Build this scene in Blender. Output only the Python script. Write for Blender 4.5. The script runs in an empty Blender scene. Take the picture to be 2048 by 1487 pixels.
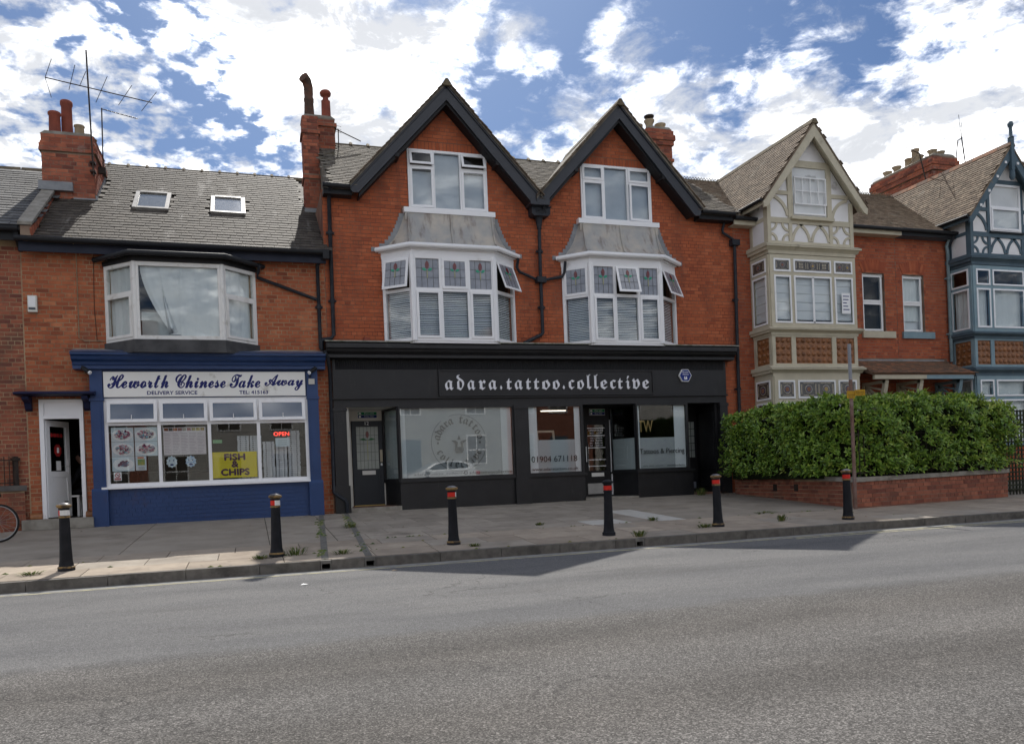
import bpy, math, random
from mathutils import Vector, Matrix, geometry
random.seed(7)
R = math.radians
SC = bpy.context.scene
COL = SC.collection

# ------------------------------------------------------------------ camera
CAM = Vector((0, -18.8, .74))
YAW, ROLL = .31383, .04026
fw_ = Vector((math.sin(YAW), math.cos(YAW), 0)); r0 = Vector((math.cos(YAW), -math.sin(YAW), 0)); u0 = Vector((0, 0, 1))
rt = r0*math.cos(ROLL) - u0*math.sin(ROLL); up = u0*math.cos(ROLL) + r0*math.sin(ROLL)
cd = bpy.data.cameras.new('camera'); co = bpy.data.objects.new('camera', cd); COL.objects.link(co)
cd.sensor_width = 36; cd.sensor_fit = 'HORIZONTAL'; cd.lens = 36*1608.3/2048; cd.shift_y = 203.6/2048
cd.clip_start = .05; cd.clip_end = 3000
co.matrix_world = Matrix(((rt.x, up.x, -fw_.x, CAM.x), (rt.y, up.y, -fw_.y, CAM.y), (rt.z, up.z, -fw_.z, CAM.z), (0, 0, 0, 1)))
SC.camera = co
SC.view_settings.view_transform = 'Standard'; SC.view_settings.look = 'None'
SC.view_settings.exposure = 1.32; SC.view_settings.gamma = 1
SC.cycles.max_bounces = 6; SC.cycles.diffuse_bounces = 3; SC.cycles.glossy_bounces = 3; SC.cycles.transparent_max_bounces = 16
SC.cycles.caustics_reflective = False; SC.cycles.caustics_refractive = False
SC.cycles.sample_clamp_indirect = 6

# ------------------------------------------------------------------ sky and sun
SUN = Vector((1.6, 9.45, 10.6)).normalized()
W = bpy.data.worlds.new('World'); SC.world = W; W.use_nodes = True
nt = W.node_tree; nt.nodes.clear()
def N(t, tree=None, **k):
    n = (tree or nt).nodes.new(t)
    for a, v in k.items(): setattr(n, a, v)
    return n
def Lk(a, b, tree=None): (tree or nt).links.new(a, b)
def math_(op, a, b=None, c=None, tree=None, clamp=False):
    n = N('ShaderNodeMath', tree, operation=op); n.use_clamp = clamp
    for i, v in enumerate((a, b, c)):
        if v is None: continue
        if isinstance(v, (int, float)): n.inputs[i].default_value = v
        else: Lk(v, n.inputs[i], tree)
    return n.outputs[0]
def vmath(op, a, b=None, tree=None, out=0):
    n = N('ShaderNodeVectorMath', tree, operation=op)
    for i, v in enumerate((a, b)):
        if v is None: continue
        if isinstance(v, (int, float)): n.inputs[3].default_value = v
        elif isinstance(v, tuple): n.inputs[i].default_value = v
        else: Lk(v, n.inputs[i], tree)
    return n.outputs[out]
def mixc(f, a, b, tree=None, blend='MIX'):
    n = N('ShaderNodeMix', tree, data_type='RGBA', blend_type=blend)
    for s, v in ((0, f), (6, a), (7, b)):
        if isinstance(v, (int, float)): n.inputs[s].default_value = v
        elif isinstance(v, (tuple, list)): n.inputs[s].default_value = tuple(v)[:3]+(1,)
        else: Lk(v, n.inputs[s], tree)
    return n.outputs[2]
def sstep(v, a, b, tree=None, lo=0, hi=1):
    n = N('ShaderNodeMapRange', tree, interpolation_type='SMOOTHSTEP')
    Lk(v, n.inputs[0], tree)
    for i, q in ((1, a), (2, b), (3, lo), (4, hi)): n.inputs[i].default_value = q
    return n.outputs[0]
def noise(vec, scale, detail=6, rough=.55, tree=None, lac=2.0, dist=0):
    n = N('ShaderNodeTexNoise', tree); Lk(vec, n.inputs['Vector'], tree)
    n.inputs['Scale'].default_value = scale; n.inputs['Detail'].default_value = detail
    n.inputs['Roughness'].default_value = rough; n.inputs['Lacunarity'].default_value = lac; n.inputs['Distortion'].default_value = dist
    return n.outputs['Fac']
sky = N('ShaderNodeTexSky', sky_type='NISHITA'); sky.sun_disc = False
sky.sun_elevation = math.asin(SUN.z); sky.sun_rotation = math.atan2(SUN.x, SUN.y)
sky.air_density = 1.0; sky.dust_density = 1.0; sky.ozone_density = 1.5
tc = N('ShaderNodeTexCoord'); d = vmath('NORMALIZE', tc.outputs['Generated'])
sep = N('ShaderNodeSeparateXYZ'); Lk(d, sep.inputs[0])
zz = math_('ADD', math_('MAXIMUM', sep.outputs[2], 0.0), .16)
comb = N('ShaderNodeCombineXYZ')
Lk(math_('DIVIDE', sep.outputs[0], zz), comb.inputs[0]); Lk(math_('DIVIDE', sep.outputs[1], zz), comb.inputs[1])
cp = comb.outputs[0]
cpo = vmath('ADD', cp, (3.1, 1.7, .4))
big = noise(cpo, .95, 4, .5)
med = noise(cpo, 3.4, 10, .62, dist=.25)
fine = noise(cpo, 13.0, 7, .62, dist=.3)
mott = noise(vmath('ADD', cp, (1.3, 5.1, 0)), 17.0, 5, .55, dist=.2)      # mackerel mottling
# where the banks of cloud lie: soft patches round sky directions
def patch(dx, dy, dz, sharp, amt):
    v = Vector((dx, dy, dz)).normalized()
    dot = vmath('DOT_PRODUCT', d, tuple(v), out=1)
    return math_('MULTIPLY', sstep(dot, 1-sharp, 1.0), amt)
def px_dir(px, py): return fw_*1608.3 + rt*(px-1024) - up*(py-947.1)
cov = math_('ADD', math_('MULTIPLY', big, .45), math_('MULTIPLY', med, .62))
cov = math_('ADD', cov, math_('MULTIPLY', math_('SUBTRACT', fine, .5), .46))
lv = px_dir(250, 160)
mw = math_('ADD', .10, patch(lv.x, lv.y, lv.z, .05, .75))
cov = math_('ADD', cov, math_('MULTIPLY', math_('SUBTRACT', mott, .5), mw))
for px, py, sh, am in ((1180, -110, .035, -.15), (1040, 150, .006, -.10), (1430, 110, .008, -.13), (960, 20, .003, .15), (330, 150, .012, -.04), (560, 60, .010, .12), (-60, 260, .03, .10), (760, 170, .010, .14),
                       (1270, 180, .006, .24), (1740, 200, .035, .20), (1660, 50, .004, -.12), (1840, 60, .006, -.14), (1060, 85, .0012, .24), (900, 120, .004, .10), (1250, 40, .002, .08), (1090, 240, .003, .12)):
    v = px_dir(px, py); cov = math_('ADD', cov, patch(v.x, v.y, v.z, sh, am))
mask = sstep(cov, .45, .69)
shade = noise(vmath('ADD', cp, (9.3, 2.2, 0)), 2.1, 9, .62, dist=.3)
puff = noise(vmath('ADD', cpo, (.02, .035, 0)), 6.0, 9, .66, dist=.35)      # billows: lit tops, grey hollows
thick = sstep(cov, .56, .78)
grey = math_('MULTIPLY', thick, sstep(shade, .40, .60))
cl = mixc(sstep(puff, .43, .72), (.325, .335, .355), (2.15, 2.15, 2.13))
cl = mixc(math_('MULTIPLY', grey, .72), cl, (.30, .31, .33))
bl = mixc(1.0, sky.outputs[0], (.0172, .0225, .030), blend='MULTIPLY')
lp = mixc(mask, bl, cl)
bg = N('ShaderNodeBackground'); Lk(lp, bg.inputs[0]); bg.inputs[1].default_value = 1.0
wo = N('ShaderNodeOutputWorld'); Lk(bg.outputs[0], wo.inputs[0])

sl = bpy.data.lights.new('sun', 'SUN'); sl.energy = 2.0; sl.angle = R(.5); sl.color = (1, .955, .88)
so = bpy.data.objects.new('sun', sl); COL.objects.link(so); so.rotation_euler = SUN.to_track_quat('Z', 'Y').to_euler()
so.location = SUN*60

# ------------------------------------------------------------------ mesh helpers
I4 = Matrix.Identity(4)
def T(x, y, z): return Matrix.Translation((x, y, z))
def RZ(a): return Matrix.Rotation(a, 4, 'Z')
def RX(a): return Matrix.Rotation(a, 4, 'X')
def RY(a): return Matrix.Rotation(a, 4, 'Y')
class MB:
    def __init__(s, M=None): s.v = []; s.f = []; s.sm = []; s.M = M or I4
    def add(s, vs, fs, smooth=False):
        n = len(s.v); s.v += [tuple(s.M @ Vector(v)) for v in vs]
        s.f += [tuple(i+n for i in f) for f in fs]; s.sm += [smooth]*len(fs); return s
    def box(s, x0, x1, y0, y1, z0, z1):
        return s.add([(x0,y0,z0),(x1,y0,z0),(x1,y1,z0),(x0,y1,z0),(x0,y0,z1),(x1,y0,z1),(x1,y1,z1),(x0,y1,z1)],
                     [(0,3,2,1),(4,5,6,7),(0,1,5,4),(1,2,6,5),(2,3,7,6),(3,0,4,7)])
    def prism(s, poly, a, b, ax='y'):
        n = len(poly)
        if ax == 'y': P = lambda p, t: (p[0], t, p[1])      # polygon in XZ
        elif ax == 'x': P = lambda p, t: (t, p[0], p[1])    # polygon in YZ
        else: P = lambda p, t: (p[0], p[1], t)              # polygon in XY
        vs = [P(p, a) for p in poly] + [P(p, b) for p in poly]
        area = sum(poly[i][0]*poly[(i+1) % n][1]-poly[(i+1) % n][0]*poly[i][1] for i in range(n))
        fl = (area > 0) ^ (ax == 'y') ^ (b < a)
        fs = [tuple(range(n))[::-1] if fl else tuple(range(n)), tuple(range(n, 2*n)) if fl else tuple(range(n, 2*n))[::-1]]
        for i in range(n):
            q = (i, (i+1) % n, (i+1) % n+n, i+n); fs.append(q if fl else q[::-1])
        return s.add(vs, fs)
    def tube(s, pts, r, n=8, caps=True):
        pts = [Vector(p) for p in pts]; rr = r if isinstance(r, (list, tuple)) else [r]*len(pts)
        rings = []; prev = None
        for i, p in enumerate(pts):
            t = (pts[min(i+1, len(pts)-1)]-pts[max(i-1, 0)]).normalized()
            a = prev if prev is not None else (Vector((0,0,1)) if abs(t.z) < .9 else Vector((1,0,0)))
            x = (a - t*a.dot(t)).normalized(); prev = x; y = t.cross(x)
            rings.append([p + x*math.cos(2*math.pi*k/n)*rr[i] + y*math.sin(2*math.pi*k/n)*rr[i] for k in range(n)])
        vs = [v for g in rings for v in g]; fs = []
        for i in range(len(pts)-1):
            for k in range(n): fs.append((i*n+k, i*n+(k+1) % n, (i+1)*n+(k+1) % n, (i+1)*n+k))
        s.add(vs, fs, True)
        if caps: s.add(rings[0], [tuple(range(n))[::-1]]); s.add(rings[-1], [tuple(range(n))])
        return s
    def lathe(s, prof, n=20, c=(0, 0), smooth=True):
        vs = []; fs = []
        for r, z in prof: vs += [(c[0]+r*math.cos(2*math.pi*k/n), c[1]+r*math.sin(2*math.pi*k/n), z) for k in range(n)]
        for i in range(len(prof)-1):
            for k in range(n): fs.append((i*n+k, i*n+(k+1) % n, (i+1)*n+(k+1) % n, (i+1)*n+k))
        s.add(vs, fs, smooth)
        s.add(vs[:n], [tuple(range(n))[::-1]]); s.add(vs[-n:], [tuple(range(n))]); return s
    def bar(s, a, b, w, t, y0):        # flat bar between two XZ points, width w, from y0-t to y0
        a = Vector(a); b = Vector(b); dv = (b-a).normalized(); p = Vector((-dv.y, dv.x))*w/2
        return s.prism([tuple(a+p), tuple(a-p), tuple(b-p), tuple(b+p)], y0-t, y0)
    def arc(s, c, r, a0, a1, w, t, y0, n=8):   # curved brace in the XZ plane
        po = [(c[0]+(r+w/2)*math.cos(R(a0+(a1-a0)*i/n)), c[1]+(r+w/2)*math.sin(R(a0+(a1-a0)*i/n))) for i in range(n+1)]
        pi = [(c[0]+(r-w/2)*math.cos(R(a0+(a1-a0)*i/n)), c[1]+(r-w/2)*math.sin(R(a0+(a1-a0)*i/n))) for i in range(n+1)]
        for i in range(n): s.prism([po[i], po[i+1], pi[i+1], pi[i]], y0-t, y0)
        return s
    def mesh(s, name, mat=None):
        me = bpy.data.meshes.new(name); me.from_pydata(s.v, [], s.f)
        if any(s.sm): me.polygons.foreach_set('use_smooth', s.sm)
        if mat: me.materials.append(mat)
        me.update(); return me
    def obj(s, name, mat, parent=None, **k): return link(name, s.mesh(name, mat), parent, **k)
def link(name, data, parent=None, label=None, cat=None, group=None, kind=None, mb=None):
    o = bpy.data.objects.new(name, data); COL.objects.link(o)
    if parent is not None:
        o.parent = parent
        if parent.type == 'EMPTY': o.matrix_parent_inverse = T(*(-Vector(parent.location)))
    if mb is not None: o.matrix_basis = mb
    tag(o, label, cat, group, kind); return o
def tag(o, label=None, cat=None, group=None, kind=None):
    for a, v in (('label', label), ('category', cat), ('group', group), ('kind', kind)):
        if v: o[a] = v
    return o
def thing(name, label, cat, loc, group=None):
    o = bpy.data.objects.new(name, None); COL.objects.link(o); o.location = loc; o.empty_display_size = .2
    return tag(o, label, cat, group)
def copy_tree(o, loc, rz=0, label=None):
    c = o.copy(); COL.objects.link(c); c.location = loc; c.rotation_euler = (0, 0, rz)
    if label: c['label'] = label
    def rec(a, b):
        for ch in a.children:
            k = ch.copy(); COL.objects.link(k); k.parent = b; rec(ch, k)
    rec(o, c); return c
_pm = {}
def piece_mesh(shape, mat):
    k = (shape, mat.name)
    if k not in _pm:
        m = MB()
        if shape == 'box': m.box(-.5, .5, -.5, .5, -.5, .5)
        elif shape == 'leaf':
            m.add([(0,0,0),(.25,.3,.06),(.22,.7,.05),(0,1,-.06),(-.22,.7,.05),(-.25,.3,.06),(0,.5,-.02)],
                  [(0,1,6),(1,2,6),(2,3,6),(3,4,6),(4,5,6),(5,0,6)])
        _pm[k] = (m, m.mesh(shape+'_'+mat.name, mat))
    return _pm[k]
def flush(pieces, name, mass, mat, shape='box', limit=300, key=None):
    """pieces: (matrix, parent). The ones nearest the camera become objects, the rest one mass for each parent."""
    m, me = piece_mesh(shape, mat)
    pieces = sorted(pieces, key=key or (lambda p: (p[0].translation-CAM).length))
    for M, par in pieces[:limit]: link(name, me, par, mb=M)
    rest = {}
    for M, par in pieces[limit:]: rest.setdefault(par, []).append(M)
    for par, Ms in rest.items():
        vs = []; fs = []; n = len(m.v); vv = [Vector(v) for v in m.v]
        for i, M in enumerate(Ms):
            vs += [tuple(M @ v) for v in vv]; fs += [tuple(a+i*n for a in f) for f in m.f]
        q = bpy.data.meshes.new(mass); q.from_pydata(vs, [], fs); q.materials.append(mat); q.update()
        link(mass, q, par, kind='stuff')
def S(x, y, z): return Matrix.Diagonal((x, y, z, 1))
def subtract(iv, a, b):
    out = []
    for x0, x1 in iv:
        if b <= x0 or a >= x1: out.append((x0, x1)); continue
        if a > x0: out.append((x0, a))
        if b < x1: out.append((b, x1))
    return out
G = .088; BL = .24
def lay(M, x0, x1, z0, z1, par, holes=(), outline=None, rng=random, proud=.006, out=None, jt=.012):
    """Courses of brick on the local XZ plane of M (outward is -y); returns (matrix, parent) pieces."""
    out = out if out is not None else []
    k = 0
    while z0+(k+.5)*G < z1:
        zc = z0+(k+.5)*G
        iv = outline(zc) if outline else [(x0, x1)]
        for h in holes:
            if h[2]-.03 < zc < h[3]+.03: iv = subtract(iv, h[0], h[1])
        hd = k % 4 == 3; L = BL/2 if hd else BL; off = .06 if hd else (.12 if k % 2 else 0)
        for a, b in iv:
            i = math.floor((a-off)/L)
            while off+i*L < b:
                p, q = max(a, off+i*L), min(b, off+(i+1)*L)
                if q-p > .03:
                    pr = proud + rng.uniform(-.002, .0025)
                    out.append((M @ T((p+q)/2, (.03-pr)/2, zc+rng.uniform(-.0015, .0015)) @ RY(rng.uniform(-.004, .004)) @ S(q-p-jt+.001+rng.uniform(-.003, .002), .03+pr, G-jt+rng.uniform(-.002, .001)), par))
                i += 1
        k += 1
    return out
def panel(mb, outer, holes, y, depth=.22):
    """Wall sheet in XZ with real openings and their reveals; the facing side looks to -y."""
    polys = [[Vector((p[0], p[1], 0)) for p in outer]]
    for h in holes: polys.append([Vector((h[0], h[2], 0)), Vector((h[0], h[3], 0)), Vector((h[1], h[3], 0)), Vector((h[1], h[2], 0))])
    tri = geometry.tessellate_polygon(polys); pts = [p for q in polys for p in q]
    fs = []
    for t in tri:
        a, b, c = (pts[i] for i in t); s = (b.x-a.x)*(c.y-a.y)-(c.x-a.x)*(b.y-a.y)
        if abs(s) > 1e-9: fs.append(t if s > 0 else t[::-1])
    mb.add([(p.x, y, p.y) for p in pts], fs)
    for h in holes:
        x0, x1, z0, z1 = h[:4]
        for q in (((x0, z0), (x0, z1)), ((x1, z1), (x1, z0)), ((x0, z1), (x1, z1)), ((x1, z0), (x0, z0))):
            (a, b), (c, e) = q; mb.add([(a, y, b), (c, y, e), (c, y+depth, e), (a, y+depth, b)], [(0, 1, 2, 3)])
def inpoly(p, poly):
    c = False; n = len(poly); x, y = p
    for i in range(n):
        (x1, y1), (x2, y2) = poly[i], poly[(i+1) % n]
        if (y1 > y) != (y2 > y) and x < (x2-x1)*(y-y1)/(y2-y1)+x1: c = not c
    return c
def tiles(O, u, v, poly, ex, wd, th, par, jit=.006, out=None, rng=random, lift=.01):
    """Overlapping roof slates: O origin, u along the eave, v up the slope, poly the covered area in (u, v)."""
    out = out if out is not None else []
    O = Vector(O); u = Vector(u).normalized(); v = Vector(v).normalized(); n = u.cross(v)
    if n.z < 0: n = -n
    tilt = math.atan2(th*1.15, ex)
    v2 = v*math.cos(tilt) - n*math.sin(tilt); n2 = n*math.cos(tilt)+v*math.sin(tilt)
    us = [p[0] for p in poly]; vs = [p[1] for p in poly]
    k = 0; vc = min(vs)
    while vc < max(vs):
        off = (wd/2 if k % 2 else 0) + rng.uniform(-.02, .02)
        x = min(us)+off-wd
        while x < max(us):
            w = wd*rng.uniform(.92, 1.06)
            xc = x+w/2
            if inpoly((xc, vc+ex*.4), poly):
                le = ex*1.35
                c = O + u*xc + v*(vc+le/2-ex*.15+rng.uniform(-jit, jit)) + n*(lift+th*.5+rng.uniform(0, .003))
                a = rng.uniform(-.012, .012); uu = u*math.cos(a)+v2*math.sin(a); vv = v2*math.cos(a)-u*math.sin(a)
                m = Matrix.Identity(4)
                for r_ in range(3):
                    m[r_][0] = uu[r_]*(w-.008); m[r_][1] = vv[r_]*le; m[r_][2] = n2[r_]*th; m[r_][3] = c[r_]
                out.append((m, par))
            x += w
        vc += ex; k += 1
    return out
def text(body, M, w=None, h=None, mat=None, parent=None, name='lettering', depth=.004, align='L', size=None, fat=0, **k):
    c = bpy.data.curves.new('text', 'FONT'); c.body = body; c.size = 1; c.resolution_u = 3; c.extrude = .0
    o = bpy.data.objects.new('text', c); me = bpy.data.meshes.new_from_object(o); bpy.data.objects.remove(o)
    xs = [v.co.x for v in me.vertices]; ys = [v.co.y for v in me.vertices]
    x0, x1, y0, y1 = min(xs), max(xs), min(ys), max(ys)
    if size: sx = sz = size
    else:
        sx = w/(x1-x0) if w else h/(y1-y0); sz = h/(y1-y0) if h else sx
    ox = {'L': x0, 'C': (x0+x1)/2, 'R': x1}[align]; oy = 0 if size else y0
    vs = []; n = len(me.vertices); fs = []; ed = {}
    for p in me.polygons:
        q = tuple(p.vertices)
        for i in range(len(q)): ed[(q[i], q[(i+1) % len(q)])] = 1
    for k_, (dx, dz) in enumerate([(0, 0)]+([(fat, 0), (-fat, 0), (0, fat), (0, -fat)] if fat else [])):
        k0 = len(vs); dp = depth+k_*.0004
        for v in me.vertices: vs.append(tuple(M @ Vector(((v.co.x-ox)*sx+dx, -dp, (v.co.y-oy)*sz+dz))))
        for v in me.vertices: vs.append(tuple(M @ Vector(((v.co.x-ox)*sx+dx, 0, (v.co.y-oy)*sz+dz))))
        fs += [tuple(i+k0 for i in p.vertices) for p in me.polygons]
        for (a, b) in ed:
            if (b, a) not in ed: fs.append((b+k0, a+k0, a+n+k0, b+n+k0))
    bpy.data.meshes.remove(me); bpy.data.curves.remove(c)
    if mat is None: return vs, fs
    q = bpy.data.meshes.new(name); q.from_pydata(vs, [], fs); q.materials.append(mat); q.update()
    return link(name, q, parent, **k)
# ------------------------------------------------------------------ materials
def PM(name, c, c2=None, ns=3.0, nd=5, rough=.6, bump=0.0, bs=40, metal=0.0, isl=0.0, ramp=None, spec=.18, dirt=None, ds=.6, dlo=.5, dhi=.7, emit=None, coat=0, alpha=None, streak=None, stretch=None, sub=None):
    m = bpy.data.materials.new(name); m.use_nodes = True; t = m.node_tree; t.nodes.clear()
    out = N('ShaderNodeOutputMaterial', t); b = N('ShaderNodeBsdfPrincipled', t); Lk(b.outputs[0], out.inputs[0], t)
    geo = N('ShaderNodeNewGeometry', t); pos = geo.outputs['Position']
    vec = pos if not stretch else vmath('MULTIPLY', pos, stretch, t)
    col = None
    if isl or ramp:
        oi = N('ShaderNodeObjectInfo', t)
        rnd = math_('FRACT', math_('ADD', oi.outputs['Random'], math_('MULTIPLY', geo.outputs['Random Per Island'], 7.31, tree=t), tree=t), tree=t)
    if ramp:
        r = N('ShaderNodeValToRGB', t); Lk(rnd, r.inputs[0], t); e = r.color_ramp.elements
        while len(e) < len(ramp): e.new(.5)
        for i, (p, q) in enumerate(ramp): e[i].position = p; e[i].color = tuple(q)+(1,)
        col = r.outputs[0]
        if c2: col = mixc(sstep(noise(vec, ns, nd, tree=t), .35, .75, t), col, c2, t)
    else:
        col = mixc(sstep(noise(vec, ns, nd, tree=t), .3, .7, t), c, c2, t) if c2 else None
    if col is None:
        rgb = N('ShaderNodeRGB', t); rgb.outputs[0].default_value = tuple(c)+(1,); col = rgb.outputs[0]
    if isl and not ramp:
        k = math_('MULTIPLY_ADD', rnd, 2*isl, 1-isl, tree=t); cc = N('ShaderNodeCombineColor', t)
        for i in range(3): Lk(k, cc.inputs[i], t)
        col = mixc(1.0, col, cc.outputs[0], t, 'MULTIPLY')
    if dirt:
        dv = vmath('MULTIPLY', pos, streak, t) if streak else pos
        col = mixc(math_('MULTIPLY', sstep(noise(dv, ds, 8, .62, tree=t), dlo, dhi, t), .85, tree=t), col, dirt, t)
    Lk(col, b.inputs['Base Color'], t)
    b.inputs['Roughness'].default_value = rough; b.inputs['Metallic'].default_value = metal; b.inputs['Specular IOR Level'].default_value = spec
    if coat: b.inputs['Coat Weight'].default_value = coat; b.inputs['Coat Roughness'].default_value = .08
    if bump:
        bn = N('ShaderNodeBump', t); bn.inputs['Strength'].default_value = bump; bn.inputs['Distance'].default_value = .01
        Lk(noise(pos, bs, 4, .6, tree=t), bn.inputs['Height'], t); Lk(bn.outputs[0], b.inputs['Normal'], t)
    if emit: b.inputs['Emission Color'].default_value = tuple(emit[0])+(1,); b.inputs['Emission Strength'].default_value = emit[1]
    return m
def glass(name, tint=(.93, .95, .95), boost=1.0, rough=0.0, ior=1.52, wave=.0):
    m = bpy.data.materials.new(name); m.use_nodes = True; t = m.node_tree; t.nodes.clear()
    out = N('ShaderNodeOutputMaterial', t); mx = N('ShaderNodeMixShader', t); tr = N('ShaderNodeBsdfTransparent', t); gl = N('ShaderNodeBsdfGlossy', t)
    tr.inputs[0].default_value = tint+(1,); gl.inputs['Roughness'].default_value = rough
    fr = N('ShaderNodeFresnel', t); gg = N('ShaderNodeNewGeometry', t)
    Lk(math_('MULTIPLY_ADD', gg.outputs['Backfacing'], 1/ior-ior, ior, tree=t), fr.inputs[0], t)   # the far face of a pane reflects like the near one
    if wave:
        geo = N('ShaderNodeNewGeometry', t); bn = N('ShaderNodeBump', t); bn.inputs['Strength'].default_value = wave; bn.inputs['Distance'].default_value = .05
        Lk(noise(geo.outputs['Position'], 1.6, 2, .4, tree=t), bn.inputs['Height'], t); Lk(bn.outputs[0], gl.inputs['Normal'], t)
    Lk(math_('MULTIPLY', fr.outputs[0], boost, tree=t, clamp=True), mx.inputs[0], t)
    Lk(tr.outputs[0], mx.inputs[1], t); Lk(gl.outputs[0], mx.inputs[2], t); Lk(mx.outputs[0], out.inputs[0], t)
    return m
brick_ramp = lambda s: [(0, (.22*s, .066*s, .036*s)), (.12, (.36*s, .105*s, .050*s)), (.45, (.41*s, .122*s, .056*s)), (.8, (.48*s, .155*s, .070*s)), (1, (.53*s, .205*s, .10*s))]
m_brickg = PM('brick_garden', (0,0,0), c2=(.25,.095,.065), ns=5, rough=.9, bump=.4, bs=50, ramp=[(0,(.17,.065,.05)),(.4,(.33,.115,.07)),(1,(.42,.16,.10))], dirt=(.14,.09,.07), ds=.9, dlo=.5, dhi=.75)
m_brick1 = PM('brick_orange_red', (0,0,0), c2=(.36,.11,.055), ns=5, rough=.85, bump=.35, bs=60, ramp=brick_ramp(1.0), dirt=(.21,.085,.055), ds=1.1, dlo=.52, dhi=.8, streak=(1.6,1,.4))
m_brick2 = PM('brick_red', (0,0,0), c2=(.39,.11,.05), ns=4, rough=.82, bump=.3, bs=60, ramp=[(0,(.29,.075,.038)),(.15,(.39,.102,.046)),(.6,(.45,.12,.052)),(1,(.51,.152,.070))], dirt=(.18,.06,.04), ds=1.1, dlo=.47, dhi=.76, streak=(1.7,1,.4))
m_brick3 = PM('brick_deep_red', (0,0,0), c2=(.34,.09,.048), ns=4, rough=.85, bump=.3, bs=60, ramp=[(0,(.24,.07,.042)),(.2,(.36,.095,.048)),(.7,(.43,.12,.056)),(1,(.48,.155,.075))], dirt=(.22,.075,.05), ds=.6, dlo=.52, dhi=.8)
m_brick0 = PM('brick_dusky', (0,0,0), c2=(.22,.08,.055), ns=4, rough=.88, bump=.35, bs=60, ramp=[(0,(.16,.06,.045)),(.4,(.31,.095,.055)),(1,(.43,.15,.085))], dirt=(.13,.075,.055), ds=.8)
m_brickc = PM('brick_chimney', (0,0,0), c2=(.24,.085,.06), ns=4, rough=.9, bump=.4, bs=50, ramp=[(0,(.13,.05,.04)),(.3,(.32,.095,.055)),(1,(.47,.16,.09))], dirt=(.36,.26,.22), ds=1.1, dlo=.6, dhi=.72)
m_mortar_buff = PM('mortar_buff', (.47,.35,.22), (.28,.185,.12), ns=2.2, rough=.95, bump=.3, bs=90)
m_mortar_red = PM('mortar_red', (.15,.06,.042), (.25,.15,.10), ns=1.1, rough=.95)
m_mortar_dark = PM('mortar_dark', (.15,.085,.065), (.30,.23,.17), ns=1.3, rough=.95)
m_slate = PM('slate_weathered', (.046,.037,.029), (.082,.068,.053), ns=6, rough=.78, isl=.22, bump=.4, bs=35, dirt=(.27,.25,.22), ds=1.6, dlo=.56, dhi=.72, streak=(1.5,.32,.32), spec=.35)
m_slate0 = PM('slate_dark', (.07,.069,.068), (.12,.116,.11), ns=5, rough=.72, isl=.3, bump=.4, bs=35, spec=.4)
m_stone = PM('slate_stone', (.12,.103,.083), (.20,.178,.148), ns=7, rough=.85, isl=.3, bump=.5, bs=25, dirt=(.10,.09,.05), ds=1.6, dlo=.55)
m_tile = PM('tile_brown', (.145,.105,.075), (.23,.18,.13), ns=6, rough=.85, isl=.32, bump=.45, bs=30, dirt=(.30,.28,.23), ds=2.0, dlo=.58, dhi=.75)
m_tile_clay = PM('tile_clay', (0,0,0), c2=(.17,.12,.085), ns=5, rough=.85, bump=.4, bs=30, ramp=[(0,(.14,.10,.08)),(.5,(.24,.135,.085)),(1,(.38,.17,.095))])
m_ridge = PM('ridge_tile', (.19,.155,.10), (.10,.08,.055), ns=5, rough=.9, bump=.4, bs=30)
m_lead = PM('lead', (.36,.36,.355), (.52,.47,.40), ns=2.6, nd=8, rough=.6, spec=.4, dirt=(.17,.13,.11), ds=2.8, dlo=.50, dhi=.72, streak=(1.6,1,.35), bump=.3, bs=9)
m_leadn = PM('lead_flashing', (.30,.31,.32), (.21,.22,.235), ns=4, rough=.5, bump=.3, bs=20)
m_black = PM('paint_black', (.0105,.0105,.012), (.0155,.0155,.0175), ns=2.5, rough=.45, spec=.45, bump=.2, bs=24, dirt=(.036,.035,.034), ds=3.5, dlo=.56, dhi=.85, streak=(2,1,.5))
m_blackm = PM('paint_black_matt', (.010,.010,.0115), rough=.6, spec=.35)
m_gutter = PM('gutter_black', (.016,.017,.02), rough=.6, spec=.3)
m_pipe = PM('pipe_black', (.02,.023,.03), (.035,.038,.045), ns=7, rough=.45)
m_pipeg = PM('pipe_grey', (.28,.30,.34), (.20,.22,.26), ns=5, rough=.5)
m_char = PM('paint_charcoal', (.016,.018,.026), (.023,.026,.035), ns=2, rough=.45, spec=.5)
m_blue = PM('paint_navy', (.015,.046,.145), (.020,.056,.17), ns=1.3, rough=.42, spec=.45, bump=.15, bs=22, dirt=(.035,.05,.13), ds=2.5, dlo=.6)
m_blued = PM('paint_navy_dark', (.013,.018,.055), (.018,.024,.065), ns=2, rough=.45)
m_upvc = PM('upvc_white', (.88,.88,.89), rough=.32, spec=.5, dirt=(.60,.58,.53), ds=2.2, dlo=.6, dhi=.85)
m_upvcd = PM('upvc_grimy', (.80,.79,.76), rough=.45, dirt=(.40,.36,.28), ds=3.2, dlo=.52, dhi=.8)
m_seal = PM('seal_black', (.02,.02,.02), rough=.6)
m_cream = PM('paint_cream', (.57,.52,.40), (.50,.455,.345), ns=3, rough=.55, bump=.15, bs=20, dirt=(.19,.17,.12), ds=2.4, dlo=.6, dhi=.82)
m_render = PM('render_white', (.84,.83,.83), (.77,.76,.76), ns=2, rough=.75, dirt=(.46,.44,.42), ds=1.5, dlo=.62)
m_sage = PM('paint_blue_grey', (.20,.29,.335), (.245,.34,.38), ns=3, rough=.5, bump=.2, bs=20, dirt=(.26,.31,.32), ds=4, dlo=.62)
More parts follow.
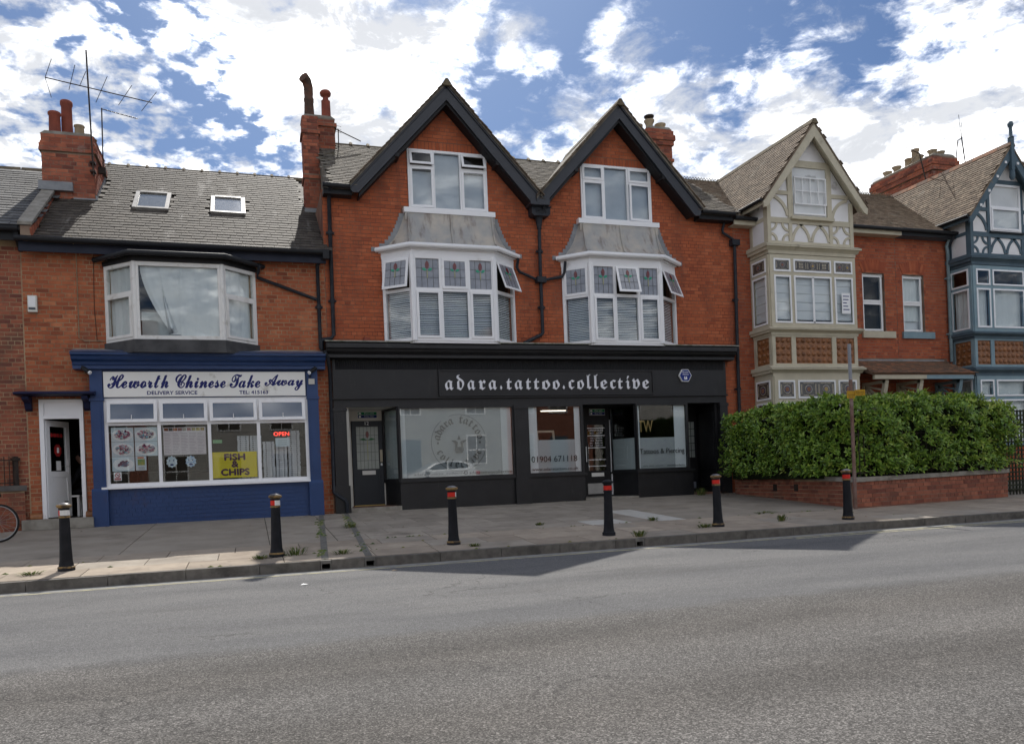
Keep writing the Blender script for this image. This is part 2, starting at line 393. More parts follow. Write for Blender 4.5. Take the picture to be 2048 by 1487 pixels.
m_teal = PM('paint_slate_blue', (.075,.115,.145), (.10,.145,.175), ns=3, rough=.5, bump=.15, bs=20, dirt=(.16,.17,.16), ds=4, dlo=.63)
m_pipeb = PM('pipe_pale_blue', (.23,.31,.33), (.17,.24,.26), ns=5, rough=.5)
m_terra = PM('terracotta', (.30,.125,.045), (.185,.078,.032), ns=9, rough=.45, isl=.25, spec=.5)
m_potr = PM('pot_red', (.30,.085,.055), (.22,.07,.05), ns=4, rough=.85, bump=.2, bs=25)
m_potb = PM('pot_buff', (.42,.33,.22), (.28,.22,.15), ns=4, rough=.9, bump=.3, bs=25)
m_metal = PM('metal_aged', (.13,.12,.11), (.22,.2,.18), ns=9, rough=.5, metal=.6)
m_iron = PM('iron_dark', (.035,.03,.028), (.07,.05,.04), ns=9, rough=.55, metal=.4)
m_cap = PM('cement', (.33,.31,.27), (.22,.2,.17), ns=5, rough=.95, bump=.4, bs=20)
m_white = PM('paint_white', (.86,.86,.86), rough=.5)
m_sign = PM('sign_white', (.88,.87,.83), rough=.3, spec=.5, dirt=(.60,.58,.52), ds=2, dlo=.62)
m_signblue = PM('vinyl_blue', (.022,.030,.155), rough=.35)
m_letter = PM('letter_white', (.84,.84,.88), rough=.4)
m_curtain = PM('net_curtain', (.88,.89,.88), (.78,.80,.80), ns=2, rough=.9)
m_blind = PM('blind_white', (.80,.81,.83), rough=.6)
m_glass = glass('window_glass', boost=.95, wave=.01)
m_glassd = glass('window_glass_dim', boost=.5)
m_glass2 = glass('shop_glass', boost=1.0, wave=.004)
m_glass3 = glass('shop_glass_film', boost=2.2, wave=.003)
m_skypane = PM('pane_blue_tint', (.045,.075,.135), (.06,.095,.16), ns=1.2, rough=.06, spec=.7)  # opaque blue painted on in place of the sky reflected in the tilted panes
m_glasst = glass('roof_glass', tint=(.8,.8,.8), boost=1.0)
m_stain = PM('leaded_light', (.22,.235,.27), (.29,.305,.34), ns=7, rough=.16, spec=.8)
m_staind = PM('leaded_dark', (.045,.04,.04), (.12,.105,.085), ns=22, rough=.2, spec=.6)
m_came = PM('lead_came', (.10,.10,.11), rough=.5)
m_sred = PM('stained_red', (.16,.035,.035), rough=.2, spec=.6); m_sgreen = PM('stained_green', (.02,.30,.17), rough=.2, spec=.6); m_syel = PM('stained_yellow', (.34,.34,.18), rough=.2, spec=.6)
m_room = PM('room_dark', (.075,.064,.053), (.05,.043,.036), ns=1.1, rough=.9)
m_roomg = PM('room_grey', (.32,.31,.30), (.24,.235,.23), ns=1, rough=.9)
m_floor = PM('floor_boards', (.20,.15,.10), (.13,.10,.07), ns=4, rough=.6)
m_film2 = PM('frosted_film_side', (.50,.55,.55), (.44,.49,.49), ns=.8, rough=.5)
m_film = PM('frosted_film', (.44,.465,.48), (.40,.425,.44), ns=.8, rough=.5, spec=.3)
m_print = PM('print_grey', (.12,.127,.133), rough=.6); m_print2 = PM('print_black', (.025,.025,.028), rough=.6)
m_asph = None
m_kerb = PM('kerb_stone', (.12,.11,.098), (.175,.162,.145), ns=9, rough=.9, isl=.12, bump=.5, bs=45, dirt=(.075,.07,.062), ds=2.2, dlo=.52)
m_slabp = PM('slab_pink', (.40,.335,.265), (.32,.268,.215), ns=3.5, rough=.92, isl=.13, bump=.35, bs=70, dirt=(.25,.207,.163), ds=1.9, dlo=.52, dhi=.75)
m_slabg = PM('slab_grey', (.375,.33,.275), (.295,.258,.215), ns=2.6, rough=.92, isl=.13, bump=.35, bs=70, dirt=(.195,.168,.136), ds=1.7, dlo=.52, dhi=.75)
m_slabl = PM('slab_pale', (.55,.53,.485), (.48,.46,.42), ns=5, rough=.92, bump=.3, bs=70)
m_conc = PM('concrete_bay', (.375,.33,.274), (.30,.262,.216), ns=1.7, nd=8, rough=.93, isl=.06, bump=.35, bs=60, dirt=(.20,.172,.14), ds=1.1, dlo=.53, dhi=.75)
m_joint = PM('joint_soil', (.05,.045,.032), (.09,.08,.06), ns=12, rough=1)
m_tar = PM('tar_strip', (.13,.125,.115), (.20,.19,.17), ns=10, rough=.85, bump=.4, bs=70)
m_leaf = PM('laurel_leaf', (0,0,0), rough=.33, spec=.5, ramp=[(0,(.065,.135,.02)),(.4,(.15,.27,.036)),(.8,(.235,.365,.048)),(1,(.33,.44,.07))])
m_leafy = PM('laurel_leaf_young', (0,0,0), rough=.38, spec=.5, ramp=[(0,(.20,.32,.035)),(.6,(.31,.43,.05)),(1,(.42,.46,.11))])
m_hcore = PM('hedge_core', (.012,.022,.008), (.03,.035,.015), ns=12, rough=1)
m_weed = PM('weed_green', (0,0,0), rough=.7, ramp=[(0,(.05,.09,.02)),(.6,(.11,.15,.035)),(1,(.24,.22,.08))])
m_dead = PM('dead_leaf', (0,0,0), rough=.9, ramp=[(0,(.10,.05,.025)),(1,(.26,.14,.06))])
def bollard_mats():
    return dict(body=PM('bollard_black', (.011,.012,.015), (.018,.019,.023), ns=6, rough=.55, spec=.16, dirt=(.26,.22,.17), ds=7, dlo=.70, dhi=.74),
      gold=PM('bollard_gold', (.30,.19,.07), (.20,.14,.075), ns=14, rough=.55, dirt=(.06,.045,.035), ds=9, dlo=.52, dhi=.62),
      dome=PM('bollard_dome', (.24,.24,.25), (.09,.09,.10), ns=9, rough=.4, metal=.3), red=PM('band_red', (.62,.03,.02), rough=.4), white=PM('band_white', (.74,.73,.71), rough=.4))

# ------------------------------------------------------------------ road, pavement, kerb
SL = .045
def gz(y): return SL*y
ROADZ = -.47
def asphalt():
    m = bpy.data.materials.new('asphalt'); m.use_nodes = True; t = m.node_tree; b = t.nodes['Principled BSDF']
    geo = N('ShaderNodeNewGeometry', t); pos = geo.outputs['Position']; sp = N('ShaderNodeSeparateXYZ', t); Lk(pos, sp.inputs[0], t)
    vo = N('ShaderNodeTexVoronoi', t); vo.inputs['Scale'].default_value = 140; Lk(pos, vo.inputs['Vector'], t)
    vo2 = N('ShaderNodeTexVoronoi', t); vo2.inputs['Scale'].default_value = 90; Lk(pos, vo2.inputs['Vector'], t)
    st = N('ShaderNodeSeparateColor', t); Lk(vo.outputs['Color'], st.inputs[0], t)
    st2 = N('ShaderNodeSeparateColor', t); Lk(vo2.outputs['Color'], st2.inputs[0], t)
    bigv = noise(vmath('MULTIPLY', pos, (.45, 1.6, 1), t), .8, 6, .6, t)
    edge = math_('ADD', sp.outputs[1], math_('MULTIPLY', math_('SUBTRACT', noise(pos, 2.5, 5, .6, t), .5, tree=t), .35, tree=t), tree=t)
    near = sstep(edge, -12.78, -12.45, t, 1, 0)           # older, coarser lane on the camera's side of the seam
    far_c = mixc(sstep(bigv, .3, .7, t), (.104, .104, .107), (.143, .141, .140), t)
    near_c = mixc(sstep(bigv, .3, .7, t), (.079, .074, .069), (.118, .110, .102), t)
    base = mixc(near, far_c, near_c, t)
    trk = N('ShaderNodeTexWave', t); trk.wave_type = 'BANDS'; trk.bands_direction = 'Y'; trk.inputs['Scale'].default_value = .21; trk.inputs['Distortion'].default_value = 1.2; trk.inputs['Detail'].default_value = 2; trk.inputs['Detail Scale'].default_value = .6
    Lk(pos, trk.inputs['Vector'], t)
    base = mixc(math_('MULTIPLY', trk.outputs['Fac'], .20, tree=t), base, (.215, .21, .205), t)      # polished tyre tracks
    stain_ = sstep(noise(vmath('MULTIPLY', pos, (.35, 1.3, 1), t), .9, 7, .65, t), .56, .70, t)
    base = mixc(math_('MULTIPLY', stain_, .38, tree=t), base, (.085, .082, .08), t)
    ck = N('ShaderNodeTexVoronoi', t); ck.feature = 'DISTANCE_TO_EDGE'; ck.inputs['Scale'].default_value = .55
    wob = N('ShaderNodeVectorMath', t, operation='ADD'); Lk(pos, wob.inputs[0], t); nz = N('ShaderNodeTexNoise', t); nz.inputs['Scale'].default_value = 2.2; nz.inputs['Detail'].default_value = 5; Lk(pos, nz.inputs['Vector'], t)
    Lk(vmath('SCALE', nz.outputs['Color'], .9, t), wob.inputs[1], t); Lk(wob.outputs[0], ck.inputs['Vector'], t)
    crack = math_('MULTIPLY', sstep(ck.outputs['Distance'], .0, .012, t, 1, 0), sstep(noise(pos, .42, 3, .5, t), .52, .62, t), tree=t)
    base = mixc(math_('MULTIPLY', crack, .6, tree=t), base, (.045, .043, .042), t)
    # pale worn wheel tracks and a dark strip along the seam
    seam = math_('MULTIPLY', sstep(math_('ABSOLUTE', math_('ADD', edge, 12.62, tree=t), tree=t), .03, .26, t, 1, 0), sstep(noise(pos, 1.3, 5, .6, t), .38, .6, t), tree=t)
    base = mixc(math_('MULTIPLY', seam, .45, tree=t), base, (.085, .082, .08), t)
    stone = math_('MULTIPLY_ADD', math_('POWER', st.outputs[0], 2.0, tree=t), 1.8, .42, tree=t)
    stone2 = math_('MULTIPLY_ADD', math_('POWER', st2.outputs[1], 2.0, tree=t), 1.6, .46, tree=t)
    amt = math_('MULTIPLY_ADD', near, .28, .46, tree=t)
    cc = N('ShaderNodeCombineColor', t)
    for i in range(3): Lk(stone, cc.inputs[i], t)
    cc2 = N('ShaderNodeCombineColor', t)
    for i in range(3): Lk(stone2, cc2.inputs[i], t)
    base = mixc(amt, base, mixc(1.0, base, cc.outputs[0], t, 'MULTIPLY'), t)
    base = mixc(math_('MULTIPLY_ADD', near, .28, .12, tree=t), base, mixc(1.0, base, cc2.outputs[0], t, 'MULTIPLY'), t)
    pits = sstep(noise(vmath('MULTIPLY', pos, (1, 2.2, 1), t), 22, 3, .7, t), .66, .72, t)
    where = sstep(noise(pos, .55, 4, .55, t), .5, .66, t)
    base = mixc(math_('MULTIPLY', math_('MULTIPLY', pits, where, tree=t), math_('MULTIPLY_ADD', near, .7, .12, tree=t), tree=t), base, (.035, .033, .032), t)
    Lk(base, b.inputs['Base Color'], t); b.inputs['Roughness'].default_value = .85; b.inputs['Specular IOR Level'].default_value = .15
    bn = N('ShaderNodeBump', t); bn.inputs['Strength'].default_value = .55; bn.inputs['Distance'].default_value = .006
    Lk(vo.outputs['Distance'], bn.inputs['Height'], t); Lk(bn.outputs[0], b.inputs['Normal'], t)
    return m
m_asph = asphalt()
m_earth = PM('far_ground', (.10,.10,.08), (.14,.13,.10), ns=.3, rough=1)
MB().add([(-900,-900,-.62),(900,-900,-.62),(900,900,-.62),(-900,900,-.62)], [(0,1,2,3)]).obj('ground', m_earth, kind='structure')
rd = MB()
xs = [-60+i*5 for i in range(29)]
rd.add([(x, y, ROADZ) for y in (-21.6, -7.42) for x in xs], [(i, i+1, i+1+len(xs), i+len(xs)) for i in range(len(xs)-1)])
road = rd.obj('road', m_asph, kind='structure')
m_gut = PM('channel_concrete', (.30,.295,.28), (.22,.215,.205), ns=5, rough=.9, bump=.3, bs=50, dirt=(.15,.145,.135), ds=3, dlo=.55)
m_yel = PM('line_yellow_worn', (.50,.46,.27), (.36,.34,.27), ns=6, rough=.8, dirt=(.24,.235,.225), ds=9, dlo=.5, dhi=.62)
MB().box(-60, 60, -7.80, -7.56, ROADZ, ROADZ+.004).obj('channel_strip', m_gut, road)
MB().box(-60, 60, -7.875, -7.815, ROADZ, ROADZ+.003).obj('yellow_line', m_yel, road)
MB().box(8.2, 60, -8.06, -8.005, ROADZ, ROADZ+.003).obj('yellow_line', m_yel, road)
# pavement
pv = MB(); P0, P1 = -7.42, .25
pv.add([(x, y, gz(y)-.012) for y in (P0, P1) for x in xs], [(i, i+1, i+1+len(xs), i+len(xs)) for i in range(len(xs)-1)])
pavement = pv.obj('pavement', m_joint, kind='structure')
slabs = {m_slabp: [], m_slabg: [], m_slabl: [], m_conc: []}
rg = random.Random(3)
def slab(x0, x1, y0, y1, mat, j=.010):
    yc = (y0+y1)/2
    slabs[mat].append((T((x0+x1)/2, yc, gz(yc)-.02+rg.uniform(-.0015, .0015)) @ RX(math.atan(SL)+rg.uniform(-.0015, .0015)) @ RY(rg.uniform(-.0012, .0012)) @ S(x1-x0-j, y1-y0-j, .04), pavement))
rowsA = [(-7.42, -6.75), (-6.75, -6.05), (-6.05, -5.38)]
for k, (a, b) in enumerate(rowsA):
    x = -9+(.4 if k % 2 else 0)
    while x < 20:
        w = rg.choice((.62, .9, .9, .93)) if x > 1.6 else rg.choice((.92, 1.25, .95))
        slab(x, x+w, a, b, m_slabp if rg.random() < .86 else m_slabg, .012); x += w
xb = [-9, -6.6, -4.35, -1.95, .25, 1.32]
for i in range(5):
    for a, b in ((-5.38, -2.5), (-2.5, .25)): slab(xb[i], xb[i+1], a, b, m_conc, .014)
ry = [-5.38, -4.62, -3.84, -3.06, -2.3, -1.5, -.72, .25]
for k in range(7):
    x = 1.322+(.0 if k % 2 else -.42)
    while x < 7.1:
        w = rg.choice((.8, .95, 1.0)); x0 = max(x, 1.322); x1 = min(x+w, 7.15)
        if x1-x0 > .05: slab(x0, x1, ry[k], ry[k+1], m_slabl if (k == 0 and 5.2 < x < 5.95) else m_slabg)
        x += w
for a, b in ((-5.38, -4.6), (-4.6, -3.8), (-3.8, -3.0)): slab(7.15, 7.78, a, b, m_slabl)
for a, b in ((-3.0, -2.2), (-2.2, -1.4), (-1.4, .25)): slab(7.15, 7.78, a, b, m_slabg)
for x0, x1 in ((7.78, 9.9), (9.9, 11.7), (11.7, 14.5), (14.5, 17.5), (17.5, 20)):
    for a, b in ((-5.38, -2.9), (-2.9, .25)): slab(x0, x1, a, b, m_conc, .012)
for mt, ps in slabs.items(): flush(ps, 'paving_slab', 'paving_slabs', mt, limit=200)
# kerb
kb = MB(); kb.box(-60, -10, -7.57, -7.42, -.6, -.335); kb.box(24, 60, -7.57, -7.42, -.6, -.335)
kerb = kb.obj('kerb', m_kerb, kind='structure')
outs = [.93, 1.53, 5.68]; ks = []; x = -10.0
while x < 24:
    w = .915; nx = x+w
    for o_ in outs:
        if x < o_-.09 < nx: nx = o_-.075
        if abs(x-(o_-.075)) < 1e-6: nx = o_+.075
    if any(abs(x-(o_-.075)) < 1e-6 for o_ in outs):
        MB().box(x+.003, nx-.003, -7.57, -7.42, -.382, -.338).box(x+.003, nx-.003, -7.57, -7.42, -.6, -.455).box(x+.003, x+.018, -7.57, -7.42, -.455, -.382).box(nx-.018, nx-.003, -7.57, -7.42, -.455, -.382).obj('drain_outlet', m_tar, kerb)
    else:
        ks.append((T((x+nx)/2, -7.495+rg.uniform(-.003, .003), -.467+rg.uniform(-.004, .004)) @ RY(rg.uniform(-.003, .003)) @ S(nx-x-.008, .15, .262), kerb))
    x = nx
flush(ks, 'kerb_stone', 'kerb_stones', m_kerb)
# tarred rainwater channels across the slabs
for (x0, y0), (x1, y1), w in (((1.47, -.28), (.93, -7.42), .1), ((2.02, -.3), (1.53, -7.42), .1)):
    MB().add([(x0-w/2, y0, gz(y0)+.006), (x1-w/2, y1, gz(y1)+.006), (x1+w/2, y1, gz(y1)+.006), (x0+w/2, y0, gz(y0)+.006)], [(0, 1, 2, 3)]).obj('rain_channel', m_tar, pavement)
# opposite pavement, behind the camera
MB().box(-60, 60, -26.5, -21.6, -.6, -.35).obj('pavement_opposite', m_slabg, kind='structure')
# ------------------------------------------------------------------ windows
def FR(A, B, z): return T(A[0], A[1], z) @ RZ(math.atan2(B[1]-A[1], B[0]-A[0]))
def dist2(A, B): return math.hypot(B[0]-A[0], B[1]-A[1])
def ell(cx, cz, rx, rz, n=12, pw=1.0):
    return [(cx+rx*math.cos(2*math.pi*i/n)*(1-.25*pw*abs(math.sin(2*math.pi*i/n))**3), cz+rz*math.sin(2*math.pi*i/n)) for i in range(n)]
def stain(par, M, x0, x1, z0, z1, y):
    w, h = x1-x0, z1-z0; cx = (x0+x1)/2
    MB(M).box(x0, x1, y, y+.006, z0, z1).obj('leaded_pane', m_stain, par)
    c = MB(M)
    for fx in (.26, .5, .76): c.box(x0+w*fx-.004, x0+w*fx+.004, y-.005, y, z0, z1)
    for fz in (.36, .68): c.box(x0, x1, y-.0065, y-.0055, z0+h*fz-.004, z0+h*fz+.004)
    c.obj('lead_came', m_came, par)
    MB(M).prism(ell(cx, z0+h*.79, w*.085, h*.135), y-.014, y-.008).obj('stained_flower', m_sred, par)
    g = MB(M)
    for s in (-1, 1): g.prism([(cx+s*w*.02, z0+h*.60), (cx+s*w*.11, z0+h*.685), (cx+s*w*.21, z0+h*.68), (cx+s*w*.20, z0+h*.62), (cx+s*w*.11, z0+h*.585)], y-.013, y-.008)
    g.obj('stained_leaf', m_sgreen, par)
    MB(M).box(cx-w*.022, cx+w*.022, y-.0125, y-.008, z0+h*.34, z0+h*.6).obj('stained_stem', m_syel, par)
def slats(par, M, x0, x1, z0, z1, y=.085, pitch=.042, tilt=52):
    b = MB(M); z = z1
    while z > z0:
        dy = .042*math.cos(R(tilt)); dz = .042*math.sin(R(tilt)); zj = z+random.uniform(-.003, .003)
        b.add([(x0, y-dy/2, zj-dz), (x1, y-dy/2, zj-dz+random.uniform(-.003, .003)), (x1, y+dy/2, zj), (x0, y+dy/2, zj)], [(0, 1, 2, 3)]); z -= pitch
    b.obj('blind', m_blind, par)
m_spale = PM('stained_pale', (.38,.33,.24), (.26,.22,.17), ns=9, rough=.25, spec=.6); m_sblue = PM('stained_blue', (.05,.06,.12), rough=.25, spec=.6); m_samb = PM('stained_amber', (.36,.24,.07), rough=.25, spec=.6); m_sbrn = PM('stained_brown', (.24,.12,.075), rough=.3)
def dark_light(par, M, x0, x1, z0, z1, y):
    """old stained-glass light: dark border, pale squares and a roundel"""
    w, h = x1-x0, z1-z0
    MB(M).box(x0, x1, y-.004, y-.001, z0, z1).obj('stained_ground', m_staind, par)
    n = max(1, round(w/h*.75)); cw = w/n
    for i in range(n):
        cx = x0+cw*(i+.5); cz = (z0+z1)/2; r = min(cw, h)*.24
        if n < 3 or i == 1:
            MB(M).prism([(cx+r*1.25*math.cos(k*math.pi/8), cz+r*1.25*math.sin(k*math.pi/8)) for k in range(16)], y-.012, y-.008).obj('roundel_ring', m_spale, par)
            MB(M).prism([(cx+r*math.cos(k*math.pi/8), cz+r*math.sin(k*math.pi/8)) for k in range(16)], y-.016, y-.012).obj('roundel', m_sblue, par)
            MB(M).prism([(cx+r*.68*math.cos(k*math.pi/6), cz+r*.68*math.sin(k*math.pi/6)) for k in range(12)], y-.02, y-.016).obj('roundel_centre', m_samb if i == 1 else m_sbrn, par)
        else:
            for sx in (-1, 1):
                for sz in (-1, 1): MB(M).box(cx+sx*r*.62-r*.5, cx+sx*r*.62+r*.5, y-.012, y-.008, cz+sz*r*.62-r*.5, cz+sz*r*.62+r*.5).obj('stained_square', m_spale, par)
        for sx in (-1, 1): MB(M).box(cx+sx*cw*.41-cw*.035, cx+sx*cw*.41+cw*.035, y-.011, y-.007, z0+h*.16, z1-h*.16).obj('stained_strip', m_spale, par)
        for sz in (-1, 1): MB(M).box(cx-cw*.3, cx+cw*.3, y-.0105, y-.0065, cz+sz*h*.42-h*.03, cz+sz*h*.42+h*.03).obj('stained_strip', m_spale, par)
def roman(par, M, x0, x1, z0, z1):
    b = MB(M); n = 5; zt = z1; hz = (z1-z0-.09)/n; vs = []
    for i in range(n+1):
        vs += [(x0, .045, zt-i*hz), (x1, .045, zt-i*hz)]
        if i < n: vs += [(x0, .030, zt-i*hz-hz*.9), (x1, .030, zt-i*hz-hz*.9)]
    k = len(vs)//2; b.add(vs, [(2*i, 2*i+2, 2*i+3, 2*i+1) for i in range(k-1)]); b.obj('roman_blind', PM('roman_blind', (.84,.84,.85), rough=.8) if 'roman_blind' not in bpy.data.materials else bpy.data.materials['roman_blind'], par)
def window(par, M, w, h, cols, mat=None, fw=.06, name='window', gm=None, bl=None, sw=.045, label=None, dpt=.045, smat=None, gt=0):
    """cols: [(x_end, [(z_end, opts), ...]), ...]; opts: '' fixed, 's' sash, 't<deg>' top-hung open, 'l<deg>'/'r<deg>' side-hung, '+g' leaded, '+b' blind, '+n' net"""
    mat = mat or m_upvc; gm = gm or m_glass
    f = MB(M); f.box(0, fw, -.035, dpt, 0, h); f.box(w-fw, w, -.035, dpt, 0, h); f.box(fw, w-fw, -.035, dpt, 0, fw); f.box(fw, w-fw, -.035, dpt, h-fw, h)
    win = None; cells = []; x = 0
    for i, (xe, rows) in enumerate(cols):
        xa = x+(fw if i == 0 else fw/2); xb = w-fw if i == len(cols)-1 else xe-fw/2
        if i < len(cols)-1: f.box(xe-fw/2, xe+fw/2, -.033, dpt-.002, fw, h-fw)
        z = 0
        for j, (ze, op) in enumerate(rows):
            za = z+(fw if j == 0 else fw/2); zb = h-fw if j == len(rows)-1 else ze-fw/2
            if j < len(rows)-1: f.box(xa, xb, -.034, dpt-.003, ze-fw/2, ze+fw/2)
            cells.append((xa, xb, za, zb, op)); z = ze
        x = xe
    win = f.obj(name, mat, par, label=label)
    for xa, xb, za, zb, op in cells:
        base = op.split('+')[0]; fl = op[len(base):]
        m = M; y = .008; px0, px1, pz0, pz1 = xa, xb, za, zb
        if base:
            ang = float(base[1:]) if len(base) > 1 else 0
            if base[0] == 't': m = M @ T(0, -.045, zb) @ RX(R(-ang)) @ T(0, .045, -zb)
            elif base[0] == 'b': m = M @ T(0, -.0, za) @ RX(R(ang)) @ T(0, 0, -za)
            elif base[0] == 'l': m = M @ T(xa, -.045, 0) @ RZ(R(-ang)) @ T(-xa, .045, 0)
            elif base[0] == 'r': m = M @ T(xb, -.045, 0) @ RZ(R(ang)) @ T(-xb, .045, 0)
            e = .012; s = MB(m)
            s.box(xa-e, xa+sw, -.055, -.037, za-e, zb+e); s.box(xb-sw, xb+e, -.055, -.037, za-e, zb+e)
            s.box(xa+sw, xb-sw, -.055, -.037, za-e, za+sw); s.box(xa+sw, xb-sw, -.055, -.037, zb-sw, zb+e)
            s.obj('sash', smat or mat, win); px0, px1, pz0, pz1 = xa+sw, xb-sw, za+sw, zb-sw; y = -.046
        if 'g' in fl: stain(win, m, px0, px1, pz0, pz1, y)
        else: MB(m @ T(0, y, pz0) @ RX(R(gt)) @ T(0, -y, -pz0)).box(px0, px1, y, y+.006, pz0, pz1).obj('pane', m_skypane if 'u' in fl else gm, win)
        if 'b' in fl: slats(win, M, xa, xb, za+.02, zb)
        if 'd' in fl: dark_light(win, m, px0, px1, pz0, pz1, y)
        if 'w' in fl: roman(win, M, xa, xb, za, zb)
        if 'n' in fl: net(win, M, xa, xb, za, zb)
    return win
def net(par, M, x0, x1, z0, z1, y=.10, name='curtain', amp=.012, cut=None, mat=None, seed=1, nx=26, nz=10):
    rr = random.Random(seed); b = MB(M); ph = [rr.uniform(0, 6) for _ in range(4)]
    vs = []; 
    for j in range(nz+1):
        for i in range(nx+1):
            fx, fz = i/nx, j/nz; xx = x0+(x1-x0)*fx; zq = z1+(z0-z1)*fz
            if cut: xx, zq = cut(fx, fz, xx, zq)
            yy = y+amp*(math.sin(fx*19+ph[0]+fz*1.2)+.6*math.sin(fx*37+ph[1])+.5*math.sin(fx*7+ph[2]-fz*2))
            vs.append((xx, yy, zq))
    fs = [(j*(nx+1)+i, (j+1)*(nx+1)+i, (j+1)*(nx+1)+i+1, j*(nx+1)+i+1) for j in range(nz) for i in range(nx)]
    b.add(vs, fs, True); return b.obj(name, mat or m_curtain, par)
def shell(mb, x0, x1, y1, z0, z1, y0=0):
    """side and back walls and the floor levels behind a facade"""
    mb.add([(x0,y0,z0),(x0,y1,z0),(x0,y1,z1),(x0,y0,z1)], [(0,3,2,1)]); mb.add([(x1,y0,z0),(x1,y1,z0),(x1,y1,z1),(x1,y0,z1)], [(0,1,2,3)])
    mb.add([(x0,y1,z0),(x1,y1,z0),(x1,y1,z1),(x0,y1,z1)], [(0,3,2,1)])
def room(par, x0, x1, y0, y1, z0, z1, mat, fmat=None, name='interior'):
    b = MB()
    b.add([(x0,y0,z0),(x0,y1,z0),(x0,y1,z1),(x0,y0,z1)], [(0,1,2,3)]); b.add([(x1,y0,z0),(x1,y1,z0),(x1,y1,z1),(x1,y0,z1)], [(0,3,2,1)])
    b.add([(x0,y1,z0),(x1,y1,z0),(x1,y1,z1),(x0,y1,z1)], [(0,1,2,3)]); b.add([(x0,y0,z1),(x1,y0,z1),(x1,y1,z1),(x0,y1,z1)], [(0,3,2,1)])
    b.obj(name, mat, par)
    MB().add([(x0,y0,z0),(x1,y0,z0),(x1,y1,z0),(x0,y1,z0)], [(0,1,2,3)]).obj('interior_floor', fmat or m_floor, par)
def chimney(par, x0, x1, y0, y1, z0, z1, bands, bricks, name='chimney', mort=None):
    """stack with real courses on all four sides; bands: (zlo, zhi, out)"""
    core = MB(); lv = sorted({z0, z1, *[b[0] for b in bands], *[b[1] for b in bands]})
    segs = []
    for a, b in zip(lv[:-1], lv[1:]):
        o = max([q[2] for q in bands if q[0] <= (a+b)/2 <= q[1]] or [0]); segs.append((a, b, o))
        core.box(x0-o, x1+o, y0-o, y1+o, a, b)
    ch = core.obj(name, mort or m_mortar_dark, par)
    for a, b, o in segs:
        n = max(1, round((b-a)/G)); X0, X1, Y0, Y1 = x0-o, x1+o, y0-o, y1+o
        lay(T(0, Y0, 0), X0-.006, X1+.006, a, b, ch, out=bricks); lay(T(X1, 0, 0) @ RZ(R(90)), Y0, Y1, a, b, ch, out=bricks)
        lay(T(X0, 0, 0) @ RZ(R(-90)), -Y1, -Y0, a, b, ch, out=bricks)
    MB().prism([(x0-.02, z1), (x1+.02, z1), (x1-.08, z1+.07), (x0+.08, z1+.07)], y0+.0, y1-.0).obj('flaunching', m_cap, ch)
    return ch
def pot(par, x, y, z, h, r, mat, style='plain'):
    pr = [(r*1.05, z), (r, z+h*.1), (r*.92, z+h*.86), (r*1.08, z+h*.9), (r*1.08, z+h*.97), (r*.95, z+h), (r*.8, z+h), (r*.78, z+h*.7)]
    if style == 'flare': pr = [(r, z), (r*.82, z+h*.25), (r*.78, z+h*.6), (r*1.15, z+h*.88), (r*1.2, z+h), (r*.95, z+h), (r*.7, z+h*.6)]
    return MB().lathe(pr, 16, (x, y)).obj('chimney_pot', mat, par)
def gutter(par, pts, mat=None, r=.055, name='gutter', dz=0):
    return MB().tube(pts, r, 8).obj(name, mat or m_gutter, par)
def pipe(par, pts, mat=None, r=.036, brk=True, name='downpipe'):
    b = MB(); b.tube(pts, r, 10)
    for a, c in zip(pts[:-1], pts[1:]):
        a = Vector(a); c = Vector(c)
        if brk and abs(a.z-c.z) > 1.2 and (a-c).normalized().z**2 > .9:
            n = max(1, int(abs(a.z-c.z)/1.5))
            for i in range(n):
                p = a.lerp(c, (i+.5)/n); b.lathe([(r*1.3, p.z-.04), (r*1.35, p.z), (r*1.3, p.z+.04)], 10, (p.x, p.y)); b.box(p.x-r*2, p.x+r*2, p.y+.01, p.y+r+.02, p.z-.02, p.z+.02)
    return b.obj(name, mat or m_pipe, par)

# ================================================================== house at the far left (only its edge is seen)
b0 = thing('terraced_house', 'dusky brick house at the left edge with dark slate roof', 'building', (-6.5, 0, 0))
wb = MB(); panel(wb, [(-9.5, -.2), (-4.33, -.2), (-4.33, 6.1), (-9.5, 6.1)], [(-8.4, -7.2, 1, 2.6), (-8.4, -7.2, 3.9, 5.4)], 0); shell(wb, -9.5, -4.335, 8.0, -.2, 6.1)
w0 = wb.obj('wall', m_mortar_buff, b0)
flush(lay(I4, -9.5, -4.335, 0, 5.85, w0, holes=[(-8.4, -7.2, 1, 2.6), (-8.4, -7.2, 3.9, 5.4)], jt=.0145), 'brick', 'brickwork', m_brick0, limit=160)
for z in (1, 3.9): window(b0, T(-8.4, .1, z), 1.2, 1.6 if z < 2 else 1.5, [(1.2, [(.9, ''), (1.5, '')])])
rf = MB(); rf.prism([(-.4, 6.13), (3.77, 8.72), (8.4, 6.13), (8.4, 6.05), (-.4, 6.05)], -9.5, -4.04, 'x')
r0_ = rf.obj('roof', m_slate0, b0)
sv = Vector((0, 4.17, 2.59)); 
flush(tiles((-9.5, -.42, 6.13), (1, 0, 0), sv, [(0, 0), (5.48, 0), (5.48, 4.86), (0, 4.86)], .21, .32, .012, r0_), 'slate', 'slates', m_slate0, limit=150)
MB().box(-9.5, -4.30, -.30, -.26, 5.86, 6.06).obj('fascia', m_gutter, b0); gutter(b0, [(-9.5, -.40, 6.08), (-4.26, -.40, 6.08)], r=.065)
MB().prism([(-.02, 5.7), (-.36, 5.95), (-.36, 6.05), (-.02, 6.05)], -4.36, -4.28, 'x').obj('eaves_end', m_gutter, b0)
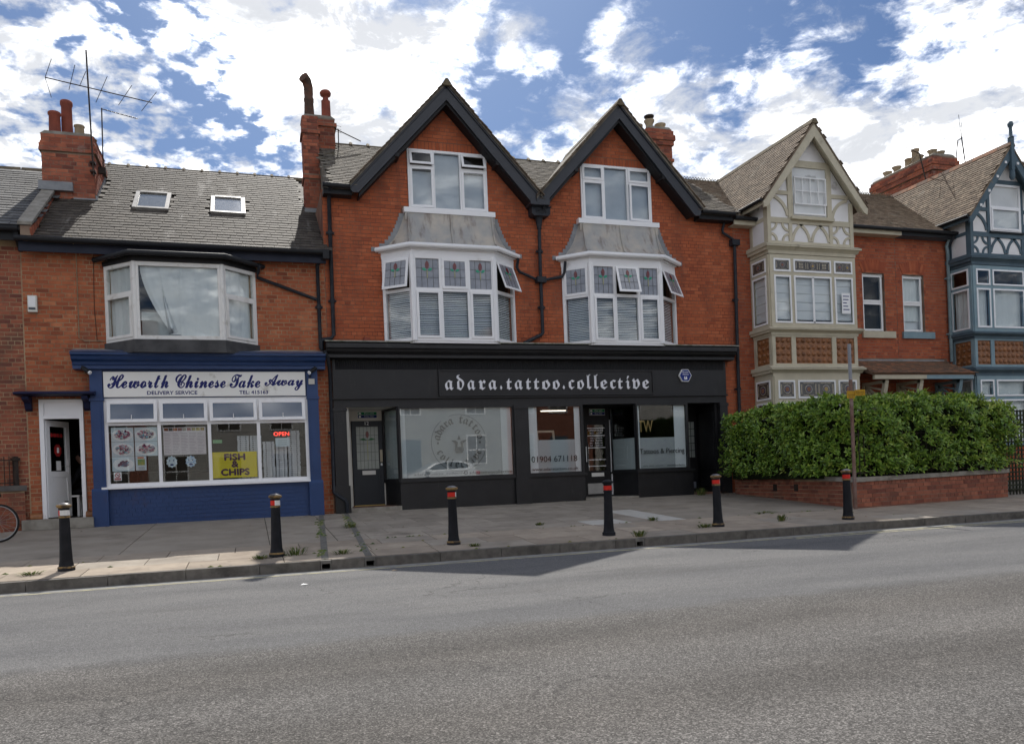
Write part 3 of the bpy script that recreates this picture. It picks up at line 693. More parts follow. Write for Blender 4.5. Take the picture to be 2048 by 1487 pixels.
for i in range(10): MB().prism([(3.67, 8.66), (3.77, 8.80), (3.87, 8.66)], -9.5+i*.55, -8.97+i*.55, 'x').obj('ridge_tile', m_ridge, r0_)
pv_b = []   # raking party wall between the two roofs
pw = MB(); pw.prism([(-.44, 5.85), (-.44, 6.16), (2.15, 7.80), (2.15, 7.45)], -4.22, -4.03, 'x'); pwo = pw.obj('party_wall', m_mortar_dark, b0)
sl_ = Vector((0, 2.59, 1.63)).normalized()
for i in range(30):
    p = Vector((-4.025, -.40, 6.10))+sl_*(i*.088)
    pv_b.append((T(p.x, p.y, p.z-.13) @ RX(math.atan2(1.63, 2.59)) @ S(.03, .076, .25), pwo))
flush(pv_b, 'brick', 'brickwork', m_brickc)
MB().prism([(-.47, 6.14), (-.47, 6.20), (2.12, 7.85), (2.12, 7.78)], -4.26, -4.0, 'x').obj('verge_mortar', m_cap, pwo)

# ================================================================== the takeaway
b1 = thing('takeaway_building', 'brick terraced building with navy takeaway shopfront and two skylights in its slate roof', 'building', (-1.3, 0, 0))
holes1 = [(-4.11, -3.28, .2, 2.67), (-2.88, 1.27, .78, 2.68), (-2.62, .08, 3.9, 5.42)]
wb = MB(); panel(wb, [(-4.33, -.2), (1.78, -.2), (1.78, 5.95), (-4.33, 5.95)], holes1, 0); shell(wb, -4.325, 1.775, 9.0, -.2, 5.95)
w1 = wb.obj('wall', m_mortar_buff, b1)
bricks1 = lay(I4, -4.325, 1.78, -.05, 5.74, w1, holes=[holes1[0], (-3.12, 1.5, -.2, 3.72), (-2.78, .25, 3.5, 5.6), (-4.4, -3.0, -.2, .19)], jt=.0145)
stack1 = []
# roof with skylights
RY1, RZ1, TA = 4.48, 9.25, .69
rf = MB(); rf.prism([(-.36, 5.93), (RY1, RZ1-.03), (9.3, 5.93), (9.3, 5.85), (-.36, 5.85)], -4.10, 1.86, 'x'); r1 = rf.obj('roof', m_slate, b1)
sv = Vector((.02, 1, TA)); SLN = (Vector((0, RY1+.42, (RY1+.42)*TA))).length
sk = [(-2.36, -1.58), (-.67, .12)]
sl1 = tiles((-4.10, -.42, 5.90), (1, 0, 0), sv, [(0, 0), (5.93, 0), (5.93, SLN-.05), (.0, SLN-.05)], .178, .255, .010, r1, jit=.008)
def keep(p):
    x, y = p[0].translation.x, p[0].translation.y
    return not any(a-.02 < x < b+.02 and 1.4 < y < 2.45 for a, b in sk) and not (x < -3.1 and 1.85 < y < 3.3) and not (x > 1.58 and y > 1.95)
flush([p for p in sl1 if keep(p)], 'slate', 'slates', m_slate)
for i in range(13): MB().prism([(RY1-.13, RZ1-.08), (RY1-.05, RZ1+.04), (RY1+.05, RZ1+.04), (RY1+.13, RZ1-.08)], -4.1+i*.455, -3.655+i*.455, 'x').tube([(-3.655+i*.455-.02, RY1-.10, RZ1-.03), (-3.655+i*.455-.02, RY1, RZ1+.06), (-3.655+i*.455-.02, RY1+.1, RZ1-.03)], .045, 6).obj('ridge_tile', m_ridge, r1)
SA = math.atan(TA)
m_skf = PM('skylight_frame', (.33,.32,.30), (.22,.21,.2), ns=6, rough=.45, metal=.4)
for k, (a, b) in enumerate(sk):
    M = T(a, 1.38, 6.157+TA*1.38+.01) @ RX(SA); L = 1.30
    f = MB(M); w = b-a
    f.box(0, .09, 0, L, 0, .10); f.box(w-.09, w, 0, L, 0, .10); f.box(.09, w-.09, 0, .1, 0, .098); f.box(.09, w-.09, L-.1, L, 0, .11)
    s = f.obj('skylight', m_skf, r1)
    MB(M).box(.09, w-.09, .1, L-.1, .07, .078).obj('pane', m_glasst, s)
    MB(M).box(.09, w-.09, .1, L-.1, .055, .064).obj('roller_blind', PM('skylight_blind_%d' % k, (.50,.50,.45) if k == 0 else (.86,.86,.86), rough=.7), s)  # the second blind's white also stands in for sky reflected in its pane
    MB(M).box(-.06, w+.06, -.22, .0, .012, .022).obj('flashing', m_leadn, s)
MB().tube([(.47, 4.45, 9.27), (.95, 2.7, 8.06), (1.35, 1.05, 6.93), (1.52, .5, 6.55)], .007, 5).obj('aerial_cable', m_potb, r1)
MB().tube([(-3.3, 1.6, 7.3), (-3.34, 1.2, 7.02), (-3.42, .3, 6.40), (-3.38, -.2, 6.06), (-3.30, -.42, 5.93), (-3.30, -.03, 5.7), (-3.31, -.02, 3.95), (-3.2, -.02, 3.88), (-2.8, -.02, 3.88)], .009, 5).obj('wall_cable', m_potb, b1)
MB().tube([(-2.98, -.015, 5.7), (-3.0, -.015, 4.6), (-2.97, -.015, 3.9), (-2.7, -.02, 3.86)], .006, 5).obj('wall_cable', m_seal, b1)
MB().box(-4.30, 1.80, -.27, -.23, 5.66, 5.86).obj('fascia', PM('fascia_navy', (.02,.024,.04), (.03,.035,.055), ns=3, rough=.5), b1)
gutter(b1, [(-4.34, -.40, 5.89), (-1.5, -.40, 5.885), (1.86, -.40, 5.88)], r=.06)
MB().box(1.72, 1.86, -.46, -.32, 5.72, 5.92).obj('gutter_outlet', m_gutter, b1)
# chimneys (bricks are shared with the wall's budget)
c1 = chimney(b1, -4.25, -3.17, 1.82, 3.30, 6.9, 8.92, [(8.52, 8.66, .045), (8.66, 8.75, .02)], stack1)
MB().box(-4.32, -3.62, 1.70, 1.82, 7.60, 7.80).obj('flashing', m_leadn, c1)
st = MB()
for i in range(8): st.box(-3.165, -3.14, 1.80+i*.19, 1.99+i*.19, 7.3+i*.13, 7.56+i*.13)
st.box(-3.62, -3.12, 1.76, 1.815, 7.36, 7.47); st.obj('step_flashing', m_leadn, c1)
for x, y, h, r, mt in ((-4.0, 2.05, .58, .13, m_potr), (-3.78, 2.25, .95, .125, m_potr), (-3.5, 2.1, .34, .11, m_potb), (-3.35, 2.75, .3, .11, m_potb)): pot(c1, x, y, 8.93, h, r, mt)
c2 = chimney(b1, 1.57, 1.95, 1.92, 2.5, 7.2, 9.92, [(9.50, 9.60, .035), (8.36, 8.48, .03)], stack1)
c3 = chimney(b1, 1.70, 2.43, 2.55, 3.3, 7.2, 10.2, [(9.98, 10.08, .05)], stack1)
MB().box(1.54, 2.0, 1.86, 1.92, 7.42, 7.60).obj('flashing', m_leadn, c2); MB().box(1.95, 2.2, 1.9, 2.55, 8.66, 8.76).obj('flashing', m_leadn, c2); MB().box(1.93, 2.47, 2.46, 2.55, 9.08, 9.16).obj('flashing', m_leadn, c3)
pc = MB(); pc.lathe([(.13, 9.95), (.115, 10.4), (.125, 10.42), (.125, 10.5), (.11, 10.52), (.11, 10.62)], 14, (1.77, 2.2)); pc.tube([(1.77, 2.2, 10.6), (1.77, 2.18, 10.78), (1.73, 2.14, 10.92), (1.64, 2.05, 10.98)], [.115, .12, .125, .135], 12); pc.obj('cowl_pot', PM('pot_sooty', (.07,.055,.045), (.16,.075,.05), ns=6, rough=.9), c2)
pq = MB(); pq.lathe([(.125, 10.2), (.115, 10.75), (.12, 10.78), (.075, 10.82), (.075, 10.92), (.135, 10.93), (.15, 11.0), (.12, 11.05), (.03, 11.06)], 14, (2.26, 2.85)); pq.obj('chimney_pot', m_potr, c3)
flush(bricks1, 'brick', 'brickwork', m_brick1, limit=220); flush(stack1, 'brick', 'brickwork', m_brickc, limit=80)
# bay window above the shop
A0, A1, A2, A3 = (-2.77, 0), (-2.14, -.6), (-.43, -.6), (.24, 0)
bw1 = window(b1, FR(A1, A2, 3.83), dist2(A1, A2), 1.62, [(1.71, [(1.62, '')])], m_upvcd, fw=.085, name='bay_window')
window(b1, FR(A0, A1, 3.83), dist2(A0, A1), 1.62, [(.87, [(.98, 's'), (1.62, '')])], m_upvcd, fw=.075, name='bay_window')
window(b1, FR(A2, A3, 3.83), dist2(A2, A3), 1.62, [(.90, [(.98, 's'), (1.62, '')])], m_upvcd, fw=.075, name='bay_window')
MB().lathe([(.055, 3.83), (.055, 5.45)], 8, A1).obj('corner_post', m_upvcd, b1); MB().lathe([(.055, 3.83), (.055, 5.45)], 8, A2).obj('corner_post', m_upvcd, b1)
Mc = FR(A1, A2, 3.83)
def cut_l(fx, fz, x, z): return (x*(1-.0*fz)+fx*fz*fz*.25, z) if fx > .45 else (x+.52*fz**1.6*(1-fx)*1.05, z+.06*fz)
net(bw1, Mc, .10, 1.0, .12, 1.54, y=.055, cut=cut_l, seed=4, amp=.01)
net(bw1, Mc, .86, 1.62, .09, 1.56, y=.035, seed=9, amp=.006)
net(bw1, Mc, .09, 1.62, .10, .62, y=.24, seed=5, mat=PM('curtain_dim', (.50,.55,.55), (.60,.63,.63), ns=3, rough=.9), name='curtain')
net(bw1, FR(A0, A1, 3.83), .08, .8, .08, 1.54, y=.07, seed=2, amp=.01, mat=m_curtain); net(bw1, FR(A2, A3, 3.83), .08, .84, .08, 1.54, y=.07, seed=3, amp=.008)
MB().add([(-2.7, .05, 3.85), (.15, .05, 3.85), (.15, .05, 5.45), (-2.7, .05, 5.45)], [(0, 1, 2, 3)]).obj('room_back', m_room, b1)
def cant(o, z0, z1, y0=0.0):   # plan of a canted bay grown by o
    return [(A0[0]-o, y0), (A1[0]-o*.45, A1[1]-o), (A2[0]+o*.45, A2[1]-o), (A3[0]+o, y0)]
MB().prism(cant(.06, 0, 0), 5.45, 5.56, 'z').obj('bay_cornice', m_blackm, b1)
bp = MB()
lo, hi = cant(.2, 0, 0), [(-2.72, 0), (-2.1, -.25), (-.47, -.25), (.2, 0)]
bp.add([(x, y, 5.60) for x, y in lo]+[(x, y, 5.72) for x, y in hi], [(0, 1, 5, 4), (1, 2, 6, 5), (2, 3, 7, 6), (4, 5, 6, 7), (3, 2, 1, 0)]); bp.obj('bay_roof', m_leadn, b1)
gutter(b1, [(p[0], p[1], 5.585) for p in cant(.2, 0, 0, -.03)], r=.055)
pb = MB(); pb.prism(cant(.07, 0, 0), 3.60, 3.83, 'z'); pb.prism(cant(.11, 0, 0), 3.56, 3.62, 'z'); pb.obj('bay_base', PM('lead_dark', (.05,.05,.053), (.09,.09,.092), ns=3, rough=.5, bump=.5, bs=8), b1)
pipe(b1, [(.36, -.22, 5.56), (.32, -.1, 5.42), (.30, -.06, 5.34), (1.58, -.06, 4.88)]); pipe(b1, [(1.79, -.38, 5.8), (1.62, -.07, 5.66), (1.62, -.07, 3.76)], r=.042)
# shopfront
prof = [(-.02, 3.70), (-.46, 3.62), (-.56, 3.575), (-.56, 3.53), (-.50, 3.50), (-.47, 3.44), (-.38, 3.40), (-.36, 3.34), (-.33, 3.33), (-.33, 3.26), (-.02, 3.26)]
sf = MB(); sf.prism(prof, -3.40, 1.68, 'x'); cornice = sf.obj('shop_cornice', m_blue, b1)
MB().add([(-3.42, -.58, 3.579), (1.70, -.58, 3.579), (1.70, -.0, 3.72), (-3.42, -.0, 3.72)], [(0, 1, 2, 3)]).obj('cornice_lead', m_leadn, cornice)
MB().box(-3.10, 1.50, -.20, -.02, 2.66, 3.26).obj('fascia_board', m_blue, b1)
for x0, x1 in ((-3.11, -2.87), (1.27, 1.51)):
    p = MB(); p.box(x0, x1, -.25, -.02, .72, 3.26); p.box(x0-.035, x1+.035, -.29, -.02, gz(-.2)-.02, .72); p.box(x0+.05, x1-.05, -.262, -.25, .95, 2.42)
    p.box(x0-.02, x1+.02, -.27, -.02, 2.60, 2.66); p.prism([(-.29, .72), (-.25, .78), (-.02, .78), (-.02, .72)], x0-.034, x1+.034, 'x'); p.obj('pilaster', m_blue, b1)
ris = MB(); ris.box(-2.835, 1.235, -.165, -.05, -.05, .76); riser = ris.obj('stall_riser', m_blue, b1)
flush(lay(T(0, -.165, 0), -2.835, 1.235, -.02, .76, riser, proud=.009, jt=.018), 'painted_brick', 'painted_bricks', m_blue, limit=160)
Ms = T(-2.87, -.16, .80)
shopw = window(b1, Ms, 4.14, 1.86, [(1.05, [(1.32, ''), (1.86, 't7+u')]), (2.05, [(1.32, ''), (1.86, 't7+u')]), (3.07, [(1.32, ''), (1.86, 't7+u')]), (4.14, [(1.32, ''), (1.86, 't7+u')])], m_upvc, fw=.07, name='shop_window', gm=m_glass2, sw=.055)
MB().box(-2.96, 1.27, -.27, -.12, .755, .80).obj('window_sill', m_upvc, shopw)
for x in (.53, 1.55, 2.56, 3.6): MB(Ms).tube([(x, -.115, 1.41), (x, -.10, 1.5)], .008, 6).obj('window_handle', m_upvc, shopw)
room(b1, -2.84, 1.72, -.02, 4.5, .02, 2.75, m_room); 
# doorway
MB().box(-4.42, -3.12, -.36, .02, gz(-.2), .20).obj('door_step', m_cap, b1)
df = MB(); df.box(-4.10, -4.02, -.06, .06, .2, 2.66); df.box(-3.36, -3.285, -.06, .06, .2, 2.66); df.box(-4.02, -3.36, -.06, .06, 2.26, 2.32); df.box(-4.02, -3.36, -.06, .06, 2.60, 2.66); df.box(-4.02, -3.36, -.02, .02, 2.32, 2.60)
df.box(-3.98, -3.40, -.035, -.02, 2.34, 2.36); dfo = df.obj('door_frame', m_upvc, b1)
Md = T(-4.02, .03, .22) @ RZ(R(66)); dl = MB(Md); W_, H_ = .73, 2.02
dl.box(0, .11, -.025, .025, 0, H_); dl.box(W_-.11, W_, -.025, .025, 0, H_); dl.box(.11, W_-.11, -.025, .025, 0, .12); dl.box(.11, W_-.11, -.025, .025, H_-.12, H_); dl.box(.11, W_-.11, -.025, .025, .84, .96); dl.box(.11, W_-.11, -.012, .012, .12, .84)
door = dl.obj('door', m_upvc, b1)
MB(Md).box(.11, W_-.11, -.005, .005, .96, H_-.12).obj('pane', m_glass, door)
MB(Md).box(W_-.08, W_-.03, -.035, -.025, .92, 1.2).tube([(W_-.055, -.03, 1.08), (W_-.055, -.06, 1.08), (W_-.2, -.06, 1.07)], .01, 8).obj('door_handle', m_white, door)
MB(Md).box(.5, .62, -.03, -.025, .22, .235).box(.5, .62, -.03, -.025, .31, .325).box(.5, .515, -.03, -.025, .235, .31).obj('door_flap', m_seal, door)
m_redp = PM('paper_red', (.45,.03,.03), (.3,.02,.02), ns=12, rough=.6)
for i in range(4): MB(Md).prism([(.18+i*.1+.045*math.cos(a*math.pi/4), 1.72+.045*math.sin(a*math.pi/4)) for a in range(8)], -.012, -.007).obj('red_decoration', m_redp, door)
MB(Md).prism([(.36+.12*math.cos(a*math.pi/8)*(1 if a % 2 else .85), 1.40+.14*math.sin(a*math.pi/8)*(1 if a % 2 else .85)) for a in range(16)], -.012, -.007).obj('red_decoration', m_redp, door)
MB(Md).box(.33, .39, -.016, -.012, 1.35, 1.46).obj('paper_notice', m_white, door); MB(Md).box(.3, .44, -.012, -.007, .98, 1.18).obj('paper_notice', m_white, door)
room(b1, -4.3, -2.86, .07, 3.2, .2, 2.68, m_room, PM('lino_dark', (.07,.065,.06), rough=.5), name='lobby')
cn = MB(); cn.prism([(0, 2.84), (-.46, 2.775), (-.48, 2.745), (-.42, 2.72), (0, 2.72)], -4.46, -3.0, 'x')
cnp = cn.obj('door_canopy', m_blued, b1)
for x in (-4.34, -3.26):
    MB().prism([(-.01, 2.70), (-.36, 2.70), (-.34, 2.64), (-.16, 2.58), (-.10, 2.46), (-.01, 2.42)], x, x+.12, 'x').obj('canopy_bracket', m_blued, cnp)
for x in (-4.2, -3.18): MB().tube([(x-.12, -.03, .24), (x+.1, -.03, .24)], .09, 8).obj('door_plinth', m_terra, b1)
# ================================================================== the twin-gabled building with the black shopfront
b2 = thing('gabled_building', 'twin gabled red brick building with black shopfront and two white bay windows', 'building', (7.2, 0, 0))
GC = [4.72, 9.20]; GA, GS = 9.86, 1.094
def outl2(z):
    if z < 7.42: return [(1.785, 12.66)]
    return [(c-(GA-z)/GS, c+(GA-z)/GS) for c in GC]
gwin = [(3.80, 5.75, 7.10, 8.53), (8.23, 10.21, 7.10, 8.53)]
bays = [(3.12, 3.72, 5.69, 6.33), (7.64, 8.19, 10.11, 10.81)]
holes2 = gwin + [(b[0]+.15, b[3]-.15, 3.95, 5.9) for b in bays] + [(2.13, 12.0, -.1, 2.6)]
wb = MB(); panel(wb, [(1.78, -.2), (12.66, -.2), (12.66, 7.42), (11.43, 7.42), (9.20, GA), (6.97, 7.42), (6.95, 7.42), (4.72, GA), (2.49, 7.42), (1.78, 7.42)], holes2, 0)
shell(wb, 1.785, 12.66, 9.0, -.2, 7.42); w2 = wb.obj('wall', m_mortar_red, b2)
bh = gwin+[(a, b, 8.53, 8.73) for a, b, _, _ in gwin]+[(b[0], b[3], 3.85, 6.12) for b in bays]+[(b[0]+.5, b[3]-.4, 6.1, 7.1) for b in bays]+[(1.8, 12.22, -.2, 3.9)]
bricks2 = lay(I4, 1.785, 12.66, -.05, 9.8, w2, holes=bh, outline=outl2, proud=.005)
for a, b, _, z in gwin:
    n = int((b-a)/.085)
    for i in range(n): bricks2.append((T(a+(i+.5)*(b-a)/n, .0125, 8.635) @ S((b-a)/n-.012, .035, .195), w2))
flush(bricks2, 'brick', 'brickwork', m_brick2)
# roofs
rf = MB(); rf.prism([(.26, 7.834), (3.0, 9.68), (9.3, 7.43), (9.3, 7.36), (.26, 7.36)], 1.96, 12.66, 'x')
for xa_, xb_ in ((1.96, 2.52), (6.80, 7.13), (11.40, 12.66)): rf.prism([(-.34, 7.43), (.26, 7.834), (.26, 7.36), (-.34, 7.36)], xa_, xb_, 'x')
r2 = rf.obj('roof', m_stone, b2)
sv = Vector((0, 3.34, 2.26))
ts = tiles((1.93, -.40, 7.42), (1, 0, 0), sv, [(0, 0), (10.73, 0), (10.73, 4.05), (0, 4.05)], .15, .22, .013, r2, jit=.014)
def gab(x): return max(10.0-GS*abs(x-c) for c in GC)
flush([p for p in ts if p[0].translation.z > gab(p[0].translation.x)-.12 and not (p[0].translation.x < 2.45 and p[0].translation.y > 2.45)], 'slate', 'slates', m_stone)
for i in range(23): MB().prism([(2.87, 9.63), (2.95, 9.75), (3.05, 9.75), (3.13, 9.63)], 2.0+i*.46, 2.45+i*.46, 'x').tube([(2.43+i*.46, 2.9, 9.68), (2.43+i*.46, 3.0, 9.78), (2.43+i*.46, 3.1, 9.68)], .05, 6).obj('ridge_tile', m_ridge, r2)
for c in GC:
    L, Rr = c-2.33, c+2.30
    zl = 10.02-GS*2.33
    g = MB(); g.prism([(c, 10.02), (L, zl), (L, zl-.07), (c, 9.95)], -.47, 6.0); g.prism([(c, 10.02), (Rr, 10.02-GS*2.30), (Rr, 9.95-GS*2.30), (c, 9.95)], -.47, 6.0)
    gr = g.obj('gable_roof', m_stone, b2)
    vt = []
    for s in (-1, 1):
        for i in range(22):
            t_ = (i+.5)/22; x = c+s*2.33*t_; z = 10.02-GS*2.33*t_
            vt.append((T(x, -.38, z+.012+random.uniform(0, .008)) @ RY(s*(math.atan(GS)-.09)) @ S(.17, .26+random.uniform(-.02, .03), .016), gr))
    flush(vt, 'verge_slate', 'verge_slates', m_tile)
    for i in range(8): MB().prism([(c-.13, 9.90), (c-.03, 10.06), (c+.03, 10.06), (c+.13, 9.90)], -.52+i*.46, -.07+i*.46).obj('ridge_tile', m_ridge, gr)
    lo_l = 7.29; flat = .14
    for s in (-1, 1):
        e = c+s*(2.33 if s < 0 else 2.25)
        bd = MB(); bd.prism([(c, 9.95), (e, 9.95-GS*abs(e-c)), (e, 7.34), (e-s*.05, 7.27), (e-s*.18, 7.27), (c, 9.60)], -.42, -.36)
        bd.prism([(c, 9.985), (e, 9.985-GS*abs(e-c)), (e, 9.90-GS*abs(e-c)), (c, 9.90)], -.45, -.42)
        bo = bd.obj('bargeboard', m_char, b2)
        MB().prism([(c, 9.60), (e-s*.2, 9.60-GS*(abs(e-c)-.2)), (e-s*.2, 9.52-GS*(abs(e-c)-.2)), (c, 9.52)], -.36, -.02).obj('soffit', m_blackm, bo)
        MB().box(c+s*1.22-.05, c+s*1.22+.05, -.40, -.01, 8.17, 8.26).obj('purlin_end', m_blackm, bo)
MB().prism([(6.72, 7.28), (7.22, 7.28), (7.22, 7.44), (7.06, 7.56), (6.88, 7.56), (6.72, 7.44)], -.428, -.03).obj('valley_board', m_char, b2)
MB().box(1.80, 2.44, -.30, -.02, 7.24, 7.37).obj('fascia', m_gutter, b2); gutter(b2, [(1.78, -.38, 7.41), (2.42, -.38, 7.405)], r=.06)
MB().box(11.46, 12.5, -.30, -.02, 7.24, 7.37).obj('fascia', m_gutter, b2); gutter(b2, [(11.5, -.38, 7.41), (12.5, -.38, 7.40)], r=.06)
# rainwater pipes
pipe(b2, [(1.95, -.36, 7.37), (1.94, -.07, 7.2), (1.925, -.07, 4.08), (1.87, -.07, 4.0), (1.68, -.07, 3.97), (1.65, -.07, 3.9), (1.65, -.07, 3.72)], r=.045)
pipe(b2, [(1.66, -.52, 3.64), (1.74, -.45, 3.48), (1.80, -.12, 3.2), (1.785, -.12, .48), (1.83, -.15, .43), (2.02, -.2, .30), (2.06, -.2, .22), (2.06, -.2, .0)], r=.04)
hp = MB(); hp.prism([(6.79, 7.26), (7.27, 7.26), (7.27, 7.10), (7.22, 7.05), (6.84, 7.05), (6.79, 7.10)], -.30, -.02); hp.box(6.77, 7.29, -.32, -.02, 7.255, 7.285); hp.lathe([(.06, 6.78), (.065, 6.85), (.10, 7.05)], 10, (7.03, -.12)); hpo = hp.obj('rainwater_hopper', m_pipe, b2)
text('1924', T(6.90, -.302, 7.11), w=.27, h=.10, mat=m_gutter, parent=hpo, depth=.012, name='raised_date')
pipe(b2, [(7.03, -.12, 6.84), (7.02, -.10, 5.6)], r=.045); MB().box(6.90, 7.14, -.2, -.02, 5.44, 5.58).obj('pipe_box', m_pipe, b2)
pipe(b2, [(7.02, -.10, 5.46), (7.02, -.10, 4.20), (6.97, -.10, 4.15), (6.5, -.14, 3.93)], r=.045)
pipe(b2, [(6.42, -.2, 6.0), (6.41, -.1, 5.80), (6.48, -.08, 5.70), (6.92, -.09, 5.52)], r=.036); pipe(b2, [(7.66, -.2, 5.98), (7.66, -.1, 5.72), (7.60, -.08, 5.62), (7.12, -.09, 5.52)], r=.036)
pipe(b2, [(12.40, -.36, 7.37), (12.36, -.1, 7.30), (12.29, -.08, 7.06), (12.30, -.08, 6.98), (12.62, -.09, 6.80)], r=.036)
pipe(b2, [(12.64, -.09, 6.66), (12.60, -.09, 3.7), (12.56, -.09, .02)], r=.045); MB().box(12.52, 12.76, -.18, -.02, 6.64, 6.80).obj('pipe_box', m_pipe, b2)
# gable windows
for k, (a, b, z0, z1) in enumerate(gwin):
    w = b-a
    o1, o2 = ('t16', 't18') if k == 0 else ('s', 's')
    win = window(b2, T(a, -.01, z0+.0), w, z1-z0, [(w*.32, [(1.02, 's' if k else 'l4'), (z1-z0, o1)]), (w*.66, [(z1-z0, '')]), (w, [(1.02, 'r5' if k else 's'), (z1-z0, o2)])], fw=.055)
    MB().box(a-.15, b+.14, -.17, .0, z0-.12, z0-.0).obj('sill', m_upvc, win)
    rb = PM('window_blind_%d' % k, (.60,.64,.70), (.52,.56,.63), ns=2, rough=.8)
    for xa, xb, zt in ((a+.06, a+w*.31, .93 if k == 0 else 1.36), (a+w*.33, a+w*.65, 1.36), (a+w*.67, b-.06, .93 if k == 0 else 1.36)): MB().box(xa, xb, .05, .055, z0+.05, z0+zt).obj('roller_blind', rb, win)
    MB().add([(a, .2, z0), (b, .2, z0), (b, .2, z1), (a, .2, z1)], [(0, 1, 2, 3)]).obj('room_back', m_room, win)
# canted bays
for k, (xa, xf, xg, xb) in enumerate(bays):
    D = -.5; z0 = 3.90; h = 1.98
    P = [(xa, 0), (xf, D), (xg, D), (xb, 0)]
    fwid = xg-xf
    mid = '+g' if False else ('t17+g' if k == 1 else 's+g')
    bay = window(b2, FR(P[1], P[2], z0), fwid, h, [(fwid*.335, [(1.19, 's+b'), (h, '+g')]), (fwid*.675, [(1.19, '+b'), (h, mid)]), (fwid, [(1.19, 's+b'), (h, '+g')])], fw=.075, name='bay_window')
    sl_w = dist2(P[0], P[1]); sr_w = dist2(P[2], P[3])
    window(b2, FR(P[0], P[1], z0), sl_w, h, [(sl_w, [(1.19, '+b'), (h, 't11+g' if k == 0 else 's+g')])], fw=.075, name='bay_window')
    window(b2, FR(P[2], P[3], z0), sr_w, h, [(sr_w, [(1.19, '+b'), (h, 't20+g')])], fw=.075, name='bay_window')
    for c in P[1:3]: MB().lathe([(.075, z0), (.075, z0+h)], 8, c, smooth=False).obj('corner_post', m_upvc, b2)
    def plan(o, P=P): return [(P[0][0]-o, 0), (P[1][0]-o*.5, P[1][1]-o), (P[2][0]+o*.5, P[2][1]-o), (P[3][0]+o, 0)]
    fs_ = MB(); fs_.prism(plan(.035), z0+h, z0+h+.13, 'z'); fs_.prism(plan(.09), z0+h+.13, z0+h+.16, 'z'); fs_.obj('bay_fascia', m_upvc, b2)
    MB().prism(plan(.02), z0-.05, z0, 'z').obj('bay_base', m_upvc, b2)
    gutter(b2, [(p[0], min(p[1], -.04), z0+h+.20) for p in plan(.15)], m_upvc, r=.06)
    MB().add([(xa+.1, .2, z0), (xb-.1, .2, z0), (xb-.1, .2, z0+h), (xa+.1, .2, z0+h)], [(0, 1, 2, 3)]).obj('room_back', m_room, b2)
    outp = plan(.16); cw = (gwin[k][0]+gwin[k][1])/2; inn = [(cw-1.10, 0), (cw-1.02, -.13), (cw+1.02, -.13), (cw+1.10, 0)]
    zs = [(6.08, 0), (6.13, .22), (6.22, .42), (6.36, .60), (6.56, .77), (6.78, .90), (6.88, .95), (6.98, 1.0)]
    lr = MB(); vs = []
    for z, f in zs: vs += [(a[0]+(b[0]-a[0])*f, a[1]+(b[1]-a[1])*f, z) for a, b in zip(outp, inn)]
    # subdivide the front for smoother lead
    lr.add(vs, [(i*4+j, i*4+j+1, (i+1)*4+j+1, (i+1)*4+j) for i in range(len(zs)-1) for j in range(3)], False)
    lead = lr.obj('lead_roof', m_lead, b2)
    rolls = []
    for j, mixf in ((1, None), (2, None), (None, .5)):
        pts = []
        for i, (z, f) in enumerate(zs):
            q = [Vector(vs[i*4+t]) for t in range(4)]
            p = q[j] if j is not None else q[1].lerp(q[2], mixf)
            pts.append(p+Vector((0, -.012, .008)))
        MB().tube(pts, .026, 7).obj('lead_roll', m_lead, lead)
    MB().box(cw-1.10, cw+1.10, -.15, -.125, 6.80, 6.98).obj('lead_apron', m_lead, lead)
    for s, ai in ((-1, 0), (1, 3)):
        for i in range(10):
            z = 6.06+i*.092
            f = 0
            for (za, fa), (zb_, fb) in zip(zs[:-1], zs[1:]):
                if za <= z <= zb_: f = fa+(fb-fa)*(z-za)/(zb_-za)
            xe = outp[ai][0]+(inn[ai][0]-outp[ai][0])*f
            MB().box(min(xe-s*.12, xe+s*.09), max(xe-s*.12, xe+s*.09), -.014-.0006*i, -.004, z-.01, z+.096).obj('step_flashing', m_leadn, lead)

# ---- shopfront
cp_ = [(-.01, 3.93), (-.44, 3.87), (-.46, 3.80), (-.46, 3.735), (-.42, 3.71), (-.40, 3.66), (-.33, 3.61), (-.31, 3.60), (-.31, 3.53), (-.12, 3.51), (-.01, 3.51)]
cor2 = MB(); cor2.prism(cp_, 1.72, 12.34, 'x'); cor2o = cor2.obj('shop_cornice', m_black, b2)
m_mossy = PM('lead_mossy', (.34,.335,.30), (.22,.22,.19), ns=4, rough=.8, dirt=(.12,.125,.07), ds=3.5, dlo=.5, bump=.4, bs=25)
ml = MB(); ml.add([(1.68, -.49, 3.862), (12.40, -.49, 3.862), (12.40, -.49, 3.89), (1.68, -.49, 3.89), (1.68, 0, 3.955), (12.40, 0, 3.955)], [(0, 1, 2, 3), (3, 2, 5, 4)]); ml.obj('cornice_lead', m_mossy, cor2o)
rb_ = MB(); n = 230; vs = []
for i in range(2*n+1):
    x = 1.93+(12.14-1.93)*i/(2*n); y = -.118 if i % 2 else -.104; vs += [(x, y, 3.29), (x, y, 3.51)]
rb_.add(vs, [(2*i, 2*i+2, 2*i+3, 2*i+1) for i in range(2*n)]); rb_.obj('reeded_band', m_blackm, b2)
fb = MB(); fb.box(1.86, 12.20, -.10, -.005, 2.63, 3.51); fb.box(1.83, 12.22, -.15, -.005, 2.60, 2.632); fb.box(1.86, 12.20, -.085, -.005, 2.42, 2.60); fb.obj('fascia', m_black, b2)
sg = thing('shop_sign', 'black fascia sign with white blackletter lettering across the black shopfront', 'sign', (7.16, -.1, 2.64))
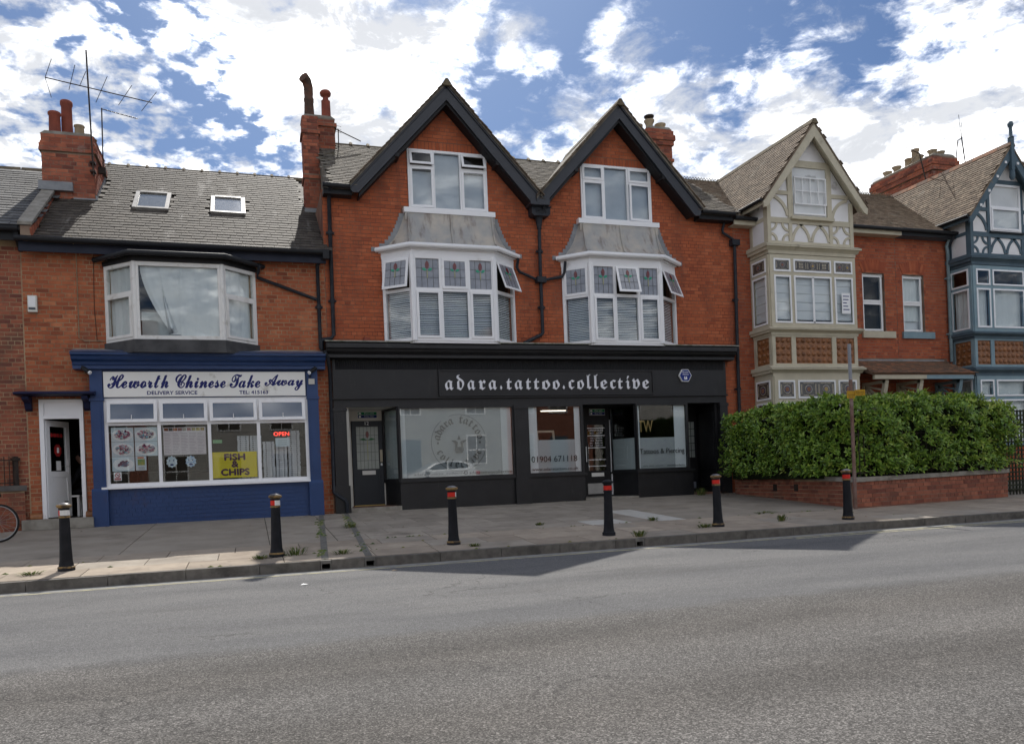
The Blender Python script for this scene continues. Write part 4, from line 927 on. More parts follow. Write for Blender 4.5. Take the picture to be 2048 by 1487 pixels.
sb = MB(); sb.box(4.32, 10.01, -.14, -.101, 2.645, 3.28); sb.box(4.32, 10.01, -.175, -.14, 2.645, 2.69); sb.box(4.32, 10.01, -.165, -.14, 3.245, 3.28); sb.box(4.32, 4.36, -.165, -.14, 2.69, 3.245); sb.box(9.97, 10.01, -.165, -.14, 2.69, 3.245)
sb.obj('board', m_black, sg)
fr_ = {'a': '𝖆', 'd': '𝖉', 'r': '𝖗', 't': '𝖙', 'o': '𝖔', 'c': '𝖈', 'l': '𝖑', 'e': '𝖊', 'i': '𝖎', 'v': '𝖛', '.': '.'}
fcx = lambda s: ''.join(fr_.get(c, c) for c in s)
posx = [129, 232, 327, 424, 514, 609, 669, 744, 842, 912, 985, 1079, 1165, 1224, 1298, 1385, 1449, 1508, 1595, 1662, 1733, 1793, 1885]
endx = [203, 297, 395, 487, 586, 636, 717, 815, 887, 960, 1057, 1143, 1192, 1275, 1360, 1425, 1490, 1568, 1647, 1705, 1773, 1860, 1943]
word = 'adara.tattoo.collective'
for ch, a, e in zip(word, posx, endx):
    # spacing of the letters along the board
    f0 = (a-129)/(1943-129); f1 = (e-129)/(1943-129); g_ = lambda f: 4.47+5.40*(f*(.930+.070*f))
    x0_, x1_ = g_(f0), g_(f1)
    if ch == '.': MB().prism([(x0_+.01, 2.84), ((x0_+x1_)/2, 2.79), (x1_-.01, 2.84), ((x0_+x1_)/2, 2.90)], -.158, -.14).obj('letter', m_letter, sg)
    else:
        hh = {'d': .37, 't': .28, 'l': .38, 'i': .345, 'v': .28}.get(ch, .245)
        text(fr_[ch], T(x0_, -.14, 2.785), w=x1_-x0_, h=hh, mat=m_letter, parent=sg, depth=.018, name='letter')
def pilaster(x0, x1, z1=2.42):
    p = MB(); p.box(x0, x1, -.13, .02, .62, z1); p.box(x0-.03, x1+.03, -.16, .02, gz(-.1)-.03, .62); p.box(x0-.02, x1+.02, -.15, .02, z1-.09, z1-.03)
    for i in range(5): xx = x0+.04+(x1-x0-.08)*(i+.5)/5; p.box(xx-.014, xx+.014, -.136, -.13, z1-.36, z1-.12)
    p.obj('pilaster', m_black, b2)
pilaster(1.84, 2.13); pilaster(6.18, 6.52); pilaster(11.97, 12.20)
def shopwin(x0, x1, nm='shop_window'):
    return window(b2, T(x0, -.045, .69), x1-x0, 1.73, [(x1-x0, [(1.73, '')])], m_black, fw=.045, name=nm, gm=m_glass3 if x0 < 5 else m_glass2, gt=.75)
s1 = shopwin(3.33, 6.18); s2 = shopwin(6.52, 8.0); s3 = shopwin(9.50, 11.0)
rs = MB()
rs.prism([(3.33, -.06), (8.02, -.06), (8.36, .9), (8.30, .9), (7.9, 0), (3.40, 0), (3.2, .9), (3.13, .9)], gz(0)-.05, .64, 'z'); rs.prism([(3.30, -.11), (8.07, -.11), (8.42, .9), (3.10, .9)], .64, .69, 'z'); rs.obj('stall_riser', m_black, b2)
rs = MB()
rs.prism([(9.50, -.06), (11.12, -.06), (11.45, .95), (11.4, .95), (11.05, 0), (9.58, 0), (9.28, .9), (9.21, .9)], gz(0)-.05, .64, 'z'); rs.prism([(9.46, -.11), (11.16, -.11), (11.5, .95), (9.17, .9)], .64, .69, 'z'); rs.obj('stall_riser', m_black, b2)
def side(A, B, film, nm='side_window'):
    w = dist2(A, B); o = window(b2, FR(A, B, .69), w, 1.73, [(w, [(1.73, '')])], m_black, fw=.04, name=nm, gm=m_glass2)
    MB(FR(A, B, .69)).box(.05, w-.05, .022, .026, .045, film).obj('frosted_film', m_film2, o); return o
side((3.13, .9), (3.33, -.045), 1.68); side((9.22, .9), (9.50, -.045), .86); side((8.0, -.045), (8.36, .9), .86); side((11.0, -.045), (11.42, .95), .86)
# films, white returns behind the glass
MB().box(3.39, 6.12, .005, .009, .74, 2.37).obj('frosted_film', m_film, s1)
MB().box(6.57, 7.95, .005, .009, .74, 1.55).obj('frosted_film', m_film, s2); MB().box(9.55, 10.95, .005, .009, .74, 1.54).obj('frosted_film', m_film, s3)
m_wpan = PM('window_board_white', (.78,.81,.83), (.72,.75,.77), ns=1, rough=.6)
for par, xa, xb in ((s1, 3.39, 3.50), (s1, 5.86, 6.12), (s2, 6.57, 6.80), (s2, 7.80, 7.95), (s3, 9.55, 9.62), (s3, 10.63, 10.95)): MB().box(xa, xb, -.008, -.002, .74, 2.37).obj('window_board', m_wpan, par)
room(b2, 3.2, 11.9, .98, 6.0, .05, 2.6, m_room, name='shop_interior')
MB().add([(3.2, 0, 2.5), (11.4, 0, 2.5), (11.4, 1.0, 2.5), (3.2, 1.0, 2.5)], [(3, 2, 1, 0)]).obj('shop_ceiling', m_roomg, b2)
# lobby one: door 12
m_lob = PM('lobby_cream', (.62,.60,.55), (.56,.54,.49), ns=1.5, rough=.7)
lb = MB(); lb.box(2.135, 2.20, .0, .95, 0, 2.5); lb.box(2.20, 2.34, .90, .97, .1, 2.5); lb.box(2.34, 3.13, .90, .97, 2.17, 2.5); lb.box(3.10, 3.135, .90, .97, .1, 2.17); lb.box(2.14, 3.3, 0, .96, 2.42, 2.48); lb.obj('lobby_wall', m_lob, b2)
MB().box(2.12, 3.34, -.08, .96, gz(-.1)-.02, .10).obj('lobby_step', m_cap, b2)
m_ltile = PM('lobby_tile', (.20,.10,.07), (.13,.09,.07), ns=9, rough=.6, isl=.3)
lt = []
for i in range(8):
    for j in range(6): lt.append((T(2.22+i*.14, .03+j*.155, .10) @ RZ(0) @ S(.13, .145, .012), b2))
flush(lt, 'floor_tile', 'floor_tiles', m_ltile)
m_dgrey = PM('door_charcoal', (.038,.042,.050), (.045,.05,.058), ns=1.5, rough=.38)
def panelled_door(x0, x1, y, z0, z1, mat, g0, g1, par=b2, nm='door'):
    d_ = MB(); m = .105
    d_.box(x0, x0+m, y-.03, y+.02, z0, z1); d_.box(x1-m, x1, y-.03, y+.02, z0, z1); d_.box(x0+m, x1-m, y-.03, y+.02, z1-.14, z1); d_.box(x0+m, x1-m, y-.03, y+.02, g0-.12, g0); d_.box(x0+m, x1-m, y-.03, y+.02, z0, z0+.16); d_.box(x0+m, x1-m, y-.018, y+.01, z0+.16, g0-.12)
    if g1 < z1-.15: d_.box(x0+m, x1-m, y-.03, y+.02, g1, z1-.14)
    return d_.obj(nm, mat, par), x0+m, x1-m
d12, gx0, gx1 = panelled_door(2.36, 3.10, .93, .12, 2.17, m_dgrey, 1.0, 2.03)
m_leadg = PM('leaded_obscure', (.36,.39,.36), (.30,.33,.31), ns=4, rough=.18, spec=.6)
MB().box(gx0, gx1, .925, .93, 1.0, 2.03).obj('pane', m_leadg, d12)
c = MB()
for i in range(1, 6): x = gx0+(gx1-gx0)*i/6; c.box(x-.004, x+.004, .918, .924, 1.0, 2.03)
for i in range(1, 5): z = 1.0+1.03*i/5; c.box(gx0, gx1, .9165, .9175, z-.004, z+.004)
c.obj('lead_came', m_came, d12)
dcx = (gx0+gx1)/2
MB().prism(ell(dcx, 1.84, .04, .085), .908, .914).obj('stained_flower', m_sred, d12)
gl_ = MB()
for s in (-1, 1): gl_.prism([(dcx, 1.70), (dcx+s*.09, 1.755), (dcx+s*.2, 1.72), (dcx+s*.1, 1.70)], .908, .914)
gl_.obj('stained_leaf', PM('stained_green_dark', (.03,.13,.05), rough=.3), d12); MB().box(dcx-.008, dcx+.008, .909, .914, 1.22, 1.70).obj('stained_stem', m_syel, d12)
MB().box(2.58, 2.90, .89, .90, .86, .96).box(2.60, 2.88, .886, .89, .885, .935).obj('letter_plate', PM('steel', (.5,.5,.5), rough=.35, metal=.8), d12)
MB().box(3.02, 3.08, .87, .90, 1.16, 1.46).obj('door_handle', PM('handle_brass', (.35,.31,.24), rough=.4, metal=.5), d12); MB().lathe([(.022, 1.07), (.03, 1.10), (.022, 1.13)], 10, (3.05, .885)).obj('door_lock', m_white, d12)
text('12', T(dcx, .899, 2.07), h=.085, mat=m_white, parent=d12, align='C', name='door_number')
MB().box(2.36, 3.10, .88, .90, .10, .125).obj('threshold', PM('brass', (.5,.36,.13), rough=.35, metal=.8), d12)
MB().box(2.205, 2.26, .86, .90, 1.92, 2.08).obj('door_closer', m_seal, d12); MB().box(2.22, 2.30, .85, .90, 1.45, 1.62).obj('entry_panel', m_iron, b2)
m_sgn = PM('sign_green', (.012,.20,.085), rough=.4); m_sbl = PM('sign_blue', (.012,.03,.16), rough=.4)
def fire_sign(x, y, z, w, lab):
    s = thing('fire_exit_sign', lab, 'sign', (x+w/2, y, z))
    MB().box(x, x+w, y-.006, y, z+.085, z+.155).obj('green_panel', m_sgn, s); MB().box(x, x+w, y-.006, y, z+.01, z+.08).obj('blue_panel', m_sbl, s); MB().box(x-.006, x+w+.006, y, y+.003, z, z+.165).obj('backing', m_white, s)
    text('Fire exit', T(x+.35*w, y-.006, z+.105), w=w*.5, h=.035, mat=m_white, parent=s, depth=.002); text('Keep clear', T(x+.35*w, y-.006, z+.028), w=w*.5, h=.035, mat=m_white, parent=s, depth=.002)
    MB().lathe([(.026, 0), (.026, .003)], 12).obj('symbol', m_white, s, mb=T(x+.05, y-.006, z+.045) @ RX(R(90)))
    MB().prism([(x+.02, z+.10), (x+.08, z+.10), (x+.08, z+.13), (x+.05, z+.145), (x+.02, z+.13)], y-.0085, y-.006).obj('symbol', m_white, s)
fire_sign(2.52, .897, 2.23, .46, 'green and blue fire exit sign above the number 12 door')
# lobby two: shop door
lw = MB(); lw.box(8.30, 8.44, .90, .97, .05, 2.5); lw.box(9.16, 9.26, .90, .97, .05, 2.5); lw.box(8.44, 9.16, .90, .97, 2.10, 2.5); lw.box(7.95, 9.55, -.0, .96, 2.42, 2.48); lw.obj('lobby_wall', m_blackm, b2)
MB().box(7.98, 9.52, -.06, .96, gz(-.1)-.03, .05).obj('lobby_step', m_cap, b2)
d2, hx0, hx1 = panelled_door(8.44, 9.16, .93, .06, 2.10, m_blackm, .74, 1.96)
MB().box(hx0, hx1, .928, .934, .74, 1.96).obj('pane', m_glass2, d2)
for z in (1.66, 1.34, 1.02, .85, 1.86): MB().box(hx0-.01, hx1+.01, .905, .915, z, z+.018).obj('door_bar', m_white, d2)
lines = ['OPEN HOURS', 'MON  -  CLOSED', 'TUES  -  10:00-5:00', 'WED  -  10:00-5:00', 'THUR  -  10:00-5:00', 'FRI  -  10:00-5:00', 'SAT  -  10:00-5:00']
for i, ln in enumerate(lines): text(ln, T((hx0+hx1)/2, .922, 1.785-i*.066), w=.42 if i == 0 else .36, h=.05 if i == 0 else .034, mat=m_letter, parent=d2, align='C', depth=.002, name='opening_hours')
MB().box(8.62, 8.98, .892, .90, .58, .68).obj('letter_plate', m_upvcd, d2); MB().box(8.50, 9.12, .89, .90, .12, .40).obj('kick_plate', PM('plate_steel', (.45,.45,.44), (.38,.38,.37), ns=5, rough=.45, metal=.4), d2)
MB().tube([(8.475, .86, .98), (8.475, .86, 1.38)], .014, 8).obj('door_pull', m_white, d2)
MB().box(9.185, 9.215, .86, .90, .08, 2.08).obj('door_edge_strip', m_white, b2)
fire_sign(8.62, .885, 2.21, .44, 'green and blue fire exit sign above the shop door with opening hours'); 
# lobby three: black side door with small leaded panes
lw = MB(); lw.box(11.88, 11.96, -.0, 1.02, 0, 2.5); lw.box(11.42, 11.52, .95, 1.02, 0, 2.5); lw.box(11.50, 11.9, .96, 1.02, 2.06, 2.5); lw.box(11.0, 12.0, 0, 1.02, 2.42, 2.48); lw.obj('lobby_wall', m_blackm, b2)
MB().box(11.14, 11.96, -.05, 1.0, gz(-.1)-.03, .045).obj('lobby_step', m_ltile, b2)
d3 = MB().box(11.50, 11.90, .97, 1.01, .05, 2.06).obj('door', m_blackm, b2)
for i in range(5):
    for j in range(2): MB().box(11.58+j*.12, 11.68+j*.12, .960, .968, 1.0+i*.2, 1.185+i*.2).obj('pane', m_leadg, d3)
MB().box(11.53, 11.80, .955, .967, .14, .32).obj('kick_plate', m_pipeg, d3)
MB().box(11.865, 11.88, .08, .8, .2, .56).box(11.865, 11.88, .08, .8, .66, 2.2).obj('wall_panel', m_black, b2)

# lettering on the glass
ring = MB(T(4.79, -.024, 1.54))
ng = 56
for i in range(ng):
    if i in (17, 18, 19): continue
    a0, a1 = 2*math.pi*i/ng, 2*math.pi*(i+1)/ng
    ring.prism([(.685*math.cos(a0), .685*math.sin(a0)), (.685*math.cos(a1), .685*math.sin(a1)), (.675*math.cos(a1), .675*math.sin(a1)), (.675*math.cos(a0), .675*math.sin(a0))], -.002, 0)
logo = thing('window_logo', 'round grey adara tattoo collective logo printed on the large frosted window', 'logo', (4.79, -.04, .86))
ring.obj('ring', m_print, logo)
def arc_text(s, c, rad, a0, a1, h, flip=False):
    n = len(s); vs = []; fs = []
    for i, ch in enumerate(s):
        if ch == ' ': continue
        a = R(a0+(a1-a0)*(i+.5)/n)
        rot = a-math.pi/2 if not flip else a+math.pi/2
        M = T(c[0]+rad*math.cos(a), -.024, c[1]+rad*math.sin(a)) @ RY(-rot) @ T(0, 0, -h/2)
        v, f = text(fr_.get(ch, ch), M, h=h*(1.3 if ch in 'dtl' else 1), align='C', depth=.002); k = len(vs); vs += v; fs += [tuple(q+k for q in g) for g in f]
    me = bpy.data.meshes.new('ring_lettering'); me.from_pydata(vs, [], fs); me.materials.append(m_print); me.update(); return link('ring_lettering', me, logo)
arc_text('adara tattoo', (4.79, 1.54), .535, 172, 8, .15); arc_text('collective', (4.79, 1.54), .535, 198, 342, .15, True)
for s in (-1, 1): MB().prism([(4.79+s*.52, 1.50), (4.79+s*.545, 1.54), (4.79+s*.52, 1.58), (4.79+s*.495, 1.54)], -.026, -.024).obj('diamond', m_print, logo)
em = MB(); em.prism([(4.60, 1.60), (4.70, 1.52), (4.68, 1.36), (4.72, 1.30), (4.86, 1.30), (4.90, 1.36), (4.88, 1.52), (4.98, 1.60), (4.88, 1.60), (4.82, 1.56), (4.84, 1.44), (4.74, 1.44), (4.76, 1.56), (4.70, 1.60)], -.026, -.024); em.prism([(4.75, 1.62), (4.83, 1.62), (4.79, 1.72)], -.026, -.024); em.obj('emblem', m_print, logo)
def vinyl(body, x, z, w, h, lab, mat=m_print2): 
    return text(body, T(x, -.022, z), w=w, h=h, mat=mat, name='window_lettering', depth=.002, label=lab, cat='lettering')
vinyl('adara_tattoo_collective', 3.66, .775, 1.30, .075, 'small adara tattoo collective handle at the lower left of the large window', m_print)
vinyl('adaratattoocollective', 5.02, .775, 1.08, .075, 'small adaratattoocollective handle at the lower right of the large window')
ic = thing('social_icon', 'small dark square icon between the two handles on the large window', 'icon', (4.93, -.04, .775)); MB().box(4.89, 4.97, -.024, -.022, .775, .855).obj('square', m_print2, ic); MB().prism([(4.93+.022*math.cos(i*math.pi/5), .815+.022*math.sin(i*math.pi/5)) for i in range(10)], -.026, -.0242).obj('circle', m_film, ic)
vinyl('01904 671118', 6.62, 1.0, 1.22, .15, 'phone number 01904 671118 printed on the middle shop window')
vinyl('www.adaratattoo.co.uk', 6.62, .79, 1.24, .075, 'website address printed below the phone number on the middle window')
vinyl('Tattoos & Piercing', 9.60, 1.08, 1.30, .17, 'Tattoos & Piercing printed on the right-hand frosted window')
vinyl('adara_tattoo_collective', 9.68, .785, .58, .036, 'tiny handle at lower left under Tattoos & Piercing', m_print); vinyl('adaratattoocollective', 10.38, .785, .52, .036, 'tiny handle at lower right under Tattoos & Piercing')
m_gold = PM('letters_gold', (.50,.34,.14), rough=.4, metal=.3)
text('TW', T(9.70, .22, 1.70), w=.42, h=.30, mat=m_gold, name='gold_letters', label='gold letters TW hanging inside the right-hand shop window', cat='lettering', depth=.015)
# burglar alarm
al = thing('alarm_box', 'blue hexagonal burglar alarm box on the black fascia', 'alarm', (10.94, -.1, 3.0))
hexp = lambda r: [(10.94+r*math.cos(R(60*i)), 3.135+r*math.sin(R(60*i))) for i in range(6)]
MB().prism(hexp(.185), -.16, -.101).obj('casing', m_white, al); MB().prism(hexp(.165), -.168, -.16).obj('face', PM('alarm_blue', (.02,.04,.22), rough=.35), al)
text('Minster', T(10.94, -.168, 3.205), h=.045, mat=m_white, parent=al, align='C', depth=.002); text('Alarms', T(10.94, -.168, 3.145), h=.045, mat=m_white, parent=al, align='C', depth=.002)
MB().box(10.90, 10.93, -.171, -.168, 3.03, 3.11).box(10.95, 10.98, -.171, -.168, 3.03, 3.11).box(10.895, 10.985, -.1705, -.1683, 3.03, 3.065).obj('emblem', m_white, al)
# ceiling light and furniture seen through the glass
lf = thing('ceiling_light', 'lit white strip light on the shop ceiling behind the middle window', 'light', (7.9, 2.2, 2.45)); MB().box(7.7, 8.5, 2.1, 2.3, 2.46, 2.52).obj('fitting', m_white, lf); MB().box(7.75, 8.45, 2.13, 2.27, 2.44, 2.46).obj('tube', PM('lit_tube', (1,1,1), emit=((1, .86, .68), 1.2)), lf)
mf = thing('wall_mirror', 'white framed mirror leaning inside behind the middle window', 'mirror', (8.0, 2.6, 1.1)); Mm = T(7.75, 2.6, 1.25) @ RX(R(-12)); MB(Mm).box(0, .55, -.02, .02, 0, .06).box(0, .55, -.02, .02, .64, .7).box(0, .06, -.02, .02, .06, .64).box(.49, .55, -.02, .02, .06, .64).obj('frame', m_white, mf); MB(Mm).box(.06, .49, -.005, .01, .06, .64).obj('mirror_glass', PM('mirror', (.6,.6,.6), rough=.05, metal=1), mf)
ct = thing('reception_counter', 'dark timber counter inside the black shop behind the windows', 'counter', (8.6, 3.5, .05)); MB().box(6.6, 10.2, 3.4, 3.9, .05, 1.08).obj('body', m_floor, ct); MB().box(6.5, 10.3, 3.35, 3.95, 1.08, 1.13).obj('top', PM('counter_top', (.10,.07,.05), rough=.4), ct)
# ================================================================== the half-timbered pair on the right
b3 = thing('half_timbered_house', 'cream half-timbered house with gabled square bay and stained glass', 'building', (15.4, 0, 0))
b4 = thing('half_timbered_house', 'blue-grey half-timbered house with gabled square bay at the right edge', 'building', (21, 0, 0))
w_up = [(16.90, 17.68, 4.42, 6.10), (18.34, 19.12, 4.42, 6.10)]
doors_ = [(16.75, 17.75, -.1, 2.62), (18.45, 19.45, -.1, 2.62)]
bx3, bx4 = (13.19, 15.93), (20.10, 22.82)
def house_wall(b, x0, x1, holes, bh):
    wb = MB(); panel(wb, [(x0, -.2), (x1, -.2), (x1, 7.33), (x0, 7.33)], holes, 0); shell(wb, x0, x1, 9.0, -.2, 7.33)
    w = wb.obj('wall', m_mortar_dark, b); return w, lay(I4, x0, x1, -.05, 7.2, w, holes=holes+bh, proud=.005)
h3 = [w_up[0], doors_[0], (bx3[0]+.2, bx3[1]-.2, .9, 6.3)]; h4 = [w_up[1], doors_[1], (bx4[0]+.2, bx4[1]-.2, .9, 6.3)]
arch = lambda h: [(h[0]-.14, h[1]+.14, 6.10, 6.50)]
w3, bricks3 = house_wall(b3, 12.665, 18.10, h3, [(bx3[0], bx3[1], -.2, 7.3)]+[(16.3, 18.2, 3.2, 3.6)])
w4, bricks4 = house_wall(b4, 18.105, 24.5, h4, [(bx4[0], bx4[1], -.2, 7.3)]+[(18, 19.9, 3.2, 3.6)])
for w_, bl_, hw in ((w3, bricks3, w_up[0]), (w4, bricks4, w_up[1])):
    cx = (hw[0]+hw[1])/2; n = 11
    for i in range(n):          # rubbed segmental arch, fanned bricks
        a = R(90+26*(1-2*(i+.5)/n)); rad = .98
        bl_.append((T(cx+rad*math.cos(a), .003, 5.36+rad*math.sin(a)) @ RY(math.pi/2-a) @ S(.082, .034, .30), w_))
# roofs
def slope_prism(mb, pts): mb.add(pts, [(0, 1, 2, 3)])
for b, x0, x1, cx in ((b3, 12.665, 18.10, 14.56), (b4, 18.10, 24.5, 21.46)):
    rf = MB(); rf.prism([(-.30, 7.34), (3.47, 9.72), (9.3, 7.34), (9.3, 7.27), (-.30, 7.27)], x0+.001, x1-.001, 'x'); ro = rf.obj('roof', m_tile, b)
    sv = Vector((0, 3.77, 2.38)); Ls = sv.length
    ts = tiles((x0, -.34, 7.335), (1, 0, 0), sv, [(0, 0), (x1-x0, 0), (x1-x0, Ls), (0, Ls)], .105, .165, .014, ro, jit=.006)
    hid = lambda p: p.z < 9.75-1.30*abs(p.x-cx)-.02
    keep_ = [p for p in ts if not hid(p[0].translation)]
    # steep gable roof running back to the main ridge
    L, Rr = cx-1.64, cx+1.64; ze = 9.78-1.31*1.64
    g = MB(); g.prism([(cx, 9.78), (L, ze), (L, ze-.06), (cx, 9.71)], -1.10, 3.6); g.prism([(cx, 9.78), (Rr, ze), (Rr, ze-.06), (cx, 9.71)], -1.10, 3.6); go = g.obj('gable_roof', m_tile, b)
    yb = lambda z: (z-7.34)/.631-.30
    up_ = Vector((1.64, 0, 1.31*1.64)); Lg = up_.length
    poly = [(3.7-yb(ze)-.1, 0), (4.80, 0), (4.80, Lg), (3.7-yb(9.7)-.1, Lg)]
    tiles((L-.04, 3.7, ze-.04), (0, -1, 0), up_, poly, .105, .165, .014, go, jit=.005, out=keep_)
    tiles((Rr+.04, -1.10, ze-.04), (0, 1, 0), Vector((-1.64, 0, 1.31*1.64)), [(.05, 0), (1.6, 0), (4.4, Lg), (.05, Lg)], .105, .165, .009, go, jit=.005, out=keep_)
    flush(keep_, 'roof_tile', 'roof_tiles', m_tile)
    for i in range(11): MB().prism([(cx-.12, 9.70), (cx-.05, 9.83), (cx+.05, 9.83), (cx+.12, 9.70)], -1.13+i*.43, -.71+i*.43).obj('ridge_tile', m_tile_clay if b is b4 else m_ridge, go)
    n = int((x1-x0)/.30)
    for i in range(n):
        c = MB(); xa = x0+i*(x1-x0)/n; c.prism([(3.37, 9.68), (3.44, 9.78), (3.50, 9.78), (3.57, 9.68)], xa, xa+(x1-x0)/n-.008, 'x')
        for j in range(3): c.tube([(xa+.05+j*.1-.035, 3.47, 9.77), (xa+.05+j*.1-.03, 3.47, 9.83), (xa+.05+j*.1, 3.47, 9.86), (xa+.05+j*.1+.03, 3.47, 9.83), (xa+.05+j*.1+.035, 3.47, 9.77)], .012, 5)
        c.obj('ridge_tile', m_ridge, ro)
    paint = m_cream if b is b3 else m_teal
    # eaves gutters along the gable's sides and along the main wall
    gutter(b, [(L-.06, -1.05, ze-.04), (L-.06, .18, ze-.04)], r=.05); MB().box(L+.0, L+.04, -1.0, .15, ze-.16, ze-.05).obj('side_fascia', paint, b)
    ga, gb = ((12.52, bx3[0]), (bx3[1], 18.1)) if b is b3 else ((18.1, bx4[0]), (bx4[1], 24.5))
    for xa, xb in (ga, gb):
        gutter(b, [(xa, -.36, 7.31), (xb, -.36, 7.30)], r=.055); MB().box(xa, xb, -.30, -.26, 7.15, 7.27).obj('fascia', paint if b is b3 else m_gutter, b); MB().box(xa, xb, -.26, -.0, 7.15, 7.17).obj('soffit', paint, b)
# square bays
_dm = {}
def dome(par, M, r):
    if 'd' not in _dm:
        m = MB(); n = 8; m.lathe([(1.0, 0), (.86, .30), (.5, .58), (.12, .68)], n); _dm['d'] = m.mesh('boss', m_terra)
    link('terracotta_boss', _dm['d'], par, mb=M @ RX(R(90)) @ S(r, r, r))
def square_bay(b, x0, x1, pl, pd, third, D=-.8):
    w = x1-x0; a = D
    def ring(o, z0, z1, name='bay_cornice', mt=pl): return MB().box(x0-o, x1+o, a-o, -.01, z0, z1).obj(name, mt, b)
    # cornices
    for z, top in ((3.03, 3.27), (4.12, 4.31), (6.27, 6.52)):
        c = MB(); h = top-z
        c.box(x0-.03, x1+.03, a-.03, -.01, z, z+h*.35); c.prism([(a-.03, z+h*.35), (a-.11, z+h*.68), (-.01, z+h*.68), (-.01, z+h*.35)], x0-.11, x1+.11, 'x'); c.box(x0-.15, x1+.15, a-.15, -.01, z+h*.68, z+h*.86); c.prism([(a-.16, z+h*.86), (a-.02, top+.03), (-.01, top+.03), (-.01, z+h*.86)], x0-.14, x1+.14, 'x')
        c.obj('bay_cornice', pd if b is b4 else pl, b)
    ring(.0, -.2, .95, 'bay_base', m_brick3)
    sm = m_white if b is b3 else m_upvc; mx = [(.68), (1.98), w]
    if third == 'cream':
        lo = [(1.42, 's+w'), (1.92, 's+d')]; lo2 = [(1.42, 's+n'), (2.06, 's+d')]
    else:
        lo = [(1.30, 's+n'), (1.92, 's')]; lo2 = [(1.42, 's+n'), (2.06, 's+n')]
    for z, rows in ((4.33, lo), (.97, lo2)):
        h = rows[1][0]
        window(b, T(x0, a, z), w, h, [(mx[0], rows), (mx[1], rows), (mx[2], rows)], pl, fw=.12, name='bay_window', smat=sm, sw=.035)
        window(b, FR((x0, -.01), (x0, a), z), -a-.01, h, [(-a-.01, rows)], pl, fw=.1, name='bay_window', smat=sm, sw=.035)
        window(b, FR((x1, a), (x1, -.01), z), -a-.01, h, [(-a-.01, rows)], pl, fw=.1, name='bay_window', smat=sm, sw=.035)
    if third == 'cream':
        f = MB(); f.box(x0+1.30, x0+1.36, a-.055, a-.03, 4.45, 5.68); f.obj('glazing_bar', m_white, b)
    # terracotta panel storey
    pz0, pz1 = 3.30, 4.12
    p = MB(); p.box(x0+.02, x1-.02, a+.02, -.01, pz0, pz1); panel_ = p.obj('terracotta_panel', m_terra, b)
    f = MB()
    for xa, xb in ((x0, x0+.10), (x0+.60, x0+.74), (x0+1.90, x0+2.04), (x1-.10, x1)): f.box(xa, xb, a-.012, a+.02, pz0, pz1)
    for xa, xb in ((x0+.10, x0+.60), (x0+.74, x0+1.90), (x0+2.04, x1-.10)): f.box(xa, xb, a-.01, a+.02, pz0, pz0+.07); f.box(xa, xb, a-.01, a+.02, pz1-.05, pz1)
    f.box(x0-.012, x0+.02, a+.02, a+.12, pz0, pz1); f.box(x0-.012, x0+.02, -.12, -.01, pz0, pz1); f.box(x0-.01, x0+.02, a+.12, -.12, pz0, pz0+.07); f.box(x0-.01, x0+.02, a+.12, -.12, pz1-.05, pz1)
    f.obj('panel_frame', pl, b)
    for xa, xb, n in ((x0+.10, x0+.60, 3), (x0+.74, x0+1.90, 7), (x0+2.04, x1-.10, 3 if x1-x0 < 2.8 else 3)):
        for i in range(n):
            for j in range(4): dome(panel_, T(xa+(xb-xa)*(i+.5)/n, a+.02, pz0+.07+(pz1-pz0-.12)*(j+.5)/4), .066)
    for i in range(3):
        for j in range(4): dome(panel_, T(x0+.02, a+.12+(-.12-a-.12)*(i+.5)/3, pz0+.07+(pz1-pz0-.12)*(j+.5)/4) @ RZ(R(-90)), .066)
    # rendered band and gable
    cx = (x0+x1)/2; rend = MB(); rend.prism([(x0, 6.52), (x1, 6.52), (x1, 7.78), (cx, 9.60), (x0, 7.78)], a+.03, 0.6); ro = rend.obj('render_wall', m_render, b)
    tb = MB(); y = a+.03; t = .035; u = m_teal if b is b4 else m_cream
    wl, wr = cx-.60, cx+.60
    tb.box(x0-.01, x0+.10, y-.05, y+.12, 6.52, 7.75); tb.box(x1-.10, x1+.01, y-.05, y+.12, 6.52, 7.75)
    tb.box(x0+.10, x1-.10, y-t-.002, y, 6.52, 6.62); tb.box(x0+.10, x1-.10, y-t-.004, y, 7.10, 7.24)
    for xx in (wl-.10, wr): tb.box(xx, xx+.10, y-t-.006, y, 7.24, 8.75); tb.box(xx, xx+.10, y-t-.006, y, 6.62, 7.10)
    tb.box(wl, wr, y-t-.006, y, 8.66, 8.80)
    for xa, xb in ((x0+.10, wl-.10), (wr+.10, x1-.10)): tb.box(xa, xb, y-t, y, 7.86, 7.96)
    tb.obj('timber_frame', u, b)
    def brace(*q, **k): MB().arc(*q, **k).obj('curved_brace', u, b)
    brace((x0+.05, 7.22), wl-.16-x0, 8, 80, .085, t-.004, y-.001); brace((x1-.05, 7.22), x1-wr-.16, 172, 100, .085, t-.004, y-.001)
    cw = (wr-wl); 
    for c0, a0, a1 in ((wl-.02, 75, 6), (wl+cw/2, 172, 105), (wl+cw/2, 75, 8), (wr+.02, 174, 105)): brace((c0, 6.58), cw/2*.98, a0, a1, .075, t-.006, y-.001)
    for sx0, sx1 in ((x0+.10, wl-.10), (wr+.10, x1-.10)):
        mw = (sx1-sx0)/2; mz = .24; r = .19
        for qx in (sx0, sx1):
            for qz, (p0, p1) in ((6.62, (0, 90)), (7.10, (270, 360))):
                a0, a1 = (p0, p1) if qx == sx0 else (180-p0, 180-p1)
                brace((qx, qz), r, a0, a1, .06, t-.006, y-.001, n=6)
